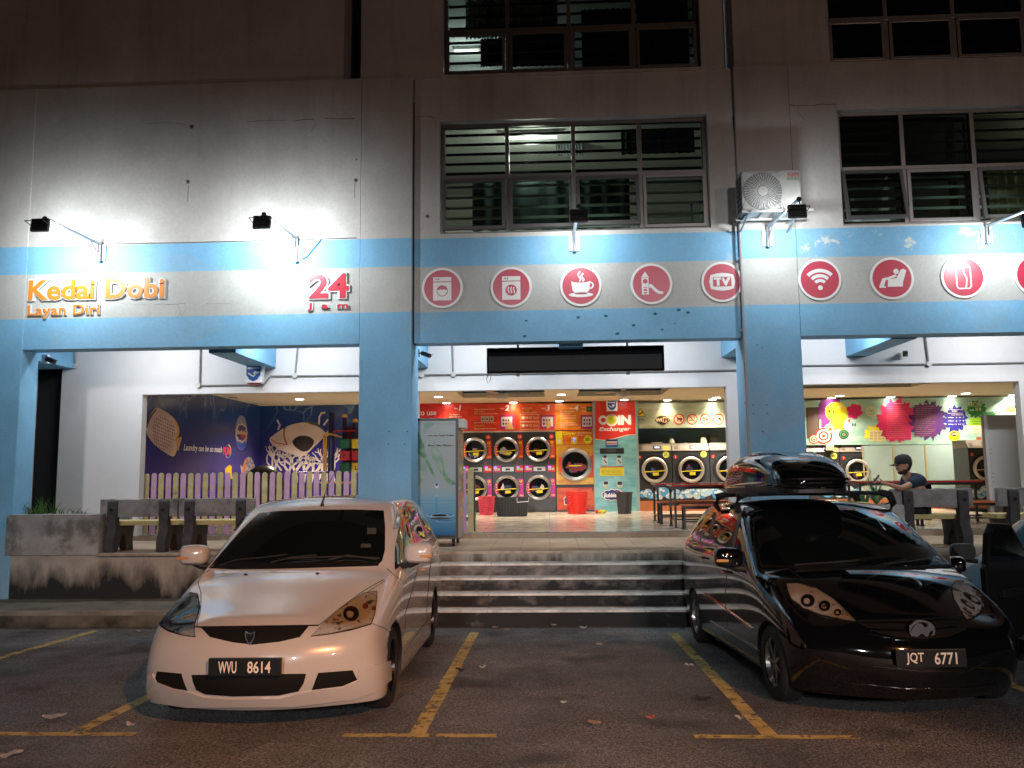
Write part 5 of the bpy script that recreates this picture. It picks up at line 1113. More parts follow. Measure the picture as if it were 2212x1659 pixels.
g = G(); text_in(g, 'DR1', (X(1788), Z(830), X(1812), Z(818)), 'Y', -.0125, .001, bold=.02); g.build('lettering', flat('#301808'), bd)
g = G(); g.prism(blob(X(1580), Z(1240), .10, .14, 24, .2, 6, 5), 'Y', -.009, -.0055); g.build('sticker', CRM, bd); g = G(); g.prism(blob(X(1582), Z(1240), .08, .115, 24, .2, 6, 5), 'Y', -.012, -.0095); g.build('sticker', flat('#202878'), bd)
g = G(); g.box(X(1486), -.02, Z(1122), X(1829), -.002, Z(1102)); g.box(X(1805), -.014, Z(1162), X(1812), -.0055, Z(1130)); g.build('seam', BLK, bd)
# ---------- coin machine
ce = thing('coin_machine', 'tall coin exchanger panel, red above and teal below, with the words COIN Exchanger', 'coin machine', (at(*cI(495, 1335), YB).x, YB-.05, FZ))
YC = YB-.06; TLW = streaky('teal_wrap', (.20, .46, .50), (.13, .36, .42), 2.6); RDW = mat('red_wrap_plain', (.58, .035, .025), .35, var=.06, vs=2)
b_ = pbox(303, 1337, 690, 325, YC, cI); g = G(); g.box(b_[0], YC+.004, FZ, b_[2], YB+.8, b_[3]); g.build('cabinet', mat('cabinet_edge', (.25, .35, .36), .5), ce, world=True)
g = G(); g.prism(pxy([(308, 1337), (686, 1337), (676, 640), (600, 640), (500, 668), (400, 690), (306, 675)], YC, cI), 'Y', YC-.001, YC+.003); g.build('wrap', TLW, ce, world=True)
g = G(); g.prism(pxy([(306, 330), (668, 330), (674, 634), (600, 634), (500, 662), (400, 684), (306, 670)], YC, cI), 'Y', YC-.003, YC+.003); g.build('wrap', RDW, ce, world=True)
g = G(); g.prism(pxy(stroke([(306, 676), (400, 686), (500, 664), (600, 637), (675, 634)], 6), YC, cI), 'Y', YC-.005, YC-.0032); g.build('wrap_edge', CRM, ce, world=True)
tc = lambda s, x0, y0, x1, y1, m, **k: txt(s, x0, y0, x1, y1, m, cI, ce, Y=YC, **k)
tc('C', 338, 458, 405, 545, WHT, bold=.06); tc('IN', 512, 455, 632, 547, WHT, bold=.06); tc('Exchanger', 342, 562, 630, 612, WHT, bold=.03, shear=.25)
sc_ = lambda pts, m, nm, k: sY(pts, m, nm, k, cI, ce, YC)
sc_(circ(458, 502, 56, 30), WHT, 'sticker', 2); sc_(circ(458, 500, 43, 28), flat('#c8c828'), 'sticker', 3); sc_(blob(458, 502, 24, 30, 18, .3, 4, 2), flat('#a0a820'), 'sticker', 4)
for a, b__, c, d, m, k in ((402, 748, 514, 676, flat('#2058a0'), 2), (410, 726, 506, 694, flat('#c0c4c8'), 3), (410, 718, 506, 708, flat('#c03030'), 4), (408, 690, 508, 680, flat('#181818'), 3), (350, 808, 568, 757, mat('bill_plate', (.02, .02, .022), .4), 2), (418, 792, 496, 768, flat('#404448'), 3),
        (352, 1010, 570, 932, flat('#d8c818'), 2), (352, 934, 570, 922, flat('#a83018'), 3), (372, 908, 420, 838, flat('#b8c0c0'), 2), (502, 908, 548, 838, flat('#b8c0c0'), 2), (378, 1100, 428, 1058, flat('#c8c8c8'), 2), (505, 1106, 556, 1058, flat('#c8c8c8'), 2), (384, 1088, 424, 1060, BLK, 3), (510, 1092, 552, 1060, BLK, 3),
        (382, 845, 410, 824, BLK, 3), (508, 845, 540, 824, BLK, 3), (388, 1116, 412, 1106, YT, 3), (518, 1116, 542, 1108, YT, 3)):
    panel(a, b__, c, d, m, 'fitting', cI, ce, Y=YC-.004, th=.003, k=k)
for j in range(5): tc(['Tukar duit syiling di sini', 'Please insert one note at a time', 'Mesin tidak memberi baki', 'RM1 RM5 RM10 sahaja', 'Terima kasih'][j], 362+8*(j % 2), 940+13*j, 560-12*(j % 3), 949+13*j, flat('#605010'), k=6)
for x in (384, 512): sc_(stroke([(x+4, 862), (x+28, 896)], 9), flat('#304040'), 'fitting', 5)
sc_(blob(470, 1182, 106, 52, 44, .12, 11, 8), CRM, 'sticker', 2); sc_(blob(470, 1182, 98, 45, 44, .12, 11, 8), flat('#1c2a80'), 'sticker', 3); tc('Bubble', 384, 1165, 500, 1205, WHT, bold=.05, shear=.2, k=5); tc('FUN', 500, 1150, 560, 1190, flat('#c03040'), bold=.05, k=5)
tc('Laundry can be so much fun', 355, 1278, 520, 1288, flat('#305058'), k=3)
siren(cI(457, 360)[0], cI(457, 372)[1], YC-.02, 1.0, 'white alarm box with a blue shield above the word COIN')
# ---------- washers
def washer(cx, Y, w, h, lab, num, n2, seed, plinth=.27, ringr=.34, bub=True, front=0):
    t = thing('washing_machine', lab, 'washing machine', (cx, Y, FZ+plinth), group='charcoal front loading washing machines along the back wall')
    hw = w/2; hc = h-.20
    g = G(); g.box(-hw+.004, 0, 0, hw-.004, .75, hc); g.build('cabinet', DB, t, bevel=.008)
    g = G(); g.prism([(-.02, hc+.002), (.75, hc+.002), (.75, h+.0), (.10, h)], 'X', -hw+.004, hw-.004); g.build('console', mat('steel_console', (.17, .14, .10), .5), t, bevel=.004)
    yc = .035
    for a, b_, c, d, m in ((-.28, .05, -.05, .17, flat('#807468')), (-.02, .04, .22, .16, BLK), (.26, .03, .44, .16, flat('#a09020')), (-.44, .04, -.33, .15, flat('#584838'))):
        if b_ < d: g = G(); g.M = Matrix.Translation((0, -.02, hc)) @ Matrix.Rotation(rad(-31), 4, 'X'); g.box(a*w, -.004, b_, c*w, -.001, d); g.build('label', m, t)
    g = G(); g.M = Matrix.Translation((0, -.02, hc)) @ Matrix.Rotation(rad(-31), 4, 'X'); g.box(.03*w, -.006, .09, .16*w, -.0045, .13); g.build('display', mat('lit_violet', (.5, .45, 1), emit=1.5), t)
    zc = hc-.50 if h > 1.3 else hc-.40
    door(t, 0, zc, ringr, -.002, seed, mat('pale_ring', (.50, .45, .40), .35, .6), black_surround=1.22, clothes=3, handle='bar')
    g = G(); g.prism(circ(hw-.15, hc-.10, .085, 24), 'Y', -.004, -.0005); g.build('sticker', flat('#d8dc60'), t)
    g = G(); text_in(g, num, (hw-.20, hc-.13, hw-.12, hc-.07), 'Y', -.0045, .001, bold=.02); text_in(g, 'kg', (hw-.11, hc-.13, hw-.08, hc-.11), 'Y', -.0045, .001); g.build('lettering', flat('#202418'), t)
    g = G(); g.prism(circ(-hw+.09, hc-.16, .05, 18), 'Y', -.004, -.0005); g.build('sticker', flat('#b82018'), t); g = G(); text_in(g, n2, (-hw+.075, hc-.185, -hw+.105, hc-.135), 'Y', -.0045, .001, bold=.02); g.build('lettering', CRM, t)
    if bub:
        g = G(); rr = random.Random(seed)
        for k in range(13): g.cur = k % 3; x = -hw+.08+(w-.16)*k/12; r = rr.uniform(.05, .13); g.prism(circ(x, .02+r+rr.uniform(0, .12), r, 20), 'Y', -.002-.0012*k, -.0005)
        g.build('bubble_sticker', [flat('#a8c8d8'), flat('#4898c8'), flat('#c8d8d8')], t)
        g = G(); g.recalc = False
        rr = random.Random(seed)
        for k in range(13): x = -hw+.08+(w-.16)*k/12; r = rr.uniform(.05, .13); z = .02+r+rr.uniform(0, .12); g.prism(circ(x-r*.3, z+r*.35, r*.3, 10), 'Y', -.0195, -.0185)
        g.build('bubble_highlight', flat('#e8f0f0'), t)
    return t
def wx2(a, b_, fn, Y=YB): x0, x1 = at(*fn(a, 950), Y).x, at(*fn(b_, 950), Y).x; return (x0+x1)/2, x1-x0
h27 = 510*S_
for a, b_, n2, sd, lab in ((685, 1007, '1', 21, '27 kilogram washing machine beside the coin machine'), (1010, 1350, '2', 22, '27 kilogram washing machine in the middle of the middle opening'), (1353, 1693, '3', 23, '27 kilogram washing machine cut by the right edge of the middle opening')):
    c, w = wx2(a, b_, cI); washer(c, YB, w, h27, lab, '27', n2, sd)
for a, b_, n2, sd, lab in ((415, 690, '6', 24, '15 kilogram washing machine half hidden behind the roof box'), (693, 967, '7', 25, '15 kilogram washing machine left of the frosted panels')):
    c, w = wx2(a, b_, cJ); washer(c, YB, w, 1.42, lab, '15', n2, sd, ringr=.31)
c, w = wx2(1762, 2030, cJ, 20.2); washer(c, 20.2, w, 1.46, 'washing machine beside the white partition at the right with its dark side showing', '15', '8', 26, ringr=.30)
c0 = at(*cI(690, 1300), YB-.05).x; g = G(); g.box(c0, YB-.05, FZ, XR-.02, YB+.75, FZ+.268); solo(g, 'plinth', mat('orange_tiles', (.42, .13, .04), .4, var=.1, vs=5), 'long orange tiled plinth under the washing machines', 'plinth')
# safety banner with symbols
sb = thing('symbol_banner', 'pale green banner with wifi logo and four round prohibition signs', 'banner', (at(*cI(1100, 450), YB).x, YB, 3.1)); PG = streaky('leafy_green', (.36, .42, .28), (.50, .52, .36), 2.2)
panel(676, 577, 1560, 338, PG, 'print', cI, sb)
s2 = lambda pts, m, nm='symbol', k=1: sY(pts, m, nm, k, cI, sb)
s2([(718, 388), (768, 470), (674, 470)], BLK, 'triangle', 1); s2([(718, 397), (761, 466), (681, 466)], flat('#e8b818'), 'triangle', 2); s2([(697, 448), (735, 425), (742, 436), (705, 456)], BLK, 'triangle', 3)
txt('CCTV', 688, 492, 755, 513, flat('#283028'), cI, sb); txt('This is on', 690, 478, 745, 488, flat('#405040'), cI, sb)
s2(smooth_poly([(850, 500), (880, 470), (917, 460), (955, 470), (987, 500), (955, 530), (917, 548), (880, 530)]), BLK, 'wifi_badge', 1); s2(smooth_poly([(920, 478), (955, 478), (980, 500), (955, 522), (920, 522), (922, 500)]), flat('#e0a070'), 'wifi_badge', 2)
txt('Wi', 856, 484, 912, 518, flat('#e8c8a0'), cI, sb, bold=.04); txt('Fi', 930, 484, 972, 518, BLK, cI, sb, bold=.04, k=4)
txt('Free', 898, 459, 936, 470, flat('#c08040'), cI, sb, k=4); txt('Zone', 898, 537, 936, 547, flat('#c08040'), cI, sb, k=4)
for cx_, kind in ((1069, 'dog'), (1189, 'smoke'), (1309, 'food'), (1428, 'bin')):
    s2(circ(cx_, 494, 50, 32), flat('#c03818'), 'ring', 1); s2(circ(cx_, 494, 40, 32), flat('#e8c8a0'), 'ring', 2)
    if kind == 'dog': s2([(1046, 480), (1056, 472), (1064, 482), (1088, 486), (1094, 476), (1096, 490), (1090, 512), (1084, 512), (1082, 498), (1064, 498), (1060, 514), (1054, 514), (1054, 490)], BLK, 'symbol', 3)
    if kind == 'smoke': s2([(1162, 500), (1205, 500), (1205, 508), (1162, 508)], BLK, 'symbol', 3); s2(stroke([(1212, 502), (1216, 490), (1206, 482), (1212, 470)], 4), BLK, 'symbol', 3)
    if kind == 'food': s2([(1284, 500), (1308, 500), (1308, 508), (1284, 508)], BLK, 'symbol', 3); s2([(1284, 486), (1296, 480), (1308, 486), (1308, 494), (1284, 494)], BLK, 'symbol', 3); s2([(1314, 484), (1334, 484), (1330, 510), (1318, 510)], BLK, 'symbol', 3)
    if kind == 'bin': s2([(1408, 488), (1428, 488), (1426, 516), (1411, 516)], flat('#90a080'), 'symbol', 3); s2([(1436, 480), (1448, 480), (1450, 500), (1446, 522), (1440, 522), (1438, 500), (1424, 490), (1424, 484)], BLK, 'symbol', 3); s2(circ(1442, 470, 6, 12), BLK, 'symbol', 3)
    else: s2(stroke([(cx_-30, 464), (cx_+30, 524)], 7), flat('#c03818'), 'ring', 5)
# bottles and boxes on the washers
for a, y0, b_, y1, c, lab in ((975, 730, 1027, 670, '#d8ceb0', 'cream detergent bottle on the washing machine beside the coin machine'), (1262, 724, 1320, 658, '#e0d8a0', 'cream detergent bottle with yellow label on the middle washing machine')):
    bb = pbox(a, y0, b_, y1, YB+.3, cI); r = (bb[2]-bb[0])/2; hh = bb[3]-bb[1]; g = G(); g.lathe([(.001, 0), (r, 0), (r, hh*.62), (r*.7, hh*.78), (r*.7, hh*.8), (r*.75, hh*.8), (r*.75, hh), (.001, hh)], ((bb[0]+bb[2])/2, YB+.3, bb[1]), n=20); solo(g, 'bottle', flat(c), lab, 'bottle', 'detergent bottles on the washing machines', smooth=True)
bb = pbox(1350, 722, 1425, 632, YB+.5, cI); g = G(); g.box(bb[0], YB+.5, bb[1], bb[2], YB+.62, bb[3]); g.cur = 1; g.box(bb[0]+.02, YB+.495, bb[1]+.03, bb[2]-.02, YB+.499, bb[3]-.09); solo(g, 'dispenser', [mat('grey_box', (.12, .12, .12), .5), flat('#908c84')], 'grey box with paper notice on the teal wall above the third washing machine', 'box')
bb = pbox(815, 740, 915, 702, YB+.3, cI); g = G(); g.box(bb[0], YB+.2, bb[1], bb[2], YB+.5, bb[3]); solo(g, 'tray', flat('#b0a898'), 'low pale tray on top of the washing machine beside the coin machine', 'tray', bevel=.01)
bb = pbox(1100, 730, 1165, 708, YB+.3, cI); g = G(); g.sphere(((bb[0]+bb[2])/2, YB+.3, bb[1]+.02), (bb[2]-bb[0])/2, 14, 8, (1, .6, .45)); solo(g, 'cloth', flat('#c8c8c0'), 'crumpled white cloth on the middle washing machine', 'cloth', smooth=True)
# frosted partition, brown cupboard
fp = thing('glass_partition', 'frosted green glass partition with thin gold posts in the right bay', 'partition', (at(*cJ(1280, 900), YB-.02).x, YB-.02, FZ)); bb = pbox(880, 1110, 1665, 662, YB-.02, cJ)
xs3 = [at(*cJ(x, 900), YB).x for x in (880, 1135, 1400, 1660)]
for a, b_ in zip(xs3[:-1], xs3[1:]): g = G(); g.box(a+.02, YB-.02, FZ+.0, b_-.02, YB, bb[3]); g.build('panel', mat('frosted_green', (.34, .44, .40), .25, var=.06, vs=1.5), fp, world=True)
for a in xs3: g = G(); g.box(a-.018, YB-.035, FZ, a+.018, YB+.01, bb[3]); g.build('post', mat('gold_post', (.5, .42, .22), .4, .3), fp, world=True)
# splash banner
bn2 = thing('splash_banner', 'light green banner with colourful paint splashes, price boxes and a smiling yellow ball', 'banner', (at(*cJ(1200, 460), YB).x, YB, 3.0)); LG = streaky('mint_leafy', (.36, .52, .40), (.26, .44, .36), 2.4)
bp_ = [(250, 298), (395, 296), (1200, 275), (2205, 262), (2205, 655), (250, 668)]
g = G(); g.prism(pxy(bp_, YB, cJ), 'Y', YB, YB+.02); g.build('print', LG, bn2, world=True)
s3 = lambda pts, m, nm='splash', k=1: sY(pts, m, nm, k, cJ, bn2)
PUR = flat('#6a1c6a'); PNK = flat('#c01c58'); VIO = flat('#451460'); NVY = flat('#221878'); GRN = flat('#1c6e28'); LIM = flat('#8cb820')
s3([(398, 355), (512, 350), (512, 612), (408, 612)], mat('brown_cupboard', (.06, .035, .025), .5), 'cupboard_door', 1); s3([(415, 378), (500, 374), (500, 590), (420, 590)], mat('brown_cupboard2', (.09, .05, .035), .5), 'cupboard_door', 2)
s3(blob(600, 400, 90, 110, 40, .25, 7, 1), PUR); s3(rc(525, 320, 600, 520), PUR, k=1.5); s3(blob(800, 385, 62, 62, 36, .28, 6, 2), PNK, k=.6); s3(blob(680, 480, 75, 60, 36, .3, 6, 3), LIM, k=2.5); s3(blob(600, 375, 110, 100, 40, .15, 9, 5), PUR, k=2)
s3(circ(650, 390, 92, 36, ry=82), flat('#e8c81c'), 'ball', 3); s3(circ(680, 348, 16, 16), flat('#f0e490'), 'ball', 4)
for x in (592, 624): s3(circ(x, 385, 8, 12, ry=16), flat('#503008'), 'ball', 4)
s3(stroke([(598, 428+0), (615, 438), (632, 432)], 5), flat('#a04010'), 'ball', 4)
s3(circ(765, 502, 55, 32, ry=52), flat('#a8ccb8'), 'ball', 4)
for x in (788, 808): s3(circ(x, 498, 7, 12, ry=16), flat('#203830'), 'ball', 5)
s3(stroke([(782, 528), (800, 536), (812, 528)], 4), flat('#703020'), 'ball', 5); s3([(745, 455), (770, 450), (762, 470), (772, 480), (750, 478)], flat('#d04820'), 'ball', 6)
for cx_, cy_, r, cs_ in ((465, 618, 42, ('#c02020', '#e8d8b8')), (545, 590, 72, ('#c02020', '#e8dcc0')), (600, 535, 50, ('#e8dcc0', '#d08020')), (713, 578, 42, ('#301830', '#388048'))):
    for j in range(5): s3(circ(cx_, cy_, r*(1-j*.2), 28, ry=r*(1-j*.2)*.93), flat(cs_[j % 2] if j < 4 else '#c83020'), 'target', 3+j if cx_ != 600 else 2+j)
g_ = at(*cJ(940, 385), YB-.04); ck_ = thing('wall_clock', 'round pale wall clock on the splash banner', 'clock', (g_.x, YB-.02, g_.z-.14)); g = G(); g.lathe([(.001, -.02), (.105, -.02), (.115, -.045), (.13, -.04), (.135, 0), (.001, 0)], (0, 0, .14), 'Y', 32); g.build('case', flat('#c8d0b0'), ck_, smooth=True)
g = G(); g.prism(stroke([(0, .14), (.05, .16)], .012), 'Y', -.026, -.022); g.prism(stroke([(0, .14), (-.06, .185)], .009), 'Y', -.028, -.0265)
for k in range(12): a = k*pi/6; g.prism(stroke([(.085*cos(a), .14+.085*sin(a)), (.098*cos(a), .14+.098*sin(a))], .008), 'Y', -.024, -.021)
g.build('hands', BLK, ck_)
s3(blob(970, 570, 85, 62, 44, .4, 8, 6), flat('#d8d020'), k=1); s3(rc(925, 540, 1062, 632), flat('#d8c890'), 'timetable', 2)
for i in range(4):
    for j in range(3): s3(rc(932+33*i, 558+24*j, 956+33*i, 572+24*j), flat('#b0a070'), 'timetable', 3)
s3(blob(1160, 465, 165, 172, 90, .17, 13, 7), PNK, k=3); s3(rc(1062, 340, 1255, 620), PNK, k=4); s3(blob(1340, 540, 50, 55, 30, .3, 5, 9), flat('#d84c20'), k=4)
s3(blob(1415, 460, 150, 150, 90, .2, 15, 8), VIO, k=5); s3(rc(1300, 335, 1480, 595), flat('#5a1c5c'), k=6)
s3(blob(1640, 450, 92, 105, 70, .22, 12, 9), NVY, k=6); s3(blob(1815, 368, 78, 68, 60, .2, 14, 10), GRN, k=7); s3(blob(1925, 405, 60, 14, 30, .4, 6, 11), GRN, k=6)
s3(blob(1810, 480, 58, 48, 40, .25, 8, 12), LIM, k=5); s3(rc(1755, 505, 1858, 570), flat('#d8ccb0'), 'price_box', 9); s3(circ(1632, 590, 46, 28, ry=42), flat('#e0cc18'), 'price_box', 7); s3(circ(1630, 575, 28, 20, ry=18), BLK, 'price_box', 8)
tj = lambda s, x0, y0, x1, y1, m, k=10, **kw: txt(s, x0, y0, x1, y1, m, cJ, bn2, k=k, **kw)
PKT = flat('#e890a0'); LAV = flat('#c0a0a8')
tj('Disclaimer', 1132, 315, 1210, 327, CRM, 6); tj('Tips', 1372, 318, 1405, 330, CRM, 8)
ln = ['All laundry is left at the owner risk', 'The management is not liable for any', 'loss or damage of items during wash', 'Semua pakaian adalah tanggungjawab', 'pelanggan sendiri pada setiap masa', 'Sila periksa poket sebelum mencuci']
for k in range(17): tj(ln[k % 6], 1070, 342+16*k, 1240-12*((k*7) % 4), 350+16*k, flat('#e8a070') if k % 4 == 0 else PKT, 6)
for k in range(16): tj(ln[(k+3) % 6], 1306, 342+16*k, 1470-14*((k*5) % 4), 350+16*k, flat('#c89060') if k % 3 == 0 else LAV, 8)
tj('WASH', 1608, 378, 1652, 394, WHT); s3(stroke([(1575, 372), (1702, 372), (1702, 402), (1575, 402), (1575, 372)], 3), WHT, 'price_box', 8)
for k, s in enumerate(('10kg  5  6  7', '15kg  6  7  8', '27kg 11 12 13')): tj(s, 1578, 432+28*k, 1712, 445+28*k, WHT, bold=.02)
tj('Cold Warm Hot', 1606, 410, 1706, 420, CRM)
tj('DRY', 1754, 322, 1795, 335, CRM, bold=.02); tj('13kg', 1815, 322, 1850, 335, CRM); s3(stroke([(1748, 316), (1856, 316), (1856, 342), (1748, 342), (1748, 316)], 3), CRM, 'price_box', 8); tj('5.00', 1758, 370, 1792, 384, WHT, bold=.02); tj('25 30', 1805, 355, 1850, 380, CRM); tj('Customer', 1778, 463, 1846, 476, flat('#304818')); tj('Service', 1786, 482, 1836, 494, flat('#304818'))
for k in range(3): tj('telephone', 1775, 520+14*k, 1838, 527+14*k, flat('#403828'), 12)
tj('WiFi', 1608, 567, 1652, 583, WHT, 12); tj('Password', 1602, 606, 1660, 616, flat('#605010'), 12)
s3(rc(1815, 598, 1858, 622), flat('#a05030'), 'price_box', 3)
tt = thing('warning_sign', 'yellow triangular camera warning sign at the right end of the splash banner', 'sign', (at(*cJ(2100, 345), YB).x, YB, at(*cJ(2100, 385), YB).z))
sY(smooth_poly([(2100, 305), (2150, 382), (2054, 382)], 2), flat('#403010'), 'border', 1, cJ, tt); sY([(2100, 314), (2141, 378), (2062, 378)], flat('#e8b818'), 'panel', 2, cJ, tt); sY([(2078, 355), (2115, 338), (2122, 348), (2085, 365)], flat('#503010'), 'symbol', 3, cJ, tt)
# dispenser and slip on the wall left
bb = pbox(568, 712, 634, 648, YB-.1, cJ); g = G(); g.box(bb[0], YB-.1, bb[1], bb[2], YB-.01, bb[3]); solo(g, 'tissue_dispenser', flat('#d8cc98'), 'cream paper dispenser hung under the red target picture', 'dispenser', bevel=.03)
# white partition board at the right
XPB = at(*cJ(1925, 800), 15.4).x; pb = thing('partition_board', 'tall plain white board standing at the right side of the right bay', 'partition', (XPB+.5, 15.4, FZ)); zt = at(*cJ(2030, 415), 15.4).z
g = G(); g.box(XPB, 15.4, FZ, XPB+1.6, 15.46, zt); g.build('board', mat('white_board', (.66, .67, .66), .5), pb, world=True); g = G(); g.box(XPB-.05, 15.395, FZ, XPB, 15.5, zt+.0); g.box(XPB, 15.39, FZ, XPB+.02, 15.3995, zt); g.build('edge_post', mat('grey_post', (.45, .45, .44), .5), pb, world=True)
g = G()
for y in (700, 735, 900, 935, 970): q = at(*cJ(1955, y), 15.39); g.cyl((XPB+.045, 15.39, q.z), .008, .008, 'Y', 8)
g.build('screw', BLK, pb, world=True)
# tables and benches
RTOP = mat('red_table_top', (.30, .018, .015), .25, coat=.4); OTOP = mat('orange_seat', (.42, .10, .04), .3, coat=.3); FRM = mat('black_frame', (.008, .008, .009), .4)
def table(x0, x1, y0, y1, top, m, lab, cat, nm, mid=False, group=None):
    t = thing(nm, lab, cat, ((x0+x1)/2, (y0+y1)/2, FZ), group=group); g = G(); g.box(x0, y0, FZ+top-.035, x1, y1, FZ+top); g.build('top', m, t, world=True, bevel=.006)
    for x in (x0+.06, x1-.06):
        for y in (y0+.06, y1-.06): g = G(); g.box(x-.02, y-.02, FZ, x+.02, y+.02, FZ+top-.036); g.box(x-.04, y-.04, FZ, x+.04, y+.04, FZ+.012); g.build('leg', FRM, t, world=True)
        g = G(); g.box(x-.015, y0+.085, FZ+.12, x+.015, y1-.085, FZ+.15); g.box(x-.018, y0+.085, FZ+top-.09, x+.018, y1-.085, FZ+top-.04); g.build('brace', FRM, t, world=True)
    g = G(); g.box(x0+.09, (y0+y1)/2-.015, FZ+.12, x1-.09, (y0+y1)/2+.015, FZ+.15); g.box(x0+.085, y0+.045, FZ+top-.085, x1-.085, y0+.07, FZ+top-.037); g.build('stretcher', FRM, t, world=True)
xa_ = at(*cI(822, 1075), 17.2).x; table(xa_, xa_+2.0, 16.7, 17.4, .80, RTOP, 'red topped table further back in the middle opening', 'table', 'table')
xa_ = at(*cI(990, 1085), 15.4).x; table(xa_, xa_+2.1, 15.2, 15.9, .80, RTOP, 'red topped table nearest the entrance edge', 'table', 'table')
xa_ = at(*cI(873, 1205), 16.4).x; table(xa_, xa_+1.9, 16.25, 16.55, .45, OTOP, 'orange topped bench beside the further red table', 'bench', 'indoor_bench')
xa_ = at(*cI(1078, 1235), 14.9).x; table(xa_, xa_+1.9, 14.75, 15.05, .45, OTOP, 'orange topped bench in front of the nearer red table', 'bench', 'indoor_bench')
xa_, xb_ = at(*cJ(780, 970), 16).x, at(*cJ(1905, 960), 16).x; table(xa_, xb_, 15.7, 16.4, .82, RTOP, 'long red topped table behind the seated man', 'table', 'table')
table(xa_+.9, xb_-.05, 15.2, 15.5, .45, OTOP, 'orange topped bench in front of the long red table', 'bench', 'indoor_bench')
# baskets
def basket(x0, x1, y0, y1, fn, Y, m, lab, nm, cat, solid=False, nr=9, ry=.75, holes=True):
    bb = pbox(x0, y1, x1, y0, Y, fn); r1 = (bb[2]-bb[0])/2; h = at(*fn((x0+x1)/2, y0), Y).z-FZ; cx = (bb[0]+bb[2])/2; t = thing(nm, lab, cat, (cx, Y, FZ)); r0 = r1*.78
    g = G(); n = 28; wall = [(r0, .0), (r1*.97, h-.03)]
    if solid: g.lathe([(.001, 0), (r0, 0), (r1*.96, h-.02), (r1*.9, h-.02), (r0*.94, .012), (.001, .012)], n=n)
    else:
        g.lathe([(.001, 0), (r0, 0), (r0+.004, h*.16), (r0-.01, h*.16), (r0-.014, .012), (.001, .012)], n=n)
        for k in range(n):
            a = 2*pi*k/n; g.tube([(r0*cos(a), r0*sin(a), h*.1), (r1*.96*cos(a), r1*.96*sin(a), h-.02)], .007, 4)
        for k in range(nr): z = h*.16+(h*.8)*k/(nr-1); rr_ = r0+(r1*.96-r0)*z/h; g.lathe([(rr_-.006, z-.008), (rr_+.006, z-.008), (rr_+.006, z+.008), (rr_-.006, z+.008)], n=n, closed=True)
    g.build('body', m, t, smooth=solid); g = G(); g.lathe([(r1*.94, h-.03), (r1*1.02, h-.03), (r1*1.04, h), (r1*.95, h)], n=n, closed=True); g.build('rim', m, t); return t
basket(772, 928, 1195, 1355, cH, 20.2, mat('pink_plastic', (.60, .05, .09), .4), 'pink perforated laundry basket in front of the dryer with letter F', 'laundry_basket', 'basket')
basket(1570, 1772, 1152, 1347, cH, 20.3, mat('red_plastic', (.72, .03, .02), .35), 'bright red laundry basket in front of the big yellow dryer', 'laundry_basket', 'basket', nr=12)
basket(497, 648, 1157, 1340, cI, 20.2, mat('charcoal_plastic', (.03, .03, .035), .5), 'dark grey bin in front of the coin machine', 'waste_bin', 'bin', solid=True)
basket(618, 700, 1190, 1350, cH, 20.6, mat('cyan_plastic', (.03, .3, .5), .4), 'blue basket half hidden behind the picket gate', 'laundry_basket', 'basket')
bb = pbox(925, 1370, 1240, 1205, 19.4, cH); ct = thing('shopping_basket', 'black rectangular basket with pale handle on the shop floor', 'basket', ((bb[0]+bb[2])/2, 19.6, FZ)); hb = bb[3]-FZ; hw = (bb[2]-bb[0])/2
g = G(); s8 = .9
for z0, z1, k0, k1 in ((0, hb*.97, .84, .97),):
    v = [(-hw*k0, -.22, 0), (hw*k0, -.22, 0), (hw*k0, .22, 0), (-hw*k0, .22, 0), (-hw*k1, -.27, hb), (hw*k1, -.27, hb), (hw*k1, .27, hb), (-hw*k1, .27, hb)]
    g.add(v, [(0, 3, 2, 1), (0, 1, 5, 4), (1, 2, 6, 5), (2, 3, 7, 6), (3, 0, 4, 7)])
g.build('body', mat('black_crate', (.012, .012, .012), .5, bump=.8, bs=20), ct); g = G()
for k in range(7): z = hb*(.15+.12*k); g.box(-hw*(.86+.015*k)-.0, -.24-.006*k, z, hw*(.86+.015*k), -.232-.006*k, z+.012)
for k in range(11): x = -hw*.8+hw*1.6*k/10; g.box(x-.006, -.275, .02, x+.006, -.262, hb)
g.build('rib', mat('black_crate_rib', (.03, .03, .03), .5), ct)
g = G(); g.lathe([(0, 0)], n=3) if False else g.box(-hw, -.285, hb-.02, hw, -.27, hb+.01); g.build('rim', BLK, ct); g = G(); g.tube([(hw*.3, -.29, hb-.01), (hw*.3, -.30, hb-.11), (hw*.95, -.30, hb-.09), (hw*.98, -.29, hb)], .010, 6); g.build('handle', WHT, ct)
# drink bottles by the coin machine
for k, (x, c, lab) in enumerate(((343, '#c03028', 'small red topped bottle lying by the coin machine'), (365, '#d8a030', 'small orange bottle lying by the coin machine'), (390, '#b8c048', 'small yellow green bottle lying by the coin machine'))):
    q = at(*cI(x, 1325), 20.6); g = G(); g.M = Matrix.Translation((q.x, 20.6, FZ+.045)) @ Matrix.Rotation(.4*k, 4, 'Z'); g.lathe([(.001, -.1), (.04, -.1), (.045, .03), (.015, .08), (.018, .11), (.001, .11)], (0, 0, 0), 'X', 14); solo(g, 'bottle', flat(c, .2), lab, 'bottle', smooth=True)
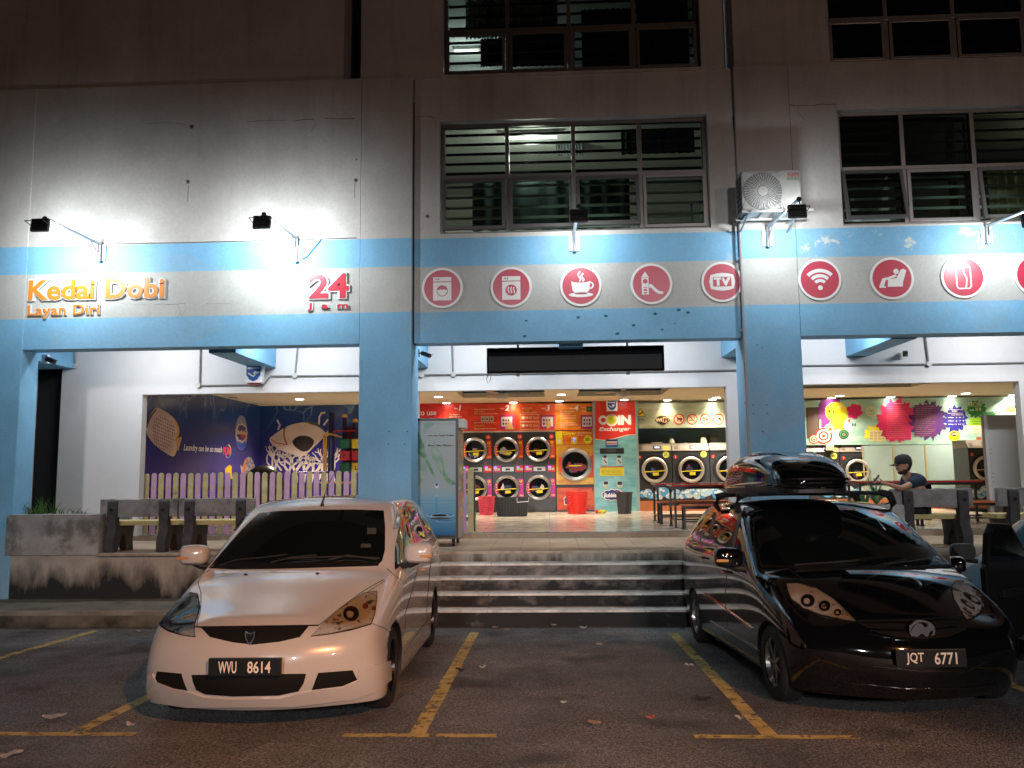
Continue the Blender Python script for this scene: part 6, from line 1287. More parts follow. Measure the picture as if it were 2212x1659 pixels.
# water vending machine on the walkway
YV = 12.75; bb = pbox(207, 1575, 588, 492, YV, cH); z0 = PZ+.16; vt = thing('water_machine', 'tall wheeled water vending machine with green leaf and blue water picture on its front', 'vending machine', ((bb[0]+bb[2])/2, YV+.45, PZ))
g = G(); g.box(bb[0]-.01, YV, z0-.03, bb[2]+.01, YV+.78, bb[3]+.02); g.build('cabinet', mat('vending_cabinet', (.30, .31, .31), .4, .4), vt, world=True, bevel=.01)
WATM = grad_mat('water_picture', (.02, .14, .32), (.40, .44, .43), z0, bb[3], False)
WATM.node_tree.nodes['Color Ramp'].color_ramp.elements[0].position = .02; e = WATM.node_tree.nodes['Color Ramp'].color_ramp.elements.new(.30); e.color = (.20, .42, .55, 1); e = WATM.node_tree.nodes['Color Ramp'].color_ramp.elements.new(.42); e.color = (.36, .44, .44, 1); WATM.node_tree.nodes['Color Ramp'].color_ramp.elements[-1].position = .75
g = G(); g.box(bb[0]+.03, YV-.006, z0+.01, bb[2]-.03, YV-.002, bb[3]-.03); g.build('picture', WATM, vt, world=True)
g = G(); frame_rect(g, bb[0]-.005, z0-.015, bb[2]+.005, bb[3]+.015, YV-.03, YV-.001, .035); g.build('frame', mat('dark_frame', (.05, .05, .05), .4, .5), vt, world=True)
sv = lambda pts, m, nm, k: sY(pts, m, nm, k, cH, vt, YV-.006)
LF = mat('leaf_print', (.07, .20, .10), .4, c2=(.22, .40, .26), c2s=6, lo=.4, hi=.6); LFL = mat('leaf_pale', (.22, .34, .26), .4, c2=(.34, .44, .38), c2s=5)
sv(smooth_poly([(219, 600), (245, 640), (280, 720), (300, 800), (330, 880), (375, 990), (385, 1020), (365, 1010), (320, 930), (270, 850), (225, 790), (219, 700)]), LF, 'leaf_picture', 1)
sv(smooth_poly([(219, 800), (260, 860), (310, 930), (300, 1010), (250, 1080), (219, 1090)]), LFL, 'leaf_picture', 1)
sv(smooth_poly([(290, 530), (350, 520), (375, 545), (330, 570), (290, 620), (275, 600)]), LFL, 'leaf_picture', 1)
sv(smooth_poly([(370, 700), (410, 760), (450, 850), (470, 960), (500, 1010), (470, 1030), (430, 980), (380, 900), (350, 800)]), LFL, 'leaf_picture', 1)
sv(smooth_poly([(440, 850), (455, 860), (485, 1000), (560, 1060), (560, 1090), (480, 1060), (450, 950)]), LF, 'leaf_picture', 2)
sv(circ(398, 1095, 20, 20, ry=25), WHT, 'water_drop', 2); sv(circ(398, 1088, 14, 20, ry=16), flat('#2868a0'), 'water_drop', 3); sv([(390, 1200), (386, 1300), (378, 1370), (410, 1370), (404, 1300), (402, 1200)], flat('#4898c0'), 'water_drop', 2); sv(circ(396, 1190, 12, 16), flat('#88b8d0'), 'water_drop', 3)
for cx_, cy_, rx, ry_, c in ((430, 1365, 130, 26, '#88b8cc'), (430, 1362, 118, 20, '#2a7ab0'), (425, 1368, 85, 14, '#a8c8d8'), (425, 1368, 74, 10, '#1c5c90'), (430, 1395, 90, 10, '#102838'), (480, 1420, 90, 12, '#78b0cc'), (480, 1418, 80, 8, '#1c68a0')): sv(circ(cx_, cy_, rx, 36, ry=ry_), flat(c), 'ripple', 2+(cy_ % 5)*.5)
for k, y in enumerate((1232, 1262, 1295, 1325)): sv(stroke([(222, y), (330, y-4+2*k), (460, y+5), (566, y-3)], 5), flat('#5a98b8'), 'ripple', 1)
for s, a, b_, y0, y1 in (('Improve Water Quality', 312, 560, 628, 655), ('Multi Tiers Filtration', 318, 553, 718, 742)):
    txt(s, a-4, y0-3, b_+4, y1+3, WHT, cH, vt, Y=YV-.006, k=2, bold=.10); txt(s, a, y0, b_, y1, BLK, cH, vt, Y=YV-.006, k=4, bold=.03)
sv(stroke([(225, 530), (300, 538), (380, 530), (470, 536), (560, 528)], 4), flat('#90a098'), 'scroll_pattern', 2)
g = G(); xx = bb[2]+.01
for k in range(7): g.box(xx, YV+.1, z0+.25+.24*k, xx+.006, YV+.68, z0+.43+.24*k)
g.build('side_label', mat('side_labels', (.45, .42, .2), .5, c2=(.5, .15, .1), c2s=5, lo=.5, hi=.52), vt, world=True)
g = G(); g.tube([(xx+.03, YV+.06, 1.75), (xx+.05, YV+.06, 1.78), (xx+.05, YV+.06, 1.95), (xx+.03, YV+.06, 1.98)], .008, 6); g.build('handle', METAL, vt, world=True)
g = G(); g.box(xx, YV-.0, bb[3]-.14, xx+.10, YV+.5, bb[3]); g.build('head_box', mat('off_white_box', (.5, .5, .47), .4), vt, world=True, bevel=.01)
for x in (bb[0]+.1, bb[2]-.08):
    for y in (YV+.08, YV+.68): g = G(); g.cyl((x-.018, y, PZ+.055), .055, .036, 'X', 18); g.box(x-.025, y-.03, PZ+.06, x+.025, y+.03, z0-.03); g.build('castor', BLK, vt, world=True)
# picket fences
PINK = mat('pink_picket', (.42, .25, .36), .7, var=.15, vs=6, bump=.4, bs=30); TAN = mat('tan_picket', (.40, .32, .16), .7, var=.2, vs=7, bump=.5, bs=25, c2=(.24, .17, .07), c2s=4, lo=.6, hi=.72)
def picket(t, x, w, h, Y, m, rock=0):
    g = G(); pts = [(-w/2, 0), (w/2, 0)]+[(w/2*cos(a), h-w/2+w/2*sin(a)) for a in [pi*i/8 for i in range(9)]]
    g.prism(pts, 'Y', -.009, .009); o = g.build('picket', m, t, bevel=.002); o.location = (x-t.location.x, Y-t.location.y, 0); o.rotation_euler = (0, rock, 0); return o
YK = YI+.28; f1 = thing('picket_fence', 'long low picket fence of alternating pink and tan boards in front of the playground', 'fence', (at(*cO(1100, 900), YK).x, YK, FZ)); hp_ = at(*cO(1100, 733), YK).z-FZ; w_ = 50/2.6024*.60636/FPX*YK
for k in range(33):
    x = at(*cO(118+68.6*k, 850), YK).x; picket(f1, x, w_, hp_+random.uniform(-.008, .008), YK, PINK if k % 2 == 0 else TAN, random.uniform(-.006, .006))
x0, x1 = at(*cO(75, 850), YK).x, at(*cO(118+68.6*32, 850), YK).x
for z in (.25, .80):
    g = G(); g.box(x0, YK+.012, FZ+z, x1, YK+.05, FZ+z+.07); g.build('rail', mat('dark_brown_rail', (.05, .02, .015), .6), f1, world=True)
g = G(); g.box(x0-.02, YK-.03, FZ, x0+.03, YK+.05, FZ+.85); g.build('post', mat('dark_brown_rail', (.05, .02, .015), .6), f1, world=True)
f2 = thing('picket_gate', 'short end of picket fence with one pink and one tan board beside the water machine', 'fence', (at(*cH(680, 1500), YK).x, YK, FZ)); h2 = at(*cH(700, 940), YK).z-FZ
picket(f2, at(*cH(642, 1200), YK).x, w_*1.05, h2, YK, PINK); picket(f2, at(*cH(706, 1200), YK).x, w_*1.1, h2, YK-.004, TAN)
picket(f2, at(*cH(578, 1200), YK).x, w_*1.05, h2, YK, TAN); x0, x1 = at(*cH(560, 1200), YK).x, at(*cH(742, 1200), YK).x
for z in (.2, .80): g = G(); g.box(x0, YK+.012, FZ+z, x1-.02, YK+.05, FZ+z+.07); g.build('rail', mat('dark_brown_rail', (.05, .02, .015), .6), f2, world=True)
g = G(); g.box(x1-.018, YK-.002, FZ+.02, x1+.012, YK+.05, FZ+h2-.12); g.build('post', BLK, f2, world=True)
# ================================================================ CARS
def cage(rows, crease=True):
    """rows: stations (y or [6], x[6], z[6], crown, ybulge); returns a closed quad cage"""
    V = []; F = []; idx = {}
    def put(key, p):
        if key not in idx: idx[key] = len(V); V.append(p)
        return idx[key]
    n = len(rows)
    def P(j, k, i):
        y, x, z, crown, yb = rows[j]; ys = y if isinstance(y, list) else [y]*6; u = i/3; w = 1-u*u
        b = (yb[k] if isinstance(yb, list) else yb)*w
        if abs(i) == 3: b = 0
        zz = z[k]+(crown*w if k == 5 else 0)
        return (x[k]*u, ys[k]-b, zz)
    def vid(j, k, i):
        # surface lattice vertex: sides i=+-3, top k=5, bottom k=0, caps j=0 / n-1
        return put((j, k, i), P(j, k, i))
    for j in range(n-1):
        for s in (-3, 3):
            for k in range(5):
                f = (vid(j, k, s), vid(j+1, k, s), vid(j+1, k+1, s), vid(j, k+1, s)); F.append(f if s > 0 else f[::-1])
        for i in range(-3, 3):
            F.append((vid(j, 5, i), vid(j, 5, i+1), vid(j+1, 5, i+1), vid(j+1, 5, i)))
            F.append((vid(j, 0, i), vid(j+1, 0, i), vid(j+1, 0, i+1), vid(j, 0, i+1)))
    for j in (0, n-1):
        for k in range(5):
            for i in range(-3, 3):
                f = (vid(j, k, i), vid(j, k, i+1), vid(j, k+1, i+1), vid(j, k+1, i)); F.append(f if j == 0 else f[::-1])
    CREASE.clear()
    if crease:
        for j in range(n-1):
            for s in (-3, 3):
                for k, c_ in ((0, .6), (1, .25), (3, .35), (5, .35)):
                    if k != 5 or j > 0: CREASE[tuple(sorted((vid(j, k, s), vid(j+1, k, s))))] = c_
        for i in range(-3, 3): CREASE[tuple(sorted((vid(0, 5, i), vid(0, 5, i+1))))] = .55; CREASE[tuple(sorted((vid(0, 0, i), vid(0, 0, i+1))))] = .7; CREASE[tuple(sorted((vid(3, 5, i), vid(3, 5, i+1))))] = .35; CREASE[tuple(sorted((vid(6, 5, i), vid(6, 5, i+1))))] = .3
    return V, F
CREASE = {}
def subsurf(V, F, lv):
    me = bpy.data.meshes.new('c'); me.from_pydata(V, [], F)
    if CREASE:
        at_ = me.attributes.new('crease_edge', 'FLOAT', 'EDGE')
        for e_ in me.edges: at_.data[e_.index].value = CREASE.get(tuple(sorted(e_.vertices)), 0)
    me = me; o = bpy.data.objects.new('c', me); COL.objects.link(o)
    m = o.modifiers.new('s', 'SUBSURF'); m.levels = lv; m.render_levels = lv
    bpy.context.view_layer.update(); e = bpy.data.meshes.new_from_object(o.evaluated_get(bpy.context.evaluated_depsgraph_get()))
    bpy.data.objects.remove(o); return e
def fit_cage(V, F, it=2, k=.6):
    # move the cage until the smooth surface passes through the measured points
    T = np.array(V); C = T.copy()
    for _ in range(it):
        me = subsurf([tuple(v) for v in C], F, 2); L_ = np.array([me.vertices[i].co[:] for i in range(len(V))]); bpy.data.meshes.remove(me); C += (T-L_)*k
    return [tuple(v) for v in C], F
def cut_arches(me, wheels, r, xin, L_):
    o = bpy.data.objects.new('c', me); COL.objects.link(o); g = G()
    for wy in wheels:
        for s in (-1, 1): g.cyl((min(s*xin, s*1.3), wy, r-.03), r, abs(1.3-xin), 'X', 48)
    cme = bpy.data.meshes.new('k'); cme.from_pydata(g.v, [], g.f); c = bpy.data.objects.new('k', cme); COL.objects.link(c)
    bm = bmesh.new(); bm.from_mesh(cme); bmesh.ops.recalc_face_normals(bm, faces=bm.faces); bm.to_mesh(cme); bm.free()
    m = o.modifiers.new('b', 'BOOLEAN'); m.object = c; m.operation = 'DIFFERENCE'; m.solver = 'EXACT'
    bpy.context.view_layer.update(); e = bpy.data.meshes.new_from_object(o.evaluated_get(bpy.context.evaluated_depsgraph_get()))
    bpy.data.objects.remove(o); bpy.data.objects.remove(c); return e
class Car:
    def __init__(s, name, label, cat, rows, loc, rotz, paint, wheels, wr, track, archr, sub=3, pitch=0):
        s.t = thing(name, label, cat, loc, rotz); s.t.rotation_euler = (pitch, 0, rotz)
        s.M = Matrix.Translation(loc) @ s.t.rotation_euler.to_matrix().to_4x4(); s.Mi = s.M.inverted()
        me = subsurf(*fit_cage(*cage(rows)), sub); s.bvh = BVHTree.FromPolygons([v.co[:] for v in me.vertices], [p.vertices[:] for p in me.polygons])
        s.o = s.Mi @ CAMP; s.R = s.Mi.to_3x3()
        body = cut_arches(me, wheels, archr, track-.30, 5); s.paint = paint
        body.materials.clear(); body.materials.append(paint); body.materials.append(BLK)
        mi = []
        for p in body.polygons:
            c = p.center; inner = any(abs(math.hypot(c.y-w, c.z-(archr-.03))-archr) < .012 or (math.hypot(c.y-w, c.z-(archr-.03)) < archr and abs(abs(c.x)-(track-.30)) < .01) for w in wheels)
            mi.append(1 if inner or (c.z < .24 and p.normal.z < -.8) else 0)
        body.polygons.foreach_set('material_index', mi); body.polygons.foreach_set('use_smooth', [True]*len(body.polygons))
        try: body.set_sharp_from_angle(angle=rad(35))
        except Exception: pass
        b = bpy.data.objects.new('body', body); COL.objects.link(b); b.parent = s.t; s.body = b
    def hit(s, px, py):
        d = (s.R @ ray(px, py)).normalized(); h = s.bvh.ray_cast(s.o, d)
        if h[0] is None:
            best = None
            for t in np.linspace(4.5, 12, 40):
                q = s.bvh.find_nearest(s.o+d*t)
                if best is None or q[3] < best[3]: best = q
            return best[0], best[1]
        return h[0], h[1]
    def patch(s, poly, off=.004, step=9, mirror=0, name='panel', m=None, parent=None, inset=.012, smooth=True, curve=False):
        """poly in photo grid px, laid on the body surface as a thin shell; mirror: 0 one side, 1 both, 2 only the mirrored"""
        pts = []; n = len(poly)
        for i in range(n):
            a, b = poly[i], poly[(i+1) % n]; k = max(1, int(math.hypot(b[0]-a[0], b[1]-a[1])/step))
            pts += [(a[0]+(b[0]-a[0])*j/k, a[1]+(b[1]-a[1])*j/k) for j in range(k)]
        nb = len(pts); xs = [p[0] for p in pts]; ys = [p[1] for p in pts]; ins = []
        def inside(x, y):
            c = False
            for i in range(nb):
                x1, y1 = pts[i]; x2, y2 = pts[(i+1) % nb]
                if (y1 > y) != (y2 > y) and x < (x2-x1)*(y-y1)/(y2-y1)+x1: c = not c
            return c
        y = min(ys)+step/2
        while y < max(ys):
            x = min(xs)+step/2
            while x < max(xs):
                if inside(x, y) and min((p[0]-x)**2+(p[1]-y)**2 for p in pts) > (step*.45)**2: ins.append((x, y))
                x += step
            y += step
        allp = [Vector(p) for p in pts+ins]
        r = delaunay_2d_cdt(allp, [], [list(range(nb))], 1, 1e-5); vs2, fs = r[0], r[2]
        hv = [s.hit(p.x, p.y) for p in vs2]; top = [h[0]+h[1]*off for h in hv]
        edge = {}
        for f in fs:
            for i in range(len(f)):
                a, b = f[i], f[(i+1) % len(f)]; e = (a, b)
                if (b, a) in edge: del edge[(b, a)]
                else: edge[e] = 1
        bot = {}; V = [tuple(v) for v in top]
        for a, b in edge:
            for q in (a, b):
                if q not in bot: bot[q] = len(V); V.append(tuple(hv[q][0]-hv[q][1]*inset))
        F = [tuple(f) for f in fs]+[(b, a, bot[a], bot[b]) for a, b in edge]
        out = []
        for sg in ((1,), (1, -1), (-1,))[mirror]:
            g = G(); g.add([(v[0]*sg, v[1], v[2]) for v in V], F); out.append(g.build(name, m or s.paint, parent or s.t, smooth=smooth))
        s.last = out; return out[0]
    def line(s, pts, w=1.6, m=None, name='seam', mirror=0, off=.002, parent=None):
        return s.patch(stroke(pts, w), off, 6, mirror, name, m or BLK, parent or s.body, .004, False)
    def wheel(s, x, y, r, w, rimm, spokes, style=0, steer=0):
        sg = 1 if x > 0 else -1
        e = bpy.data.objects.new('wheel', None); COL.objects.link(e); e.parent = s.t; e.location = (x, y, r-.006); e.rotation_euler = (0, 0, steer); e.empty_display_size = .1
        g = G(); R0 = r*.66; g.lathe([(R0, -w/2), (r*.90, -w/2), (r*.985, -w*.38), (r, -w*.2), (r, w*.2), (r*.985, w*.38), (r*.90, w/2), (R0, w/2)], (0, 0, 0), 'X', 48, closed=True)
        o = g.build('tyre', mat('tyre_rubber', (.012, .012, .013), .75, bump=.4, bs=60), s.t, smooth=True)
        bpy.data.objects.remove(e); o.name = 'tyre'; o.location = (x, y, r-.006); o.rotation_euler = (0, 0, steer)
        wh = o; g = G(); xo = sg*w*.42
        g.lathe([(R0*1.02, xo), (R0*.93, xo+sg*.004), (R0*.90, xo-sg*.03), (R0*.88, -sg*w*.2), (R0*1.0, -sg*w*.2)], (0, 0, 0), 'X', 48, closed=True)
        g.cyl((min(xo-sg*.02, xo-sg*.05), 0, 0), R0*.2, .03, 'X', 20)
        for k in range(spokes):
            a = 2*pi*k/spokes
            for dd in ((-.10, .10) if style else (0,)):
                a1 = a+dd
                p = [(R0*.12*cos(a)-R0*.07*sin(a), R0*.12*sin(a)+R0*.07*cos(a)), (R0*.12*cos(a)+R0*.07*sin(a), R0*.12*sin(a)-R0*.07*cos(a)), (R0*.93*cos(a1)+R0*.05*sin(a1), R0*.93*sin(a1)-R0*.05*cos(a1)), (R0*.93*cos(a1)-R0*.05*sin(a1), R0*.93*sin(a1)+R0*.05*cos(a1))]
                g.prism(p, 'X', xo-sg*.035, xo-sg*.012)
        g.build('rim', rimm, wh); g = G(); g.cyl((min(-sg*w*.12, -sg*w*.16), 0, 0), R0*.62, .02, 'X', 30); g.build('brake_disc', mat('brake_disc', (.12, .11, .11), .5, .7), wh)
        wh.name = 'wheel'; return wh
def mirror_part(car, x, y, z, sg, paint, ind=True, dark=False):
    g = G(); n = 14
    # rounded shell facing forward
    prof = [(-.13, .0), (-.125, .07), (-.08, .105), (.04, .11), (.11, .09), (.125, .02), (.11, -.05), (.04, -.07), (-.08, -.065), (-.12, -.04)]
    prof = smooth_poly(prof, 3); vs = []; m = len(prof); ks = [(0.0, .62), (.02, .86), (.055, 1.0), (.12, 1.0), (.15, .93)]
    for d, k in ks: vs += [(sg*px*k, d-.06, pz*k+.02) for px, pz in prof]
    fs = [tuple(range(m))[::-1], tuple(range((len(ks)-1)*m, len(ks)*m))]
    for a in range(len(ks)-1):
        for i in range(m): fs.append((a*m+i, a*m+(i+1) % m, (a+1)*m+(i+1) % m, (a+1)*m+i))
    g.add(vs, fs); o = g.build('side_mirror', paint, car.t, smooth=True); o.location = (x+sg*.02, y, z)
    g = G(); g.tube([(-sg*.16, .03, -.07), (-sg*.07, .02, -.06), (0, .02, -.03)], .028, 8); g.build('mirror_arm', BLK, o, smooth=True)
    if ind: g = G(); g.box(min(sg*.02, sg*.125), -.062, .005, max(sg*.02, sg*.125), -.035, .028); g.build('indicator', mat('indicator_lens', (.5, .25, .08), .15), o, bevel=.004)
    return o
def plate(car, px, py, text, w, h, yoff, tilt=0):
    p, nrm = car.hit(px, py); yy = p.y-yoff
    g = G(); g.box(-w/2, -.008, -h/2, w/2, .02, h/2); o = g.build('number_plate', mat('plate_black', (.006, .006, .006), .35), car.t, bevel=.004); o.location = (p.x, yy, p.z); o.rotation_euler = (tilt, 0, 0)
    g = G(); g.recalc = False; a, b = text.split(); t0 = -w*.36; H = h*.345
    text_in(g, a, (t0, -H*.95, t0+w*.25, H*.95), 'Y', -.009, .002, bold=.012); g.build('characters', mat('plate_characters', (.78, .74, .66), .4), o); g = G(); g.recalc = False; text_in(g, b, (w*.04, -H*.95, w*.36, H*.95), 'Y', -.009, .002, bold=.012)
    g.build('characters', mat('plate_characters', (.78, .74, .66), .4), o)
    return o
WPAINT = mat('pearl_white_paint', (.46, .455, .445), .22, var=.03, vs=2, coat=1.0); KPAINT = mat('black_car_paint', (.003, .0035, .0045), .08, coat=1.0, spec=.4); SPAINT = mat('silver_blue_paint', (.42, .47, .55), .3, .3, coat=1.0)
TINT = mat('tinted_car_glass', (.004, .006, .006), .04, coat=.6); LENS = glassm('headlamp_lens', (.96, .96, .96), .03, ior=1.3); HBACK = mat('headlamp_reflector', (.66, .65, .64), .16, .5, bump=.9, bs=30, c2=(.12, .10, .09), c2s=11, lo=.55, hi=.60)
LRIM = mat('lamp_silver_rim', (.60, .60, .58), .2, .5); HDARK = mat('headlamp_bezel', (.05, .04, .035), .12, .7, coat=.8); AMBR = mat('amber_lens', (.30, .10, .03), .12, .6)
GRD = mat('grille_black', (.006, .006, .006), .7, spec=.2)
def headlight(car, poly, mirror, inner):
    """reflector laid on the body, layered lamp bowls that follow its curve, clear outer lens"""
    qx = sum(p[0] for p in poly)/len(poly); qy = sum(p[1] for p in poly)/len(poly)
    car.patch(poly, .0045, 7, mirror, 'headlight', HBACK); base = list(car.last)
    car.patch([(x+(x-qx)/max(1, math.hypot(x-qx, y-qy))*1.8, y+(y-qy)/max(1, math.hypot(x-qx, y-qy))*1.8) for x, y in poly], .0025, 7, mirror, 'lamp_gasket', GRD)
    for l, h in zip(car.last, base): l.parent = h
    for (cx, cy, rx, m, kind) in inner:
        ry = rx*.92
        for k, (f, mm, nm) in enumerate(((1.0, LRIM, 'lamp_rim'), (.80, m, 'lamp'), (.36, HBACK if kind == 'bowl' else m, 'bulb'))):
            if kind == 'bulb' and k == 0: continue
            car.patch(circ(cx-.1*rx*(k == 2), cy+.1*ry*(k == 2), rx*f, 18, ry*f), .0065+.0025*k, 8, mirror, nm, mm, inset=.002)
            for l, h in zip(car.last, base): l.parent = h
    car.patch(poly, .016, 9, mirror, 'lens', LENS)
    for l, h in zip(car.last, base): l.parent = h
# ---- white people carrier
def st(y, x, z, c, yb=0): return (y, x, z, c, yb)
exo = [st([.40, .32, .27, .31, .42, .48], [.88, .885, .84, .80, .74, .66], [.165, .34, .54, .68, .755, .785], .02, [.30, .33, .28, .25, .26, .24]),
       st([.64, .60, .58, .60, .68, .74], [.91, .92, .90, .865, .79, .71], [.165, .38, .60, .78, .865, .895], .03, .13),
       st(1.00, [.91, .925, .92, .90, .84, .77], [.17, .42, .66, .88, .965, .995], .035, .11),
       st(1.24, [.91, .925, .925, .91, .86, .80], [.17, .42, .70, .95, 1.03, 1.06], .035, .15),
       st(1.60, [.91, .925, .925, .915, .84, .755], [.17, .42, .72, 1.0, 1.21, 1.31], .05, .16),
       st(2.00, [.91, .925, .925, .92, .82, .70], [.17, .42, .72, 1.03, 1.36, 1.58], .055, .14),
       st(2.30, [.91, .925, .925, .92, .815, .68], [.17, .42, .72, 1.045, 1.39, 1.65], .06, .08),
       st(3.05, [.91, .925, .925, .92, .81, .67], [.17, .42, .72, 1.06, 1.40, 1.68], .06),
       st(3.85, [.91, .925, .925, .915, .79, .65], [.18, .42, .72, 1.08, 1.40, 1.66], .055),
       st(4.35, [.87, .90, .905, .89, .76, .61], [.22, .42, .70, 1.09, 1.39, 1.60], .045),
       st([4.52, 4.60, 4.62, 4.60, 4.50, 4.40], [.80, .85, .86, .83, .71, .56], [.28, .44, .70, 1.08, 1.36, 1.53], .03, -.08)]
WL = Vector((-2.19, 5.80, gz(5.80))); wcar = Car('parked_car', 'pearl white people carrier with black grille and number plate WVU 8614', 'car', exo, WL, rad(1.3), WPAINT, [.90, 3.63], .33, .905, .345, pitch=-math.atan(SLP))
c = wcar; K = lambda *a: [cK(x, y) for x, y in a]
c.patch(K((545, 592), (640, 480), (760, 345), (870, 236), (1000, 224), (1250, 216), (1500, 214), (1690, 220), (1700, 330), (1698, 480), (1680, 550), (1655, 574), (1400, 580), (1000, 592)), .003, 11, 0, 'windscreen', TINT)
wsn = c.last[0]
c.patch(K((543, 597), (760, 560), (1000, 566), (1350, 556), (1662, 562), (1655, 582), (1400, 590), (1000, 602), (700, 606)), .006, 11, 0, 'cowl', GRD)
headlight(c, K((1215, 1045), (1300, 960), (1430, 850), (1560, 765), (1642, 752), (1643, 800), (1628, 900), (1605, 965), (1480, 1000), (1340, 1030)), 1, [(cK(1475, 900)[0], cK(1475, 900)[1], 22, HDARK, 'bowl'), (cK(1570, 850)[0], cK(1570, 850)[1], 8, AMBR, 'bulb'), (cK(1350, 985)[0], cK(1350, 985)[1], 12, HBACK, 'bowl'), (cK(1470, 925)[0], cK(1470, 925)[1], 4, AMBR, 'bulb')])
c.patch(K((440, 985), (1265, 972), (1262, 977), (1198, 978), (1140, 1050), (1000, 1082), (830, 1100), (700, 1085), (550, 1050), (492, 990)), .004, 9, 0, 'grille', GRD)
gr = c.last[0]
def shield(car, cx, cy, s_, par):
    p, nr = car.hit(cx, cy); g = G(); pts = [(-.5, .55), (-.2, .42), (.2, .42), (.5, .55), (.46, -.05), (.22, -.5), (0, -.72), (-.22, -.5), (-.46, -.05)]
    g.prism([(x*s_, y*s_) for x, y in pts], 'Y', -.012, .0); g.cur = 1; g.prism([(x*s_*.72, y*s_*.72) for x, y in pts], 'Y', -.015, -.0125); o = g.build('emblem', [CHROME, GRD], par); o.location = (p.x, p.y-.035, p.z)
shield(c, *cK(825, 1045), .075, c.t)
c.patch(K((430, 1298), (1030, 1292), (1180, 1290), (1165, 1350), (1130, 1405), (1000, 1432), (700, 1438), (520, 1425), (460, 1395), (440, 1345)), .004, 9, 0, 'air_intake', GRD)
c.patch(K((1260, 1285), (1485, 1268), (1515, 1330), (1420, 1370), (1218, 1396)), .004, 8, 1, 'fog_intake', GRD)
plate(c, *cK(790, 1240), 'WVU 8614', .52, .125, .035, rad(2))
# seams: bonnet, bumper, doors
c.patch(K((150, 1300), (178, 1290), (205, 1345), (330, 1392), (430, 1412), (520, 1440), (700, 1452), (1000, 1446), (1140, 1416), (1220, 1402), (1420, 1380), (1518, 1338), (1520, 1262), (1728, 1205), (1732, 1330), (1640, 1405), (1500, 1452), (1100, 1500), (400, 1504), (170, 1470), (132, 1440)), .014, 12, 0, 'bumper_lip', WPAINT, inset=.02)
c.line(K((440, 982), (1262, 971)), 1.2); c.line(K((1690, 672), (1560, 745), (1400, 862), (1262, 975)), 1.3, mirror=1)
c.line(K((1615, 962), (1690, 990), (1752, 1030)), 1.2, mirror=1); c.line(K((1700, 680), (1560, 770)), 1.0)
# side glass (visible side, mirrored to the other)
c.patch(K((1762, 610), (1762, 480), (1790, 330), (1825, 215), (1850, 310), (1880, 430), (1900, 445), (1815, 545), (1790, 590)), .003, 8, 1, 'side_window', TINT)
c.patch(K((1842, 205), (1890, 200), (1920, 280), (1960, 390), (1925, 430), (1895, 440), (1865, 320)), .003, 8, 1, 'side_window', TINT)
c.patch(K((1905, 196), (1935, 200), (1970, 280), (2005, 370), (1978, 395), (1945, 320)), .003, 8, 1, 'side_window', TINT)
c.line(K((1760, 340), (1785, 240), (1830, 170), (1890, 180)), 5.5, CHROME, 'window_visor', 1, .02, parent=c.t)
c.line(K((1915, 590), (1880, 740), (1830, 900), (1828, 1000)), 1.0, mirror=1); c.line(K((2010, 470), (1990, 640), (1975, 840), (1968, 960)), 1.0, mirror=1); c.line(K((1710, 600), (1780, 660), (1840, 700)), 1.0, mirror=1)
c.line(K((1828, 1150), (1900, 1040), (1985, 930)), 1.0, name='side_skirt_line', mirror=1)
for a in ((1935, 605), (2020, 505)):
    p, nr = c.hit(*cK(*a))
    for sg in (1, -1): g = G(); g.tube([(sg*(p.x-.005), p.y-.08, p.z), (sg*(p.x+.035), p.y-.06, p.z), (sg*(p.x+.035), p.y+.06, p.z), (sg*(p.x-.005), p.y+.08, p.z)], .013, 6); g.build('door_handle', WPAINT, c.t, smooth=True)
for a in ((785, 641), (1255, 634)):
    p, nr = c.hit(*cK(*a)); g = G(); g.sphere(p+nr*.004, .016, 12, 8, (1, 1, .5)); g.build('washer_nozzle', BLK, c.body, smooth=True)
# wipers
def wiper(car, pts, par, cf=cK):
    P3 = []
    for q in pts:
        p, nr = car.hit(*cf(*q)); P3.append(p+nr*.022)
    g = G(); g.tube(P3, .008, 6); g.build('wiper', mat('wiper', (.05, .05, .05), .35, .5), par, smooth=True)
wiper(c, [(620, 592), (730, 555), (900, 540), (1060, 520)], c.t); wiper(c, [(1060, 548), (1200, 540), (1450, 532), (1660, 546)], c.t); wiper(c, [(950, 575), (1080, 540), (1250, 524)], c.t); wiper(c, [(1330, 556), (1450, 526), (1640, 552)], c.t)
p, nr = c.hit(*cK(1287, 190)); g = G(); g.tube([p, p+Vector((0, 0, .03)), p+Vector((.035, .04, .20)), p+Vector((.10, .10, .34))], .004, 6, rs=[.022, .012, .004, .002]); g.build('antenna', BLK, c.t)
for sg in (1, -1):
    p, nr = c.hit(*cK(1790, 560)); mirror_part(c, sg*(1.02 if sg > 0 else .99), p.y-.02, 1.15, sg, WPAINT)
# road tax sticker on the screen
c.patch(K((1580, 335), (1640, 335), (1640, 375), (1580, 375)), .006, 6, 0, 'windscreen_sticker', mat('faded_sticker', (.05, .055, .05), .5), wsn)
c.patch(K((1540, 440), (1605, 440), (1605, 462), (1540, 462)), .006, 6, 0, 'windscreen_sticker', mat('faded_sticker', (.05, .055, .05), .5), wsn)
BRIM = mat('black_alloy', (.012, .012, .013), .25, .6)
for x in (-.80, .80):
    for y, stg in ((.90, .0), (3.63, 0)): c.wheel(x, y, .322, .205, BRIM, 5, 1, stg)
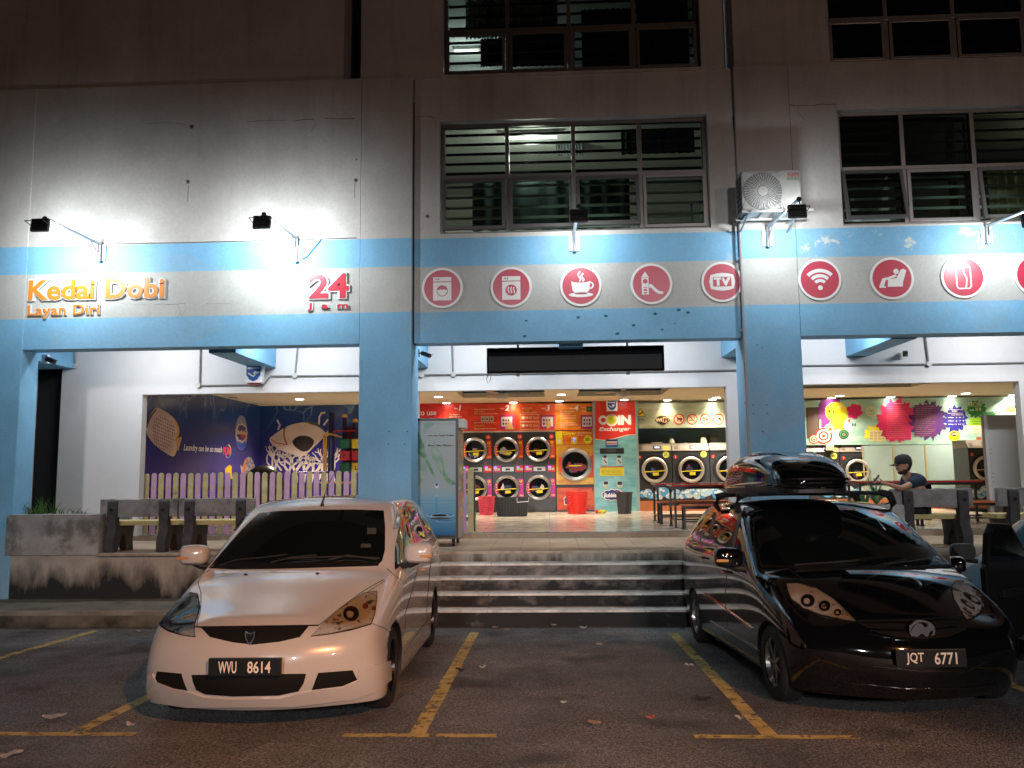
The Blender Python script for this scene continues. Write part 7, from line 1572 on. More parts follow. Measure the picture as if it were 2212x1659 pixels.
# ---- black people carrier with roof box
alz = [st([.38, .28, .22, .26, .36, .42], [.81, .83, .82, .80, .75, .69], [.16, .34, .50, .62, .69, .72], .03, [.32, .30, .24, .22, .22, .2]),
       st([.58, .54, .52, .54, .62, .68], [.90, .915, .91, .885, .83, .76], [.18, .38, .58, .75, .83, .86], .04, .16),
       st(.92, [.915, .935, .94, .925, .875, .81], [.19, .42, .66, .86, .94, .97], .045, .14),
       st(1.14, [.915, .935, .94, .93, .89, .83], [.19, .42, .70, .93, .995, 1.025], .045, .18),
       st(1.50, [.915, .935, .94, .935, .865, .785], [.19, .42, .72, .98, 1.18, 1.27], .05, .18),
       st(1.92, [.915, .935, .94, .935, .84, .725], [.19, .42, .72, 1.01, 1.33, 1.52], .055, .15),
       st(2.25, [.915, .935, .94, .935, .83, .70], [.19, .42, .72, 1.03, 1.36, 1.585], .055, .08),
       st(2.95, [.915, .935, .94, .93, .82, .69], [.19, .42, .72, 1.05, 1.37, 1.60], .055),
       st(3.60, [.91, .93, .935, .92, .80, .665], [.2, .42, .72, 1.07, 1.36, 1.57], .05),
       st(4.00, [.88, .91, .915, .90, .77, .63], [.24, .42, .70, 1.08, 1.34, 1.50], .04),
       st([4.14, 4.22, 4.24, 4.22, 4.12, 4.02], [.82, .86, .87, .84, .72, .57], [.30, .46, .70, 1.06, 1.31, 1.44], .03, -.08)]
BL = Vector((2.80, 6.22, gz(6.22))); bcar = Car('parked_car', 'glossy black people carrier with a roof box and number plate JQT 6771', 'car', alz, BL, rad(3.0), KPAINT, [.80, 3.55], .315, .935, .33, pitch=-math.atan(SLP))
c = bcar; K = lambda *a: [cL(x, y) for x, y in a]
c.patch(K((500, 428), (800, 418), (1210, 428), (1340, 520), (1480, 630), (1578, 738), (1300, 750), (900, 748), (640, 738), (590, 680), (540, 560)), .003, 12, 0, 'windscreen', TINT)
wsb = c.last[0]
c.patch(K((640, 738), (900, 735), (1300, 738), (1565, 728), (1585, 745), (1300, 756), (900, 756), (660, 750)), .006, 11, 0, 'cowl', GRD)
headlight(c, K((636, 838), (700, 836), (800, 868), (900, 930), (975, 1000), (1022, 1048), (930, 1035), (820, 1010), (740, 975), (665, 925), (645, 880)), 1, [(*cL(755, 935), 19, HDARK, 'bowl'), (*cL(850, 965), 16, HDARK, 'bowl'), (*cL(925, 1002), 10, HDARK, 'bowl'), (*cL(852, 972), 5, AMBR, 'bulb'), (*cL(690, 880), 13, HBACK, 'bowl')])
c.patch(K((1030, 1050), (1150, 1045), (1400, 1042), (1640, 1020), (1662, 1040), (1640, 1110), (1560, 1140), (1400, 1152), (1250, 1142), (1130, 1110)), .004, 10, 0, 'grille', GRD)
for pts in (((1060, 1062), (1300, 1060), (1620, 1036)), ((1100, 1098), (1250, 1104), (1330, 1104)), ((1430, 1100), (1600, 1082))): c.line(K(*pts), 3.0, mat('dark_chrome', (.25, .22, .2), .2, 1), 'grille_bar', 0, .012)
c.line(K((1100, 1112), (1250, 1146), (1400, 1156), (1560, 1142), (1640, 1108)), 3.4, CHROME, 'chrome_strip', 0, .012)
p, nr = c.hit(*cL(1378, 1090)); g = G(); g.lathe([(.062, -.004), (.076, -.004), (.076, .008), (.062, .012)], (0, 0, 0), 'Y', 36, closed=True)
g.v = [(v[0]*1.28, v[1], v[2]) for v in g.v]; g.prism(smooth_poly([(-.085, -.005), (-.05, .045), (-.005, .05), (.02, .02), (.055, .045), (.085, .01), (.05, -.01), (.03, -.045), (-.01, -.02), (-.05, -.045)], 3), 'Y', -.012, .004); o = g.build('emblem', CHROME, c.t); o.location = (p.x, p.y-.052, p.z-.005)
plate(c, *cL(1437, 1252), 'JQT 6771', .52, .13, .03, rad(0))
c.line(K((1120, 1300), (1400, 1330), (1820, 1322)), 1.4, mat('dark_chrome', (.25, .22, .2), .2, 1), 'bumper_line', 0, .004); c.line(K((1000, 1395), (1300, 1430), (1640, 1425), (1820, 1400)), 1.6, mat('dark_chrome', (.25, .22, .2), .2, 1), 'bumper_line', 0, .004)
c.line(K((640, 745), (760, 840), (1000, 1040)), 1.1, mirror=0); c.line(K((1030, 1045), (1400, 1036), (1660, 1012)), 1.2)
c.patch(K((205, 590), (222, 500), (240, 430), (345, 418), (372, 425), (330, 590), (320, 636), (250, 612)), .003, 9, 1, 'side_window', TINT)
c.patch(K((345, 600), (385, 425), (430, 440), (462, 540), (474, 610), (470, 660), (380, 650)), .003, 9, 1, 'side_window', TINT)
c.patch(K((165, 575), (175, 480), (188, 440), (228, 430), (205, 510), (195, 590)), .003, 9, 1, 'side_window', TINT)
c.line(K((382, 425), (340, 600), (335, 650)), 7, BLK, 'door_pillar', 1, .005); c.line(K((235, 432), (205, 590)), 5, BLK, 'door_pillar', 1, .005)
c.line(K((172, 892), (300, 985), (445, 1090)), 3.4, CHROME, 'side_moulding', 1, .012); c.line(K((205, 1045), (350, 1130), (490, 1215)), 2.4, CHROME, 'sill_strip', 1, .01)
c.line(K((318, 640), (300, 760), (290, 900), (300, 1080)), 1.0, mirror=1); c.line(K((470, 660), (520, 800), (500, 1000)), 1.0, mirror=1)
for a in ((172, 690), (300, 770)):
    p, nr = c.hit(*cL(*a))
    for sg in (1, -1): g = G(); g.tube([(sg*(p.x+.005), p.y-.08, p.z), (sg*(p.x-.035), p.y-.06, p.z), (sg*(p.x-.035), p.y+.06, p.z), (sg*(p.x+.005), p.y+.08, p.z)], .013, 6); g.build('door_handle', mat('chrome_handle', (.5, .5, .52), .15, 1), c.t, smooth=True)
for sg in (1, -1):
    p, nr = c.hit(*cL(480, 700)); m_ = mirror_part(c, sg*(1.11 if sg < 0 else 1.04), p.y-.08 if sg < 0 else p.y+.12, 1.09 if sg < 0 else 1.0, sg, KPAINT)
    if sg > 0: m_.rotation_euler = (0, 0, rad(62)); m_.scale = (.8, .8, .8)
wiper(c, [(680, 742), (860, 730), (1040, 716)], c.t, cL); wiper(c, [(1180, 742), (1320, 722), (1420, 712)], c.t, cL)
ARIM = mat('silver_alloy', (.42, .40, .38), .3, .9)
for x in (-.83, .83):
    for y in (.80, 3.55): c.wheel(x, y, .305, .19, ARIM, 7)
# red tail lamp lens
c.patch(K((128, 610), (140, 560), (152, 575), (148, 620)), .004, 6, 1, 'tail_light', mat('tail_lens', (.4, .01, .01), .15, coat=.5))
# roof bars
for y in (2.05, 2.85):
    zt_ = 1.63; g = G(); pts = [(-.69+1.38*k/14, y, 1.705-.012*((k-7)/7)**2) for k in range(15)]
    g.tube(pts, .022, 8)
    for sg in (-1, 1): g.tube([(sg*.67, y, 1.705), (sg*.77, y, 1.68), (sg*.80, y-.01, 1.59), (sg*.76, y-.01, 1.52)], .03, 8, rs=[.03, .045, .035, .02])
    g.build('roof_bar', BLK, c.t, smooth=True)
# roof box, a thing of its own on the bars
def roof_box():
    t = thing('roof_box', 'glossy black aerodynamic roof box strapped on the black car', 'roof box', BL+Vector((-.17, 0, 0))); t.rotation_euler = bcar.t.rotation_euler
    z0 = 1.735; rows = []
    # (y, half width, base z, lip z, top z)
    for y, w, h in ((1.42, .20, .10), (1.52, .32, .18), (1.75, .39, .31), (2.1, .41, .39), (2.6, .415, .41), (3.0, .41, .395), (3.3, .395, .33), (3.45, .35, .22), (3.5, .27, .14)):
        rows.append(st(y, [w*.90, w*.97, w, w*.98, w*.90, w*.62], [z0, z0+.03, z0+h*.25, z0+h*.55, z0+h*.84, z0+h*.98], .02, 0))
    me = subsurf(*cage(rows, False), 3); me.materials.clear(); me.materials.append(KPAINT); me.polygons.foreach_set('use_smooth', [True]*len(me.polygons)); o = bpy.data.objects.new('lid', me); COL.objects.link(o); o.parent = t
    # sculpted flutes and the joint lip
    g = G(); n = 40; lip = []
    ol = [(1.40, 0), (1.42, .2), (1.52, .33), (1.75, .40), (2.1, .425), (2.6, .43), (3.0, .425), (3.3, .41), (3.46, .36), (3.52, .25), (3.53, 0)]
    ring = [(x, y) for y, x in ol]+[(-x, y) for y, x in ol[::-1][1:-1]]; ring = smooth_poly(ring, 3)
    g.prism(ring, 'Z', z0+.085, z0+.105); g.prism([(x*.985, (y-2.46)*.985+2.46) for x, y in ring], 'Z', z0+.05, z0+.065); g.build('lip', mat('black_gloss_trim', (.01, .01, .012), .15, coat=1), t)
    g = G(); g.prism([(x*.93, (y-2.46)*.95+2.46) for x, y in ring], 'Z', z0-.035, z0+.049); g.build('base', BLK, t)
    for sg in (-1, 1):
        g = G(); bv = BVHTree.FromPolygons([v.co[:] for v in me.vertices], [p.vertices[:] for p in me.polygons])
        pts = []
        for k in range(12):
            y = 1.75+k*.11; q = bv.ray_cast(Vector((sg*(.10+.17*sin(k/11*pi*.8)), y, 3)), Vector((0, 0, -1)))
            if q[0]: pts.append(q[0]+Vector((0, 0, -.012)))
        g.tube(pts, .03, 10, rs=[.006+.03*sin(pi*k/(len(pts)-1)) for k in range(len(pts))]); g.build('flute', KPAINT, t, smooth=True)
    return t
roof_box()
# ---- silver blue car parked nose-in at the right edge, passenger door open
S3 = Vector((5.72, 10.75, gz(10.75))); c3 = Car('parked_car', 'silver blue car parked nose in at the right edge with an open door', 'car', [(r[0], [x*.92 for x in r[1]], [z*.94 for z in r[2]], r[3], r[4]) for r in alz], S3, rad(180), SPAINT, [.80, 3.45], .31, .85, .325, pitch=math.atan(SLP))
c = c3
def side_patch(car, poly, sg, m, name, off=.004, parent=None):
    """poly in (y, z) of the car's side"""
    cx = sum(p[0] for p in poly)/len(poly); vs = [Vector(p) for p in poly]; n = len(vs); pts = []
    for i in range(n):
        a, b = vs[i], vs[(i+1) % n]; k = max(1, int((b-a).length/.05)); pts += [a.lerp(b, j/k) for j in range(k)]
    nb = len(pts); ins = []
    y = min(p.x for p in pts)
    while y < max(p.x for p in pts):
        z = min(p.y for p in pts)
        while z < max(p.y for p in pts):
            c_ = False
            for i in range(nb):
                a, b = pts[i], pts[(i+1) % nb]
                if (a.y > z) != (b.y > z) and y < (b.x-a.x)*(z-a.y)/(b.y-a.y)+a.x: c_ = not c_
            if c_ and min((p-Vector((y, z))).length for p in pts) > .02: ins.append(Vector((y, z)))
            z += .05
        y += .05
    r = delaunay_2d_cdt(pts+ins, [], [list(range(nb))], 1, 1e-5); V = []
    for p in r[0]:
        h = car.bvh.ray_cast(Vector((sg*2, p.x, p.y)), Vector((-sg, 0, 0)))
        if h[0] is None: h = car.bvh.find_nearest(Vector((sg*.8, p.x, p.y)))
        V.append(tuple(h[0]+h[1]*off))
    g = G(); g.add(V, [tuple(f) for f in r[2]]); return g.build(name, m, parent or car.t, smooth=True)
for sg in (1, -1):
    side_patch(c, [(1.35, 1.02), (1.95, 1.38), (2.2, 1.42), (2.2, 1.04)], sg, TINT, 'side_window'); side_patch(c, [(2.28, 1.04), (2.28, 1.42), (2.95, 1.42), (2.95, 1.06)], sg, TINT, 'side_window'); side_patch(c, [(3.05, 1.07), (3.05, 1.41), (3.5, 1.38), (3.7, 1.12)], sg, TINT, 'side_window')
    g = G(); p = c.bvh.ray_cast(Vector((sg*2, 2.05, .86)), Vector((-sg, 0, 0)))[0]; g.tube([(p.x-sg*.005, 1.97, .86), (p.x+sg*.035, 1.99, .86), (p.x+sg*.035, 2.11, .86), (p.x-sg*.005, 2.13, .86)], .013, 6); g.build('door_handle', CHROME, c.t, smooth=True)
    m_ = mirror_part(c, sg*(.92+.10), 1.30, 1.0, sg, BLK, False)
for x in (-.75, .75):
    for y in (.80, 3.45): c.wheel(x, y, .30, .19, ARIM, 7)
# open door: hinged at the pillar, swung outwards (towards the black car)
g = G(); W3 = [(0, .30), (1.02, .30), (1.06, .62), (1.05, .98), (1.0, 1.02), (.92, 1.30), (.80, 1.40), (.40, 1.38), (.02, 1.02)]
hinge = Matrix.Translation((.86, 2.28, 0)) @ Matrix.Rotation(rad(90-50), 4, 'Z')
g.M = hinge; g.prism(W3, 'Y', -.03, .03); 
o = g.build('open_door', mat('black_door_lining', (.008, .008, .009), .35, coat=.3), c.t, bevel=.012)
g = G(); g.M = hinge; g.prism([(.10, 1.03), (.95, 1.04), (.87, 1.27), (.77, 1.35), (.42, 1.33)], 'Y', -.034, .034); g.build('window', TINT, o)
g = G(); g.M = hinge; g.box(.15, .03, .70, .85, .09, .78); g.build('arm_rest', BLK, o, bevel=.01)
# ================================================================ BENCHES, PLANTS, PERSON
CONC = mat('grey_weathered_concrete', (.26, .26, .26), .85, var=.3, vs=5, bump=1.0, bs=9, c2=(.12, .12, .12), c2s=3, lo=.5, hi=.65); CDRK = mat('dark_concrete_leg', (.055, .055, .058), .85, var=.35, vs=8, bump=.7, bs=20); SEATC = mat('yellow_seat_slab', (.52, .45, .20), .6, var=.15, vs=6)
def concrete_bench(xl, xr, Y, ztop, zb, lab, legs):
    """seen from behind: backrest plank, seat plank and two curved legs"""
    t = thing('concrete_bench', lab, 'bench', ((xl+xr)/2, Y, PZ), group='rustic concrete benches on the walkway edge'); x0, x1 = xl-t.location.x, xr-t.location.x; H = ztop-PZ; hb = zb-PZ
    rr = random.Random(int(xl*100)); g = G()
    n = 14; top = [(x0+(x1-x0)*k/n, H+rr.uniform(-.008, .008)) for k in range(n+1)]; bot = [(x1-(x1-x0)*k/n, hb+rr.uniform(-.008, .008)) for k in range(n+1)]
    g.M = Matrix.Rotation(0, 4, 'X'); g.prism(top+bot, 'Y', -.045, .045); g.build('backrest', CONC, t, bevel=.014, smooth=True)
    g = G(); g.box(x0+.02, .06, .40, x1-.02, .46, .47); g.build('seat', SEATC, t, bevel=.012)
    for lx in legs:
        x = lx-t.location.x; g = G()
        # side profile (y,z): raking post behind the backrest and arched feet
        prof = smooth_poly([(-.13, 0), (-.02, 0), (.04, .12), (.12, .24), (.20, .24), (.28, .13), (.32, 0), (.46, 0), (.44, .15), (.47, .32), (.46, .40), (.05, .40), (.02, .55), (-.02, H-.06), (-.06, H-.02), (-.10, H-.05), (-.10, .6), (-.09, .35), (-.15, .18)], 3)
        g.prism(prof, 'X', x-.072, x+.072); g.build('leg', CDRK, t, bevel=.012, smooth=True)
        g = G(); g.lathe([(.012, -.006), (.026, -.006), (.026, .004), (.012, .004)], (x, -.112, H-.16), 'Y', 14, closed=True); g.build('bolt', CHROME, t)
    return t
YBn = 12.22
bz = lambda px, py: at(px, py, YBn)
e = lambda x, y: cE(x, y)
q0, q1 = bz(*e(535, 855)), bz(*e(940, 855)); l0, l1 = bz(*e(600, 1000)).x, bz(*e(870, 1000)).x
concrete_bench(q0.x, q1.x, YBn, bz(*e(740, 852)).z, bz(*e(740, 945)).z, 'left concrete bench of the pair behind the white car next to the planter wall', (l0, l1))
q0, q1 = bz(*e(946, 855)), bz(*e(1340, 848)); l0, l1 = bz(*e(1003, 1000)).x, bz(*e(1272, 1000)).x
concrete_bench(q0.x, q1.x, YBn, bz(*e(1140, 848)).z, bz(*e(1140, 940)).z, 'right concrete bench of the pair partly hidden by the white car windscreen', (l0, l1))
qf = cQ; q0, q1 = bz(*qf(258, 720)), bz(*qf(1322, 712)); l0, l1 = bz(*qf(470, 900)).x, bz(*qf(1190, 900)).x; zt1 = bz(*qf(900, 705)).z; zb1 = bz(*qf(900, 950)).z
mb = concrete_bench(q0.x, q1.x, YBn, zt1, zb1, 'concrete bench with the man in the cap sitting on it', (l0, l1))
q0 = bz(*qf(1645, 700)); concrete_bench(q0.x, q0.x+1.75, YBn, bz(*qf(1800, 695)).z, bz(*qf(1800, 930)).z, 'concrete bench at the right edge behind the silver blue car', (bz(*qf(1850, 900)).x, q0.x+1.45))
# plants by the bench
pot = bz(*cJ(1110, 1195)); g = G(); g.box(pot.x-.55, 12.1, PZ, pot.x+.14, 12.45, pot.z+.06); solo(g, 'planter_box', mat('pale_planter', (.42, .42, .41), .8, var=.3, vs=5, bump=.6), 'pale concrete planter block with spiky plants left of the seated man', 'planter', bevel=.015)
def spiky(cx, cz, n, l, w, lab, seed, m):
    rr = random.Random(seed); g = G()
    for i in range(n):
        a = 2*pi*i/n+rr.uniform(-.2, .2); tilt = rr.uniform(.15, 1.15); L_ = l*rr.uniform(.7, 1.1); pts = []
        for k in range(6):
            u = k/5; th = tilt*(.6+u*.75); r = L_*u*sin(th); z = L_*u*cos(th*.85); pts.append(Vector((r*cos(a), r*sin(a)*.6, z)))
        side = Vector((-sin(a), cos(a), 0)); V = []
        for k, p in enumerate(pts): ww = w*(.5+.5*sin(pi*min(.95, k/5+.18)))*(1 if k < 5 else .1); V += [p-side*ww/2, p+Vector((0, 0, -ww*.25)), p+side*ww/2]
        F = []
        for k in range(5): F += [(3*k, 3*k+1, 3*k+4, 3*k+3), (3*k+1, 3*k+2, 3*k+5, 3*k+4)]
        g.add(V, F)
    g.v = [(v[0]+cx, v[1]+12.28, v[2]+cz) for v in g.v]; return solo(g, 'plant', m, lab, 'plant', smooth=True)
AG = mat('agave_leaf', (.10, .22, .08), .45, c2=(.35, .42, .20), c2s=14, lo=.5, hi=.6); DG = mat('dark_leaf_green', (.05, .14, .05), .5, var=.4, vs=12)
p = bz(*cJ(1000, 1150)); spiky(p.x, pot.z+.05, 18, .42, .05, 'spiky pale edged plant in the planter left of the seated man', 4, AG)
p = bz(*cJ(885, 1120)); spiky(p.x, PZ+.35, 14, .52, .06, 'tall dark leafed plant behind the black car roof', 6, DG)
p = bz(*cJ(740, 1110)); spiky(p.x, PZ+.45, 22, .28, .035, 'low red and green plant above the black car roof', 8, mat('red_green_leaf', (.16, .20, .06), .5, c2=(.45, .06, .05), c2s=20, lo=.52, hi=.58))
# ---------------------------------------------------------------- the man
SKIN = mat('skin', (.52, .29, .19), .5, var=.06, vs=30, bump=.1, bs=200); HAIR = mat('black_hair', (.006, .005, .005), .55, bump=1, bs=150); TEE = mat('navy_cotton', (.012, .028, .060), .85, bump=.8, bs=18, var=.15, vs=14); CAPM = mat('charcoal_cap', (.025, .025, .027), .8, bump=.5, bs=60); TROU = mat('dark_trousers', (.012, .012, .015), .85, bump=.6, bs=20)
def skinned(joints, edges, lv=2, root=0):
    me = bpy.data.meshes.new('s'); me.from_pydata([j[0] for j in joints], edges, []); o = bpy.data.objects.new('s', me); COL.objects.link(o)
    m = o.modifiers.new('skin', 'SKIN'); m.use_smooth_shade = True
    sv_ = me.skin_vertices[0].data
    for i, j in enumerate(joints):
        r = j[1]; sv_[i].radius = (r, r) if isinstance(r, (int, float)) else r; sv_[i].use_root = i == root
    s2_ = o.modifiers.new('sub', 'SUBSURF'); s2_.levels = lv; s2_.render_levels = lv
    bpy.context.view_layer.update(); e_ = bpy.data.meshes.new_from_object(o.evaluated_get(bpy.context.evaluated_depsgraph_get())); bpy.data.objects.remove(o); return e_
def head_mesh():
    """profile-shaped head facing -x, origin at the chin level centre; about .24 high"""
    V = []; F = []; nz, na = 26, 32
    front = [(0, .055), (.012, .078), (.03, .086), (.045, .082), (.055, .088), (.062, .086), (.07, .090), (.08, .092), (.09, .107), (.098, .112), (.108, .104), (.125, .090), (.135, .086), (.15, .094), (.17, .095), (.19, .088), (.21, .070), (.225, .045), (.235, .01)]
    back = [(0, .02), (.03, .045), (.06, .07), (.10, .095), (.14, .108), (.18, .100), (.21, .075), (.228, .04), (.235, .01)]
    wid = [(0, .035), (.02, .05), (.05, .062), (.09, .070), (.13, .076), (.17, .076), (.20, .062), (.225, .035), (.235, .008)]
    ip = lambda t, z: np.interp(z, [a for a, b in t], [b for a, b in t])
    for j in range(nz):
        z = .235*j/(nz-1)
        for i in range(na):
            a = 2*pi*i/na; fx, bx, w = ip(front, z), ip(back, z), ip(wid, z)
            cx_ = cos(a); x = -fx*cx_ if cx_ > 0 else -bx*cx_
            # the nose is narrow: away from the mid line fall back to a smooth face curve
            if cx_ > 0:
                fs = min(fx, .088+0*z) if .06 < z < .12 else fx; k = max(0, (cx_-.93)/.07) if .05 < z < .13 else 1; x = -(fs+(fx-fs)*k)*cx_
                if .118 < z < .145 and .75 < cx_ < .97: x += .006
            y = w*abs(sin(a))**.85*(1 if sin(a) > 0 else -1); V.append((x, y, z))
    for j in range(nz-1):
        for i in range(na): F.append((j*na+i, j*na+(i+1) % na, (j+1)*na+(i+1) % na, (j+1)*na+i))
    F.append(tuple(range(na-1, -1, -1))); F.append(tuple(range((nz-1)*na, nz*na))); return V, F
# sizes from the photo: he sits on the bench seat facing left (-x), right arm over the backrest, holding a phone
Ys = 12.50; P = lambda x, y, Y=Ys: at(*cQ(x, y), Y)
chin = P(400, 512); top = P(470, 268); hs = (top.z-chin.z)/.245
sh = P(560, 560); hipz = PZ+.50; Yb = Ys
man = thing('person', 'man in dark cap and navy t-shirt sitting on a bench looking at his phone', 'person', (sh.x+.02, Ys, PZ))
rel = lambda v: tuple(Vector(v)-Vector(man.location))
neck = P(500, 500); hip = Vector((P(640, 900).x+.02, Ys+.02, hipz+.06)); chest = P(590, 640); belly = Vector(((chest.x+hip.x)/2+.03, Ys, (chest.z+hip.z)/2))
rsh = Vector((sh.x+.02, Ys-.17, sh.z-.03)); lsh = Vector((sh.x-.02, Ys+.19, sh.z-.04))
elb = Vector((P(410, 720, 12.16).x, 12.15, P(400, 700, 12.16).z)); wri = Vector((P(215, 655, 12.10).x, 12.10, P(215, 640, 12.10).z)); palm = Vector((P(140, 622, 12.10).x, 12.10, P(140, 620, 12.10).z))
J = [(hip, .135), (belly, .125), (chest, (.135, .15)), (Vector((sh.x, Ys, sh.z+.0)), .095), (neck+Vector((.0, 0, -.015)), .052), (Vector((neck.x-.02, Ys, neck.z+.035)), .047),
     (rsh, .068), (rsh.lerp(elb, .5), .052), (elb, .043), (elb.lerp(wri, .45), .039), (wri, .026),
     (lsh, .066), (Vector((lsh.x-.02, lsh.y+.08, lsh.z-.26)), .048), (Vector((lsh.x-.22, lsh.y+.06, lsh.z-.38)), .037), (Vector((lsh.x-.36, lsh.y-.02, lsh.z-.36)), .026),
     (hip+Vector((-.05, -.11, -.02)), .10), (hip+Vector((-.44, -.15, .03)), .068), (hip+Vector((-.40, -.14, -.38)), .045), (hip+Vector((-.56, -.15, -.44)), .035),
     (hip+Vector((-.05, .11, -.02)), .10), (hip+Vector((-.44, .15, .03)), .068), (hip+Vector((-.44, .14, -.38)), .045), (hip+Vector((-.60, .15, -.44)), .035),
     (palm, (.030, .016)), (Vector((lsh.x-.43, lsh.y-.05, lsh.z-.35)), (.03, .02))]
E_ = [(0, 1), (1, 2), (2, 3), (3, 4), (4, 5), (3, 6), (6, 7), (7, 8), (8, 9), (9, 10), (10, 23), (3, 11), (11, 12), (12, 13), (13, 14), (14, 24), (0, 15), (15, 16), (16, 17), (17, 18), (0, 19), (19, 20), (20, 21), (21, 22)]
bm_ = skinned([(rel(j[0]), j[1]) for j in J], E_)
def skinpiece(js, es, m, nm, par, lv=2, grow=0):
    me = skinned([(rel(j[0]), (j[1]+grow) if isinstance(j[1], float) else tuple(a+grow for a in j[1])) for j in js], es, lv); me.materials.clear(); me.materials.append(m); o = bpy.data.objects.new(nm, me); COL.objects.link(o); o.parent = par; return o
# body: skin surface with head, hands welded in one mesh object
hv, hf = head_mesh(); Hm = Matrix.Translation(Vector(rel((P(455, 512).x, Ys, chin.z)))) @ Matrix.Rotation(rad(-6), 4, 'Y') @ Matrix.Scale(hs, 4)
def finger(base, dirs, r0):
    js = [(Vector(base), r0)]; p = Vector(base)
    for d in dirs: p = p+Vector(d); js.append((p.copy(), js[-1][1]*.90))
    return skinned([(rel(a), b) for a, b in js], [(i, i+1) for i in range(len(js)-1)], 1)
meshes = [bm_]
for k in range(4):  # fingers wrap under the phone
    yb_ = palm.y-.030+.019*k; meshes.append(finger((palm.x-.02, yb_, palm.z+.01), [(-.036-.004*(k in (1, 2)), 0, .012), (-.026, .003, .018), (-.012, .006, .020)], .0092))
meshes.append(finger((palm.x+.015, palm.y-.03, palm.z+.012), [(-.025, -.012, .026), (-.026, .004, .020), (-.014, .006, .008)], .0105))
bmh = bmesh.new(); bmh.from_mesh(bm_)
for me in meshes[1:]:
    bmh.from_mesh(me)
n0 = len(bmh.verts); nv = [bmh.verts.new(Hm @ Vector(v)) for v in hv]
for f in hf:
    try: bmh.faces.new([nv[i] for i in f])
    except Exception: pass
# ears, eyes
for s in (-1, 1):
    m4 = Hm @ Matrix.Translation((.012, s*.078, .112)) @ Matrix.Scale(.034, 4, (0, 0, 1)) @ Matrix.Scale(.020, 4, (1, 0, 0)) @ Matrix.Scale(.010, 4, (0, 1, 0)); bmesh.ops.create_icosphere(bmh, subdivisions=2, radius=1, matrix=m4)
me = bpy.data.meshes.new('body'); bmesh.ops.recalc_face_normals(bmh, faces=bmh.faces); bmh.to_mesh(me); bmh.free(); me.materials.append(SKIN); me.polygons.foreach_set('use_smooth', [True]*len(me.polygons)); ob = bpy.data.objects.new('body', me); COL.objects.link(ob); ob.parent = man
# face details
g = G(); g.M = Hm
for s in (-1, 1): g.sphere((-.078, s*.030, .128), .010, 10, 8)
g.build('eyes', flat('#151210'), man, smooth=True)
g = G(); g.M = Hm
for s in (-1, 1): g.tube([(-.090, s*.012, .140), (-.088, s*.03, .146), (-.072, s*.048, .143)], .0042, 6)
g.tube([(-.0905, -.014, .074), (-.096, 0, .077), (-.0905, .014, .074)], .0035, 6); g.build('eyebrows_and_moustache', HAIR, man, smooth=True)
g = G(); g.M = Hm; g.tube([(-.083, -.022, .060), (-.0905, 0, .062), (-.083, .022, .060)], .0045, 6); g.build('lips', mat('lips', (.30, .12, .09), .5), man, smooth=True)
# stubble on the jaw, hair at the back, cap
def shell(zlo, zhi, cond, grow, m, nm, wob=0):
    g = G(); V = []; F = []; sel = {}
    for i, (x, y, z) in enumerate(hv):
        r = random.Random(i).uniform(-wob, wob); V.append((x*grow+.002*0+(r if x > 0 else 0), y*grow+r*.5, (z-.12)*grow+.12))
    for f in hf[:-2]:
        c_ = [sum(hv[i][k] for i in f)/4 for k in range(3)]
        if zlo <= c_[2] <= zhi and cond(*c_): F.append(f)
    g.add(V, F); g.M = None; g.v = [tuple(Hm @ Vector(v)) for v in g.v]; used = sorted({i for f in g.f for i in f}); mp_ = {a: b for b, a in enumerate(used)}; g.v = [g.v[i] for i in used]; g.f = [tuple(mp_[i] for i in f) for f in g.f]
    return g.build(nm, m, man, smooth=True)
shell(.0, .062, lambda x, y, z: x < .02 and z < .035+.0*x+ (x+.09)*.45, 1.03, mat('stubble', (.05, .03, .025), .8), 'beard')
shell(.05, .19, lambda x, y, z: x > .018+(.0 if z < .13 else -.05) and z > .045, 1.09, HAIR, 'hair', .004)
g = G(); g.M = Hm @ Matrix.Translation((.004, 0, .148)) @ Matrix.Rotation(rad(4), 4, 'Y'); prof = [(1.0, -.012), (1.02, .01), (1.0, .04), (.90, .075), (.68, .10), (.35, .113), (.001, .116)]; vs = []; fs = []; na = 28
for r, z in prof:
    for i in range(na): a = 2*pi*i/na; vs.append((.110*r*cos(a), .089*r*sin(a), z))
for j in range(len(prof)-1):
    for i in range(na): fs.append((j*na+i, j*na+(i+1) % na, (j+1)*na+(i+1) % na, (j+1)*na+i))
g.add(vs, fs)
vs = []; fs = []
for i in range(15):
    u = -1+2*i/14
    for k, e2 in enumerate((0, .5, 1)): vs.append((-.085-(.085*(1-u*u)**.6)*e2-.012, .078*u*(1-.15*e2), -.006-.016*e2-.010*u*u))
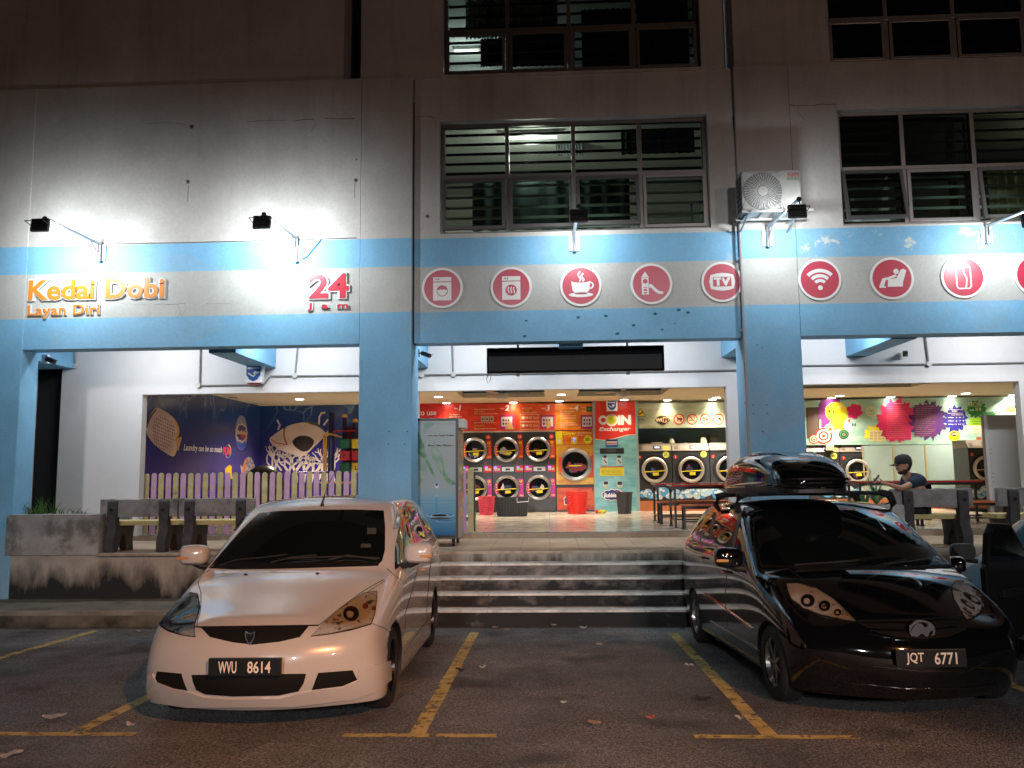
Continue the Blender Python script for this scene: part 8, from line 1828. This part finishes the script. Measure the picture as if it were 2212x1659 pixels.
n_ = len(vs); vs += [(a, b, c_-.006) for a, b, c_ in vs]
for i in range(14):
    for k in range(2): a = i*3+k; fs += [(a, a+1, a+4, a+3), (n_+a, n_+a+3, n_+a+4, n_+a+1)]
    fs += [(i*3+2, n_+i*3+2, n_+i*3+5, i*3+5), (i*3, i*3+3, n_+i*3+3, n_+i*3)]
g.add(vs, fs); g.sphere((0, 0, .116), .009, 8, 6); g.build('cap', CAPM, man, smooth=True)
# t-shirt and trousers
slv = rsh.lerp(elb, .62); lsl = Vector((lsh.x-.02, lsh.y+.06, lsh.z-.17))
js = [(hip+Vector((0, 0, .02)), .150), (belly, .145), (chest, (.155, .168)), (Vector((sh.x+.005, Ys, sh.z-.0)), .125), (Vector((neck.x+.02, Ys, neck.z-.05)), .07), (rsh, .098), (rsh.lerp(elb, .35), .082), (slv, .074), (lsh, .098), (lsl, .068)]
skinpiece(js, [(0, 1), (1, 2), (2, 3), (3, 4), (3, 5), (5, 6), (6, 7), (3, 8), (8, 9)], TEE, 't_shirt', man)
lg = [J[0], J[15], J[16], J[17], J[19], J[20], J[21]]
skinpiece([(a, (b if isinstance(b, float) else b[0])) for a, b in lg], [(0, 1), (1, 2), (2, 3), (0, 4), (4, 5), (5, 6)], TROU, 'trousers', man, grow=.018)
for k in (18, 22):
    g = G(); c_ = Vector(rel(J[k][0])); g.sphere((c_.x-.02, c_.y, c_.z+.0), .13, 14, 8, (1, .40, .36)); g.build('shoe', flat('#181818'), man, smooth=True)
# phone, a thing of its own in his hand
ph = Vector((palm.x-.065, palm.y+.0, palm.z+.045)); t = thing('phone', 'dark smartphone held up in the hand of the seated man', 'phone', ph); g = G(); g.M = Matrix.Rotation(rad(38), 4, 'Y'); g.box(-.006, -.037, -.065, .004, .037, .075); g.build('body', BLK, t, bevel=.004)
g = G(); g.M = Matrix.Rotation(rad(38), 4, 'Y'); g.box(.0045, -.033, -.060, .006, .033, .070); g.build('screen', mat('lit_phone_screen', (.6, .65, .7), .2, emit=1.2), t)
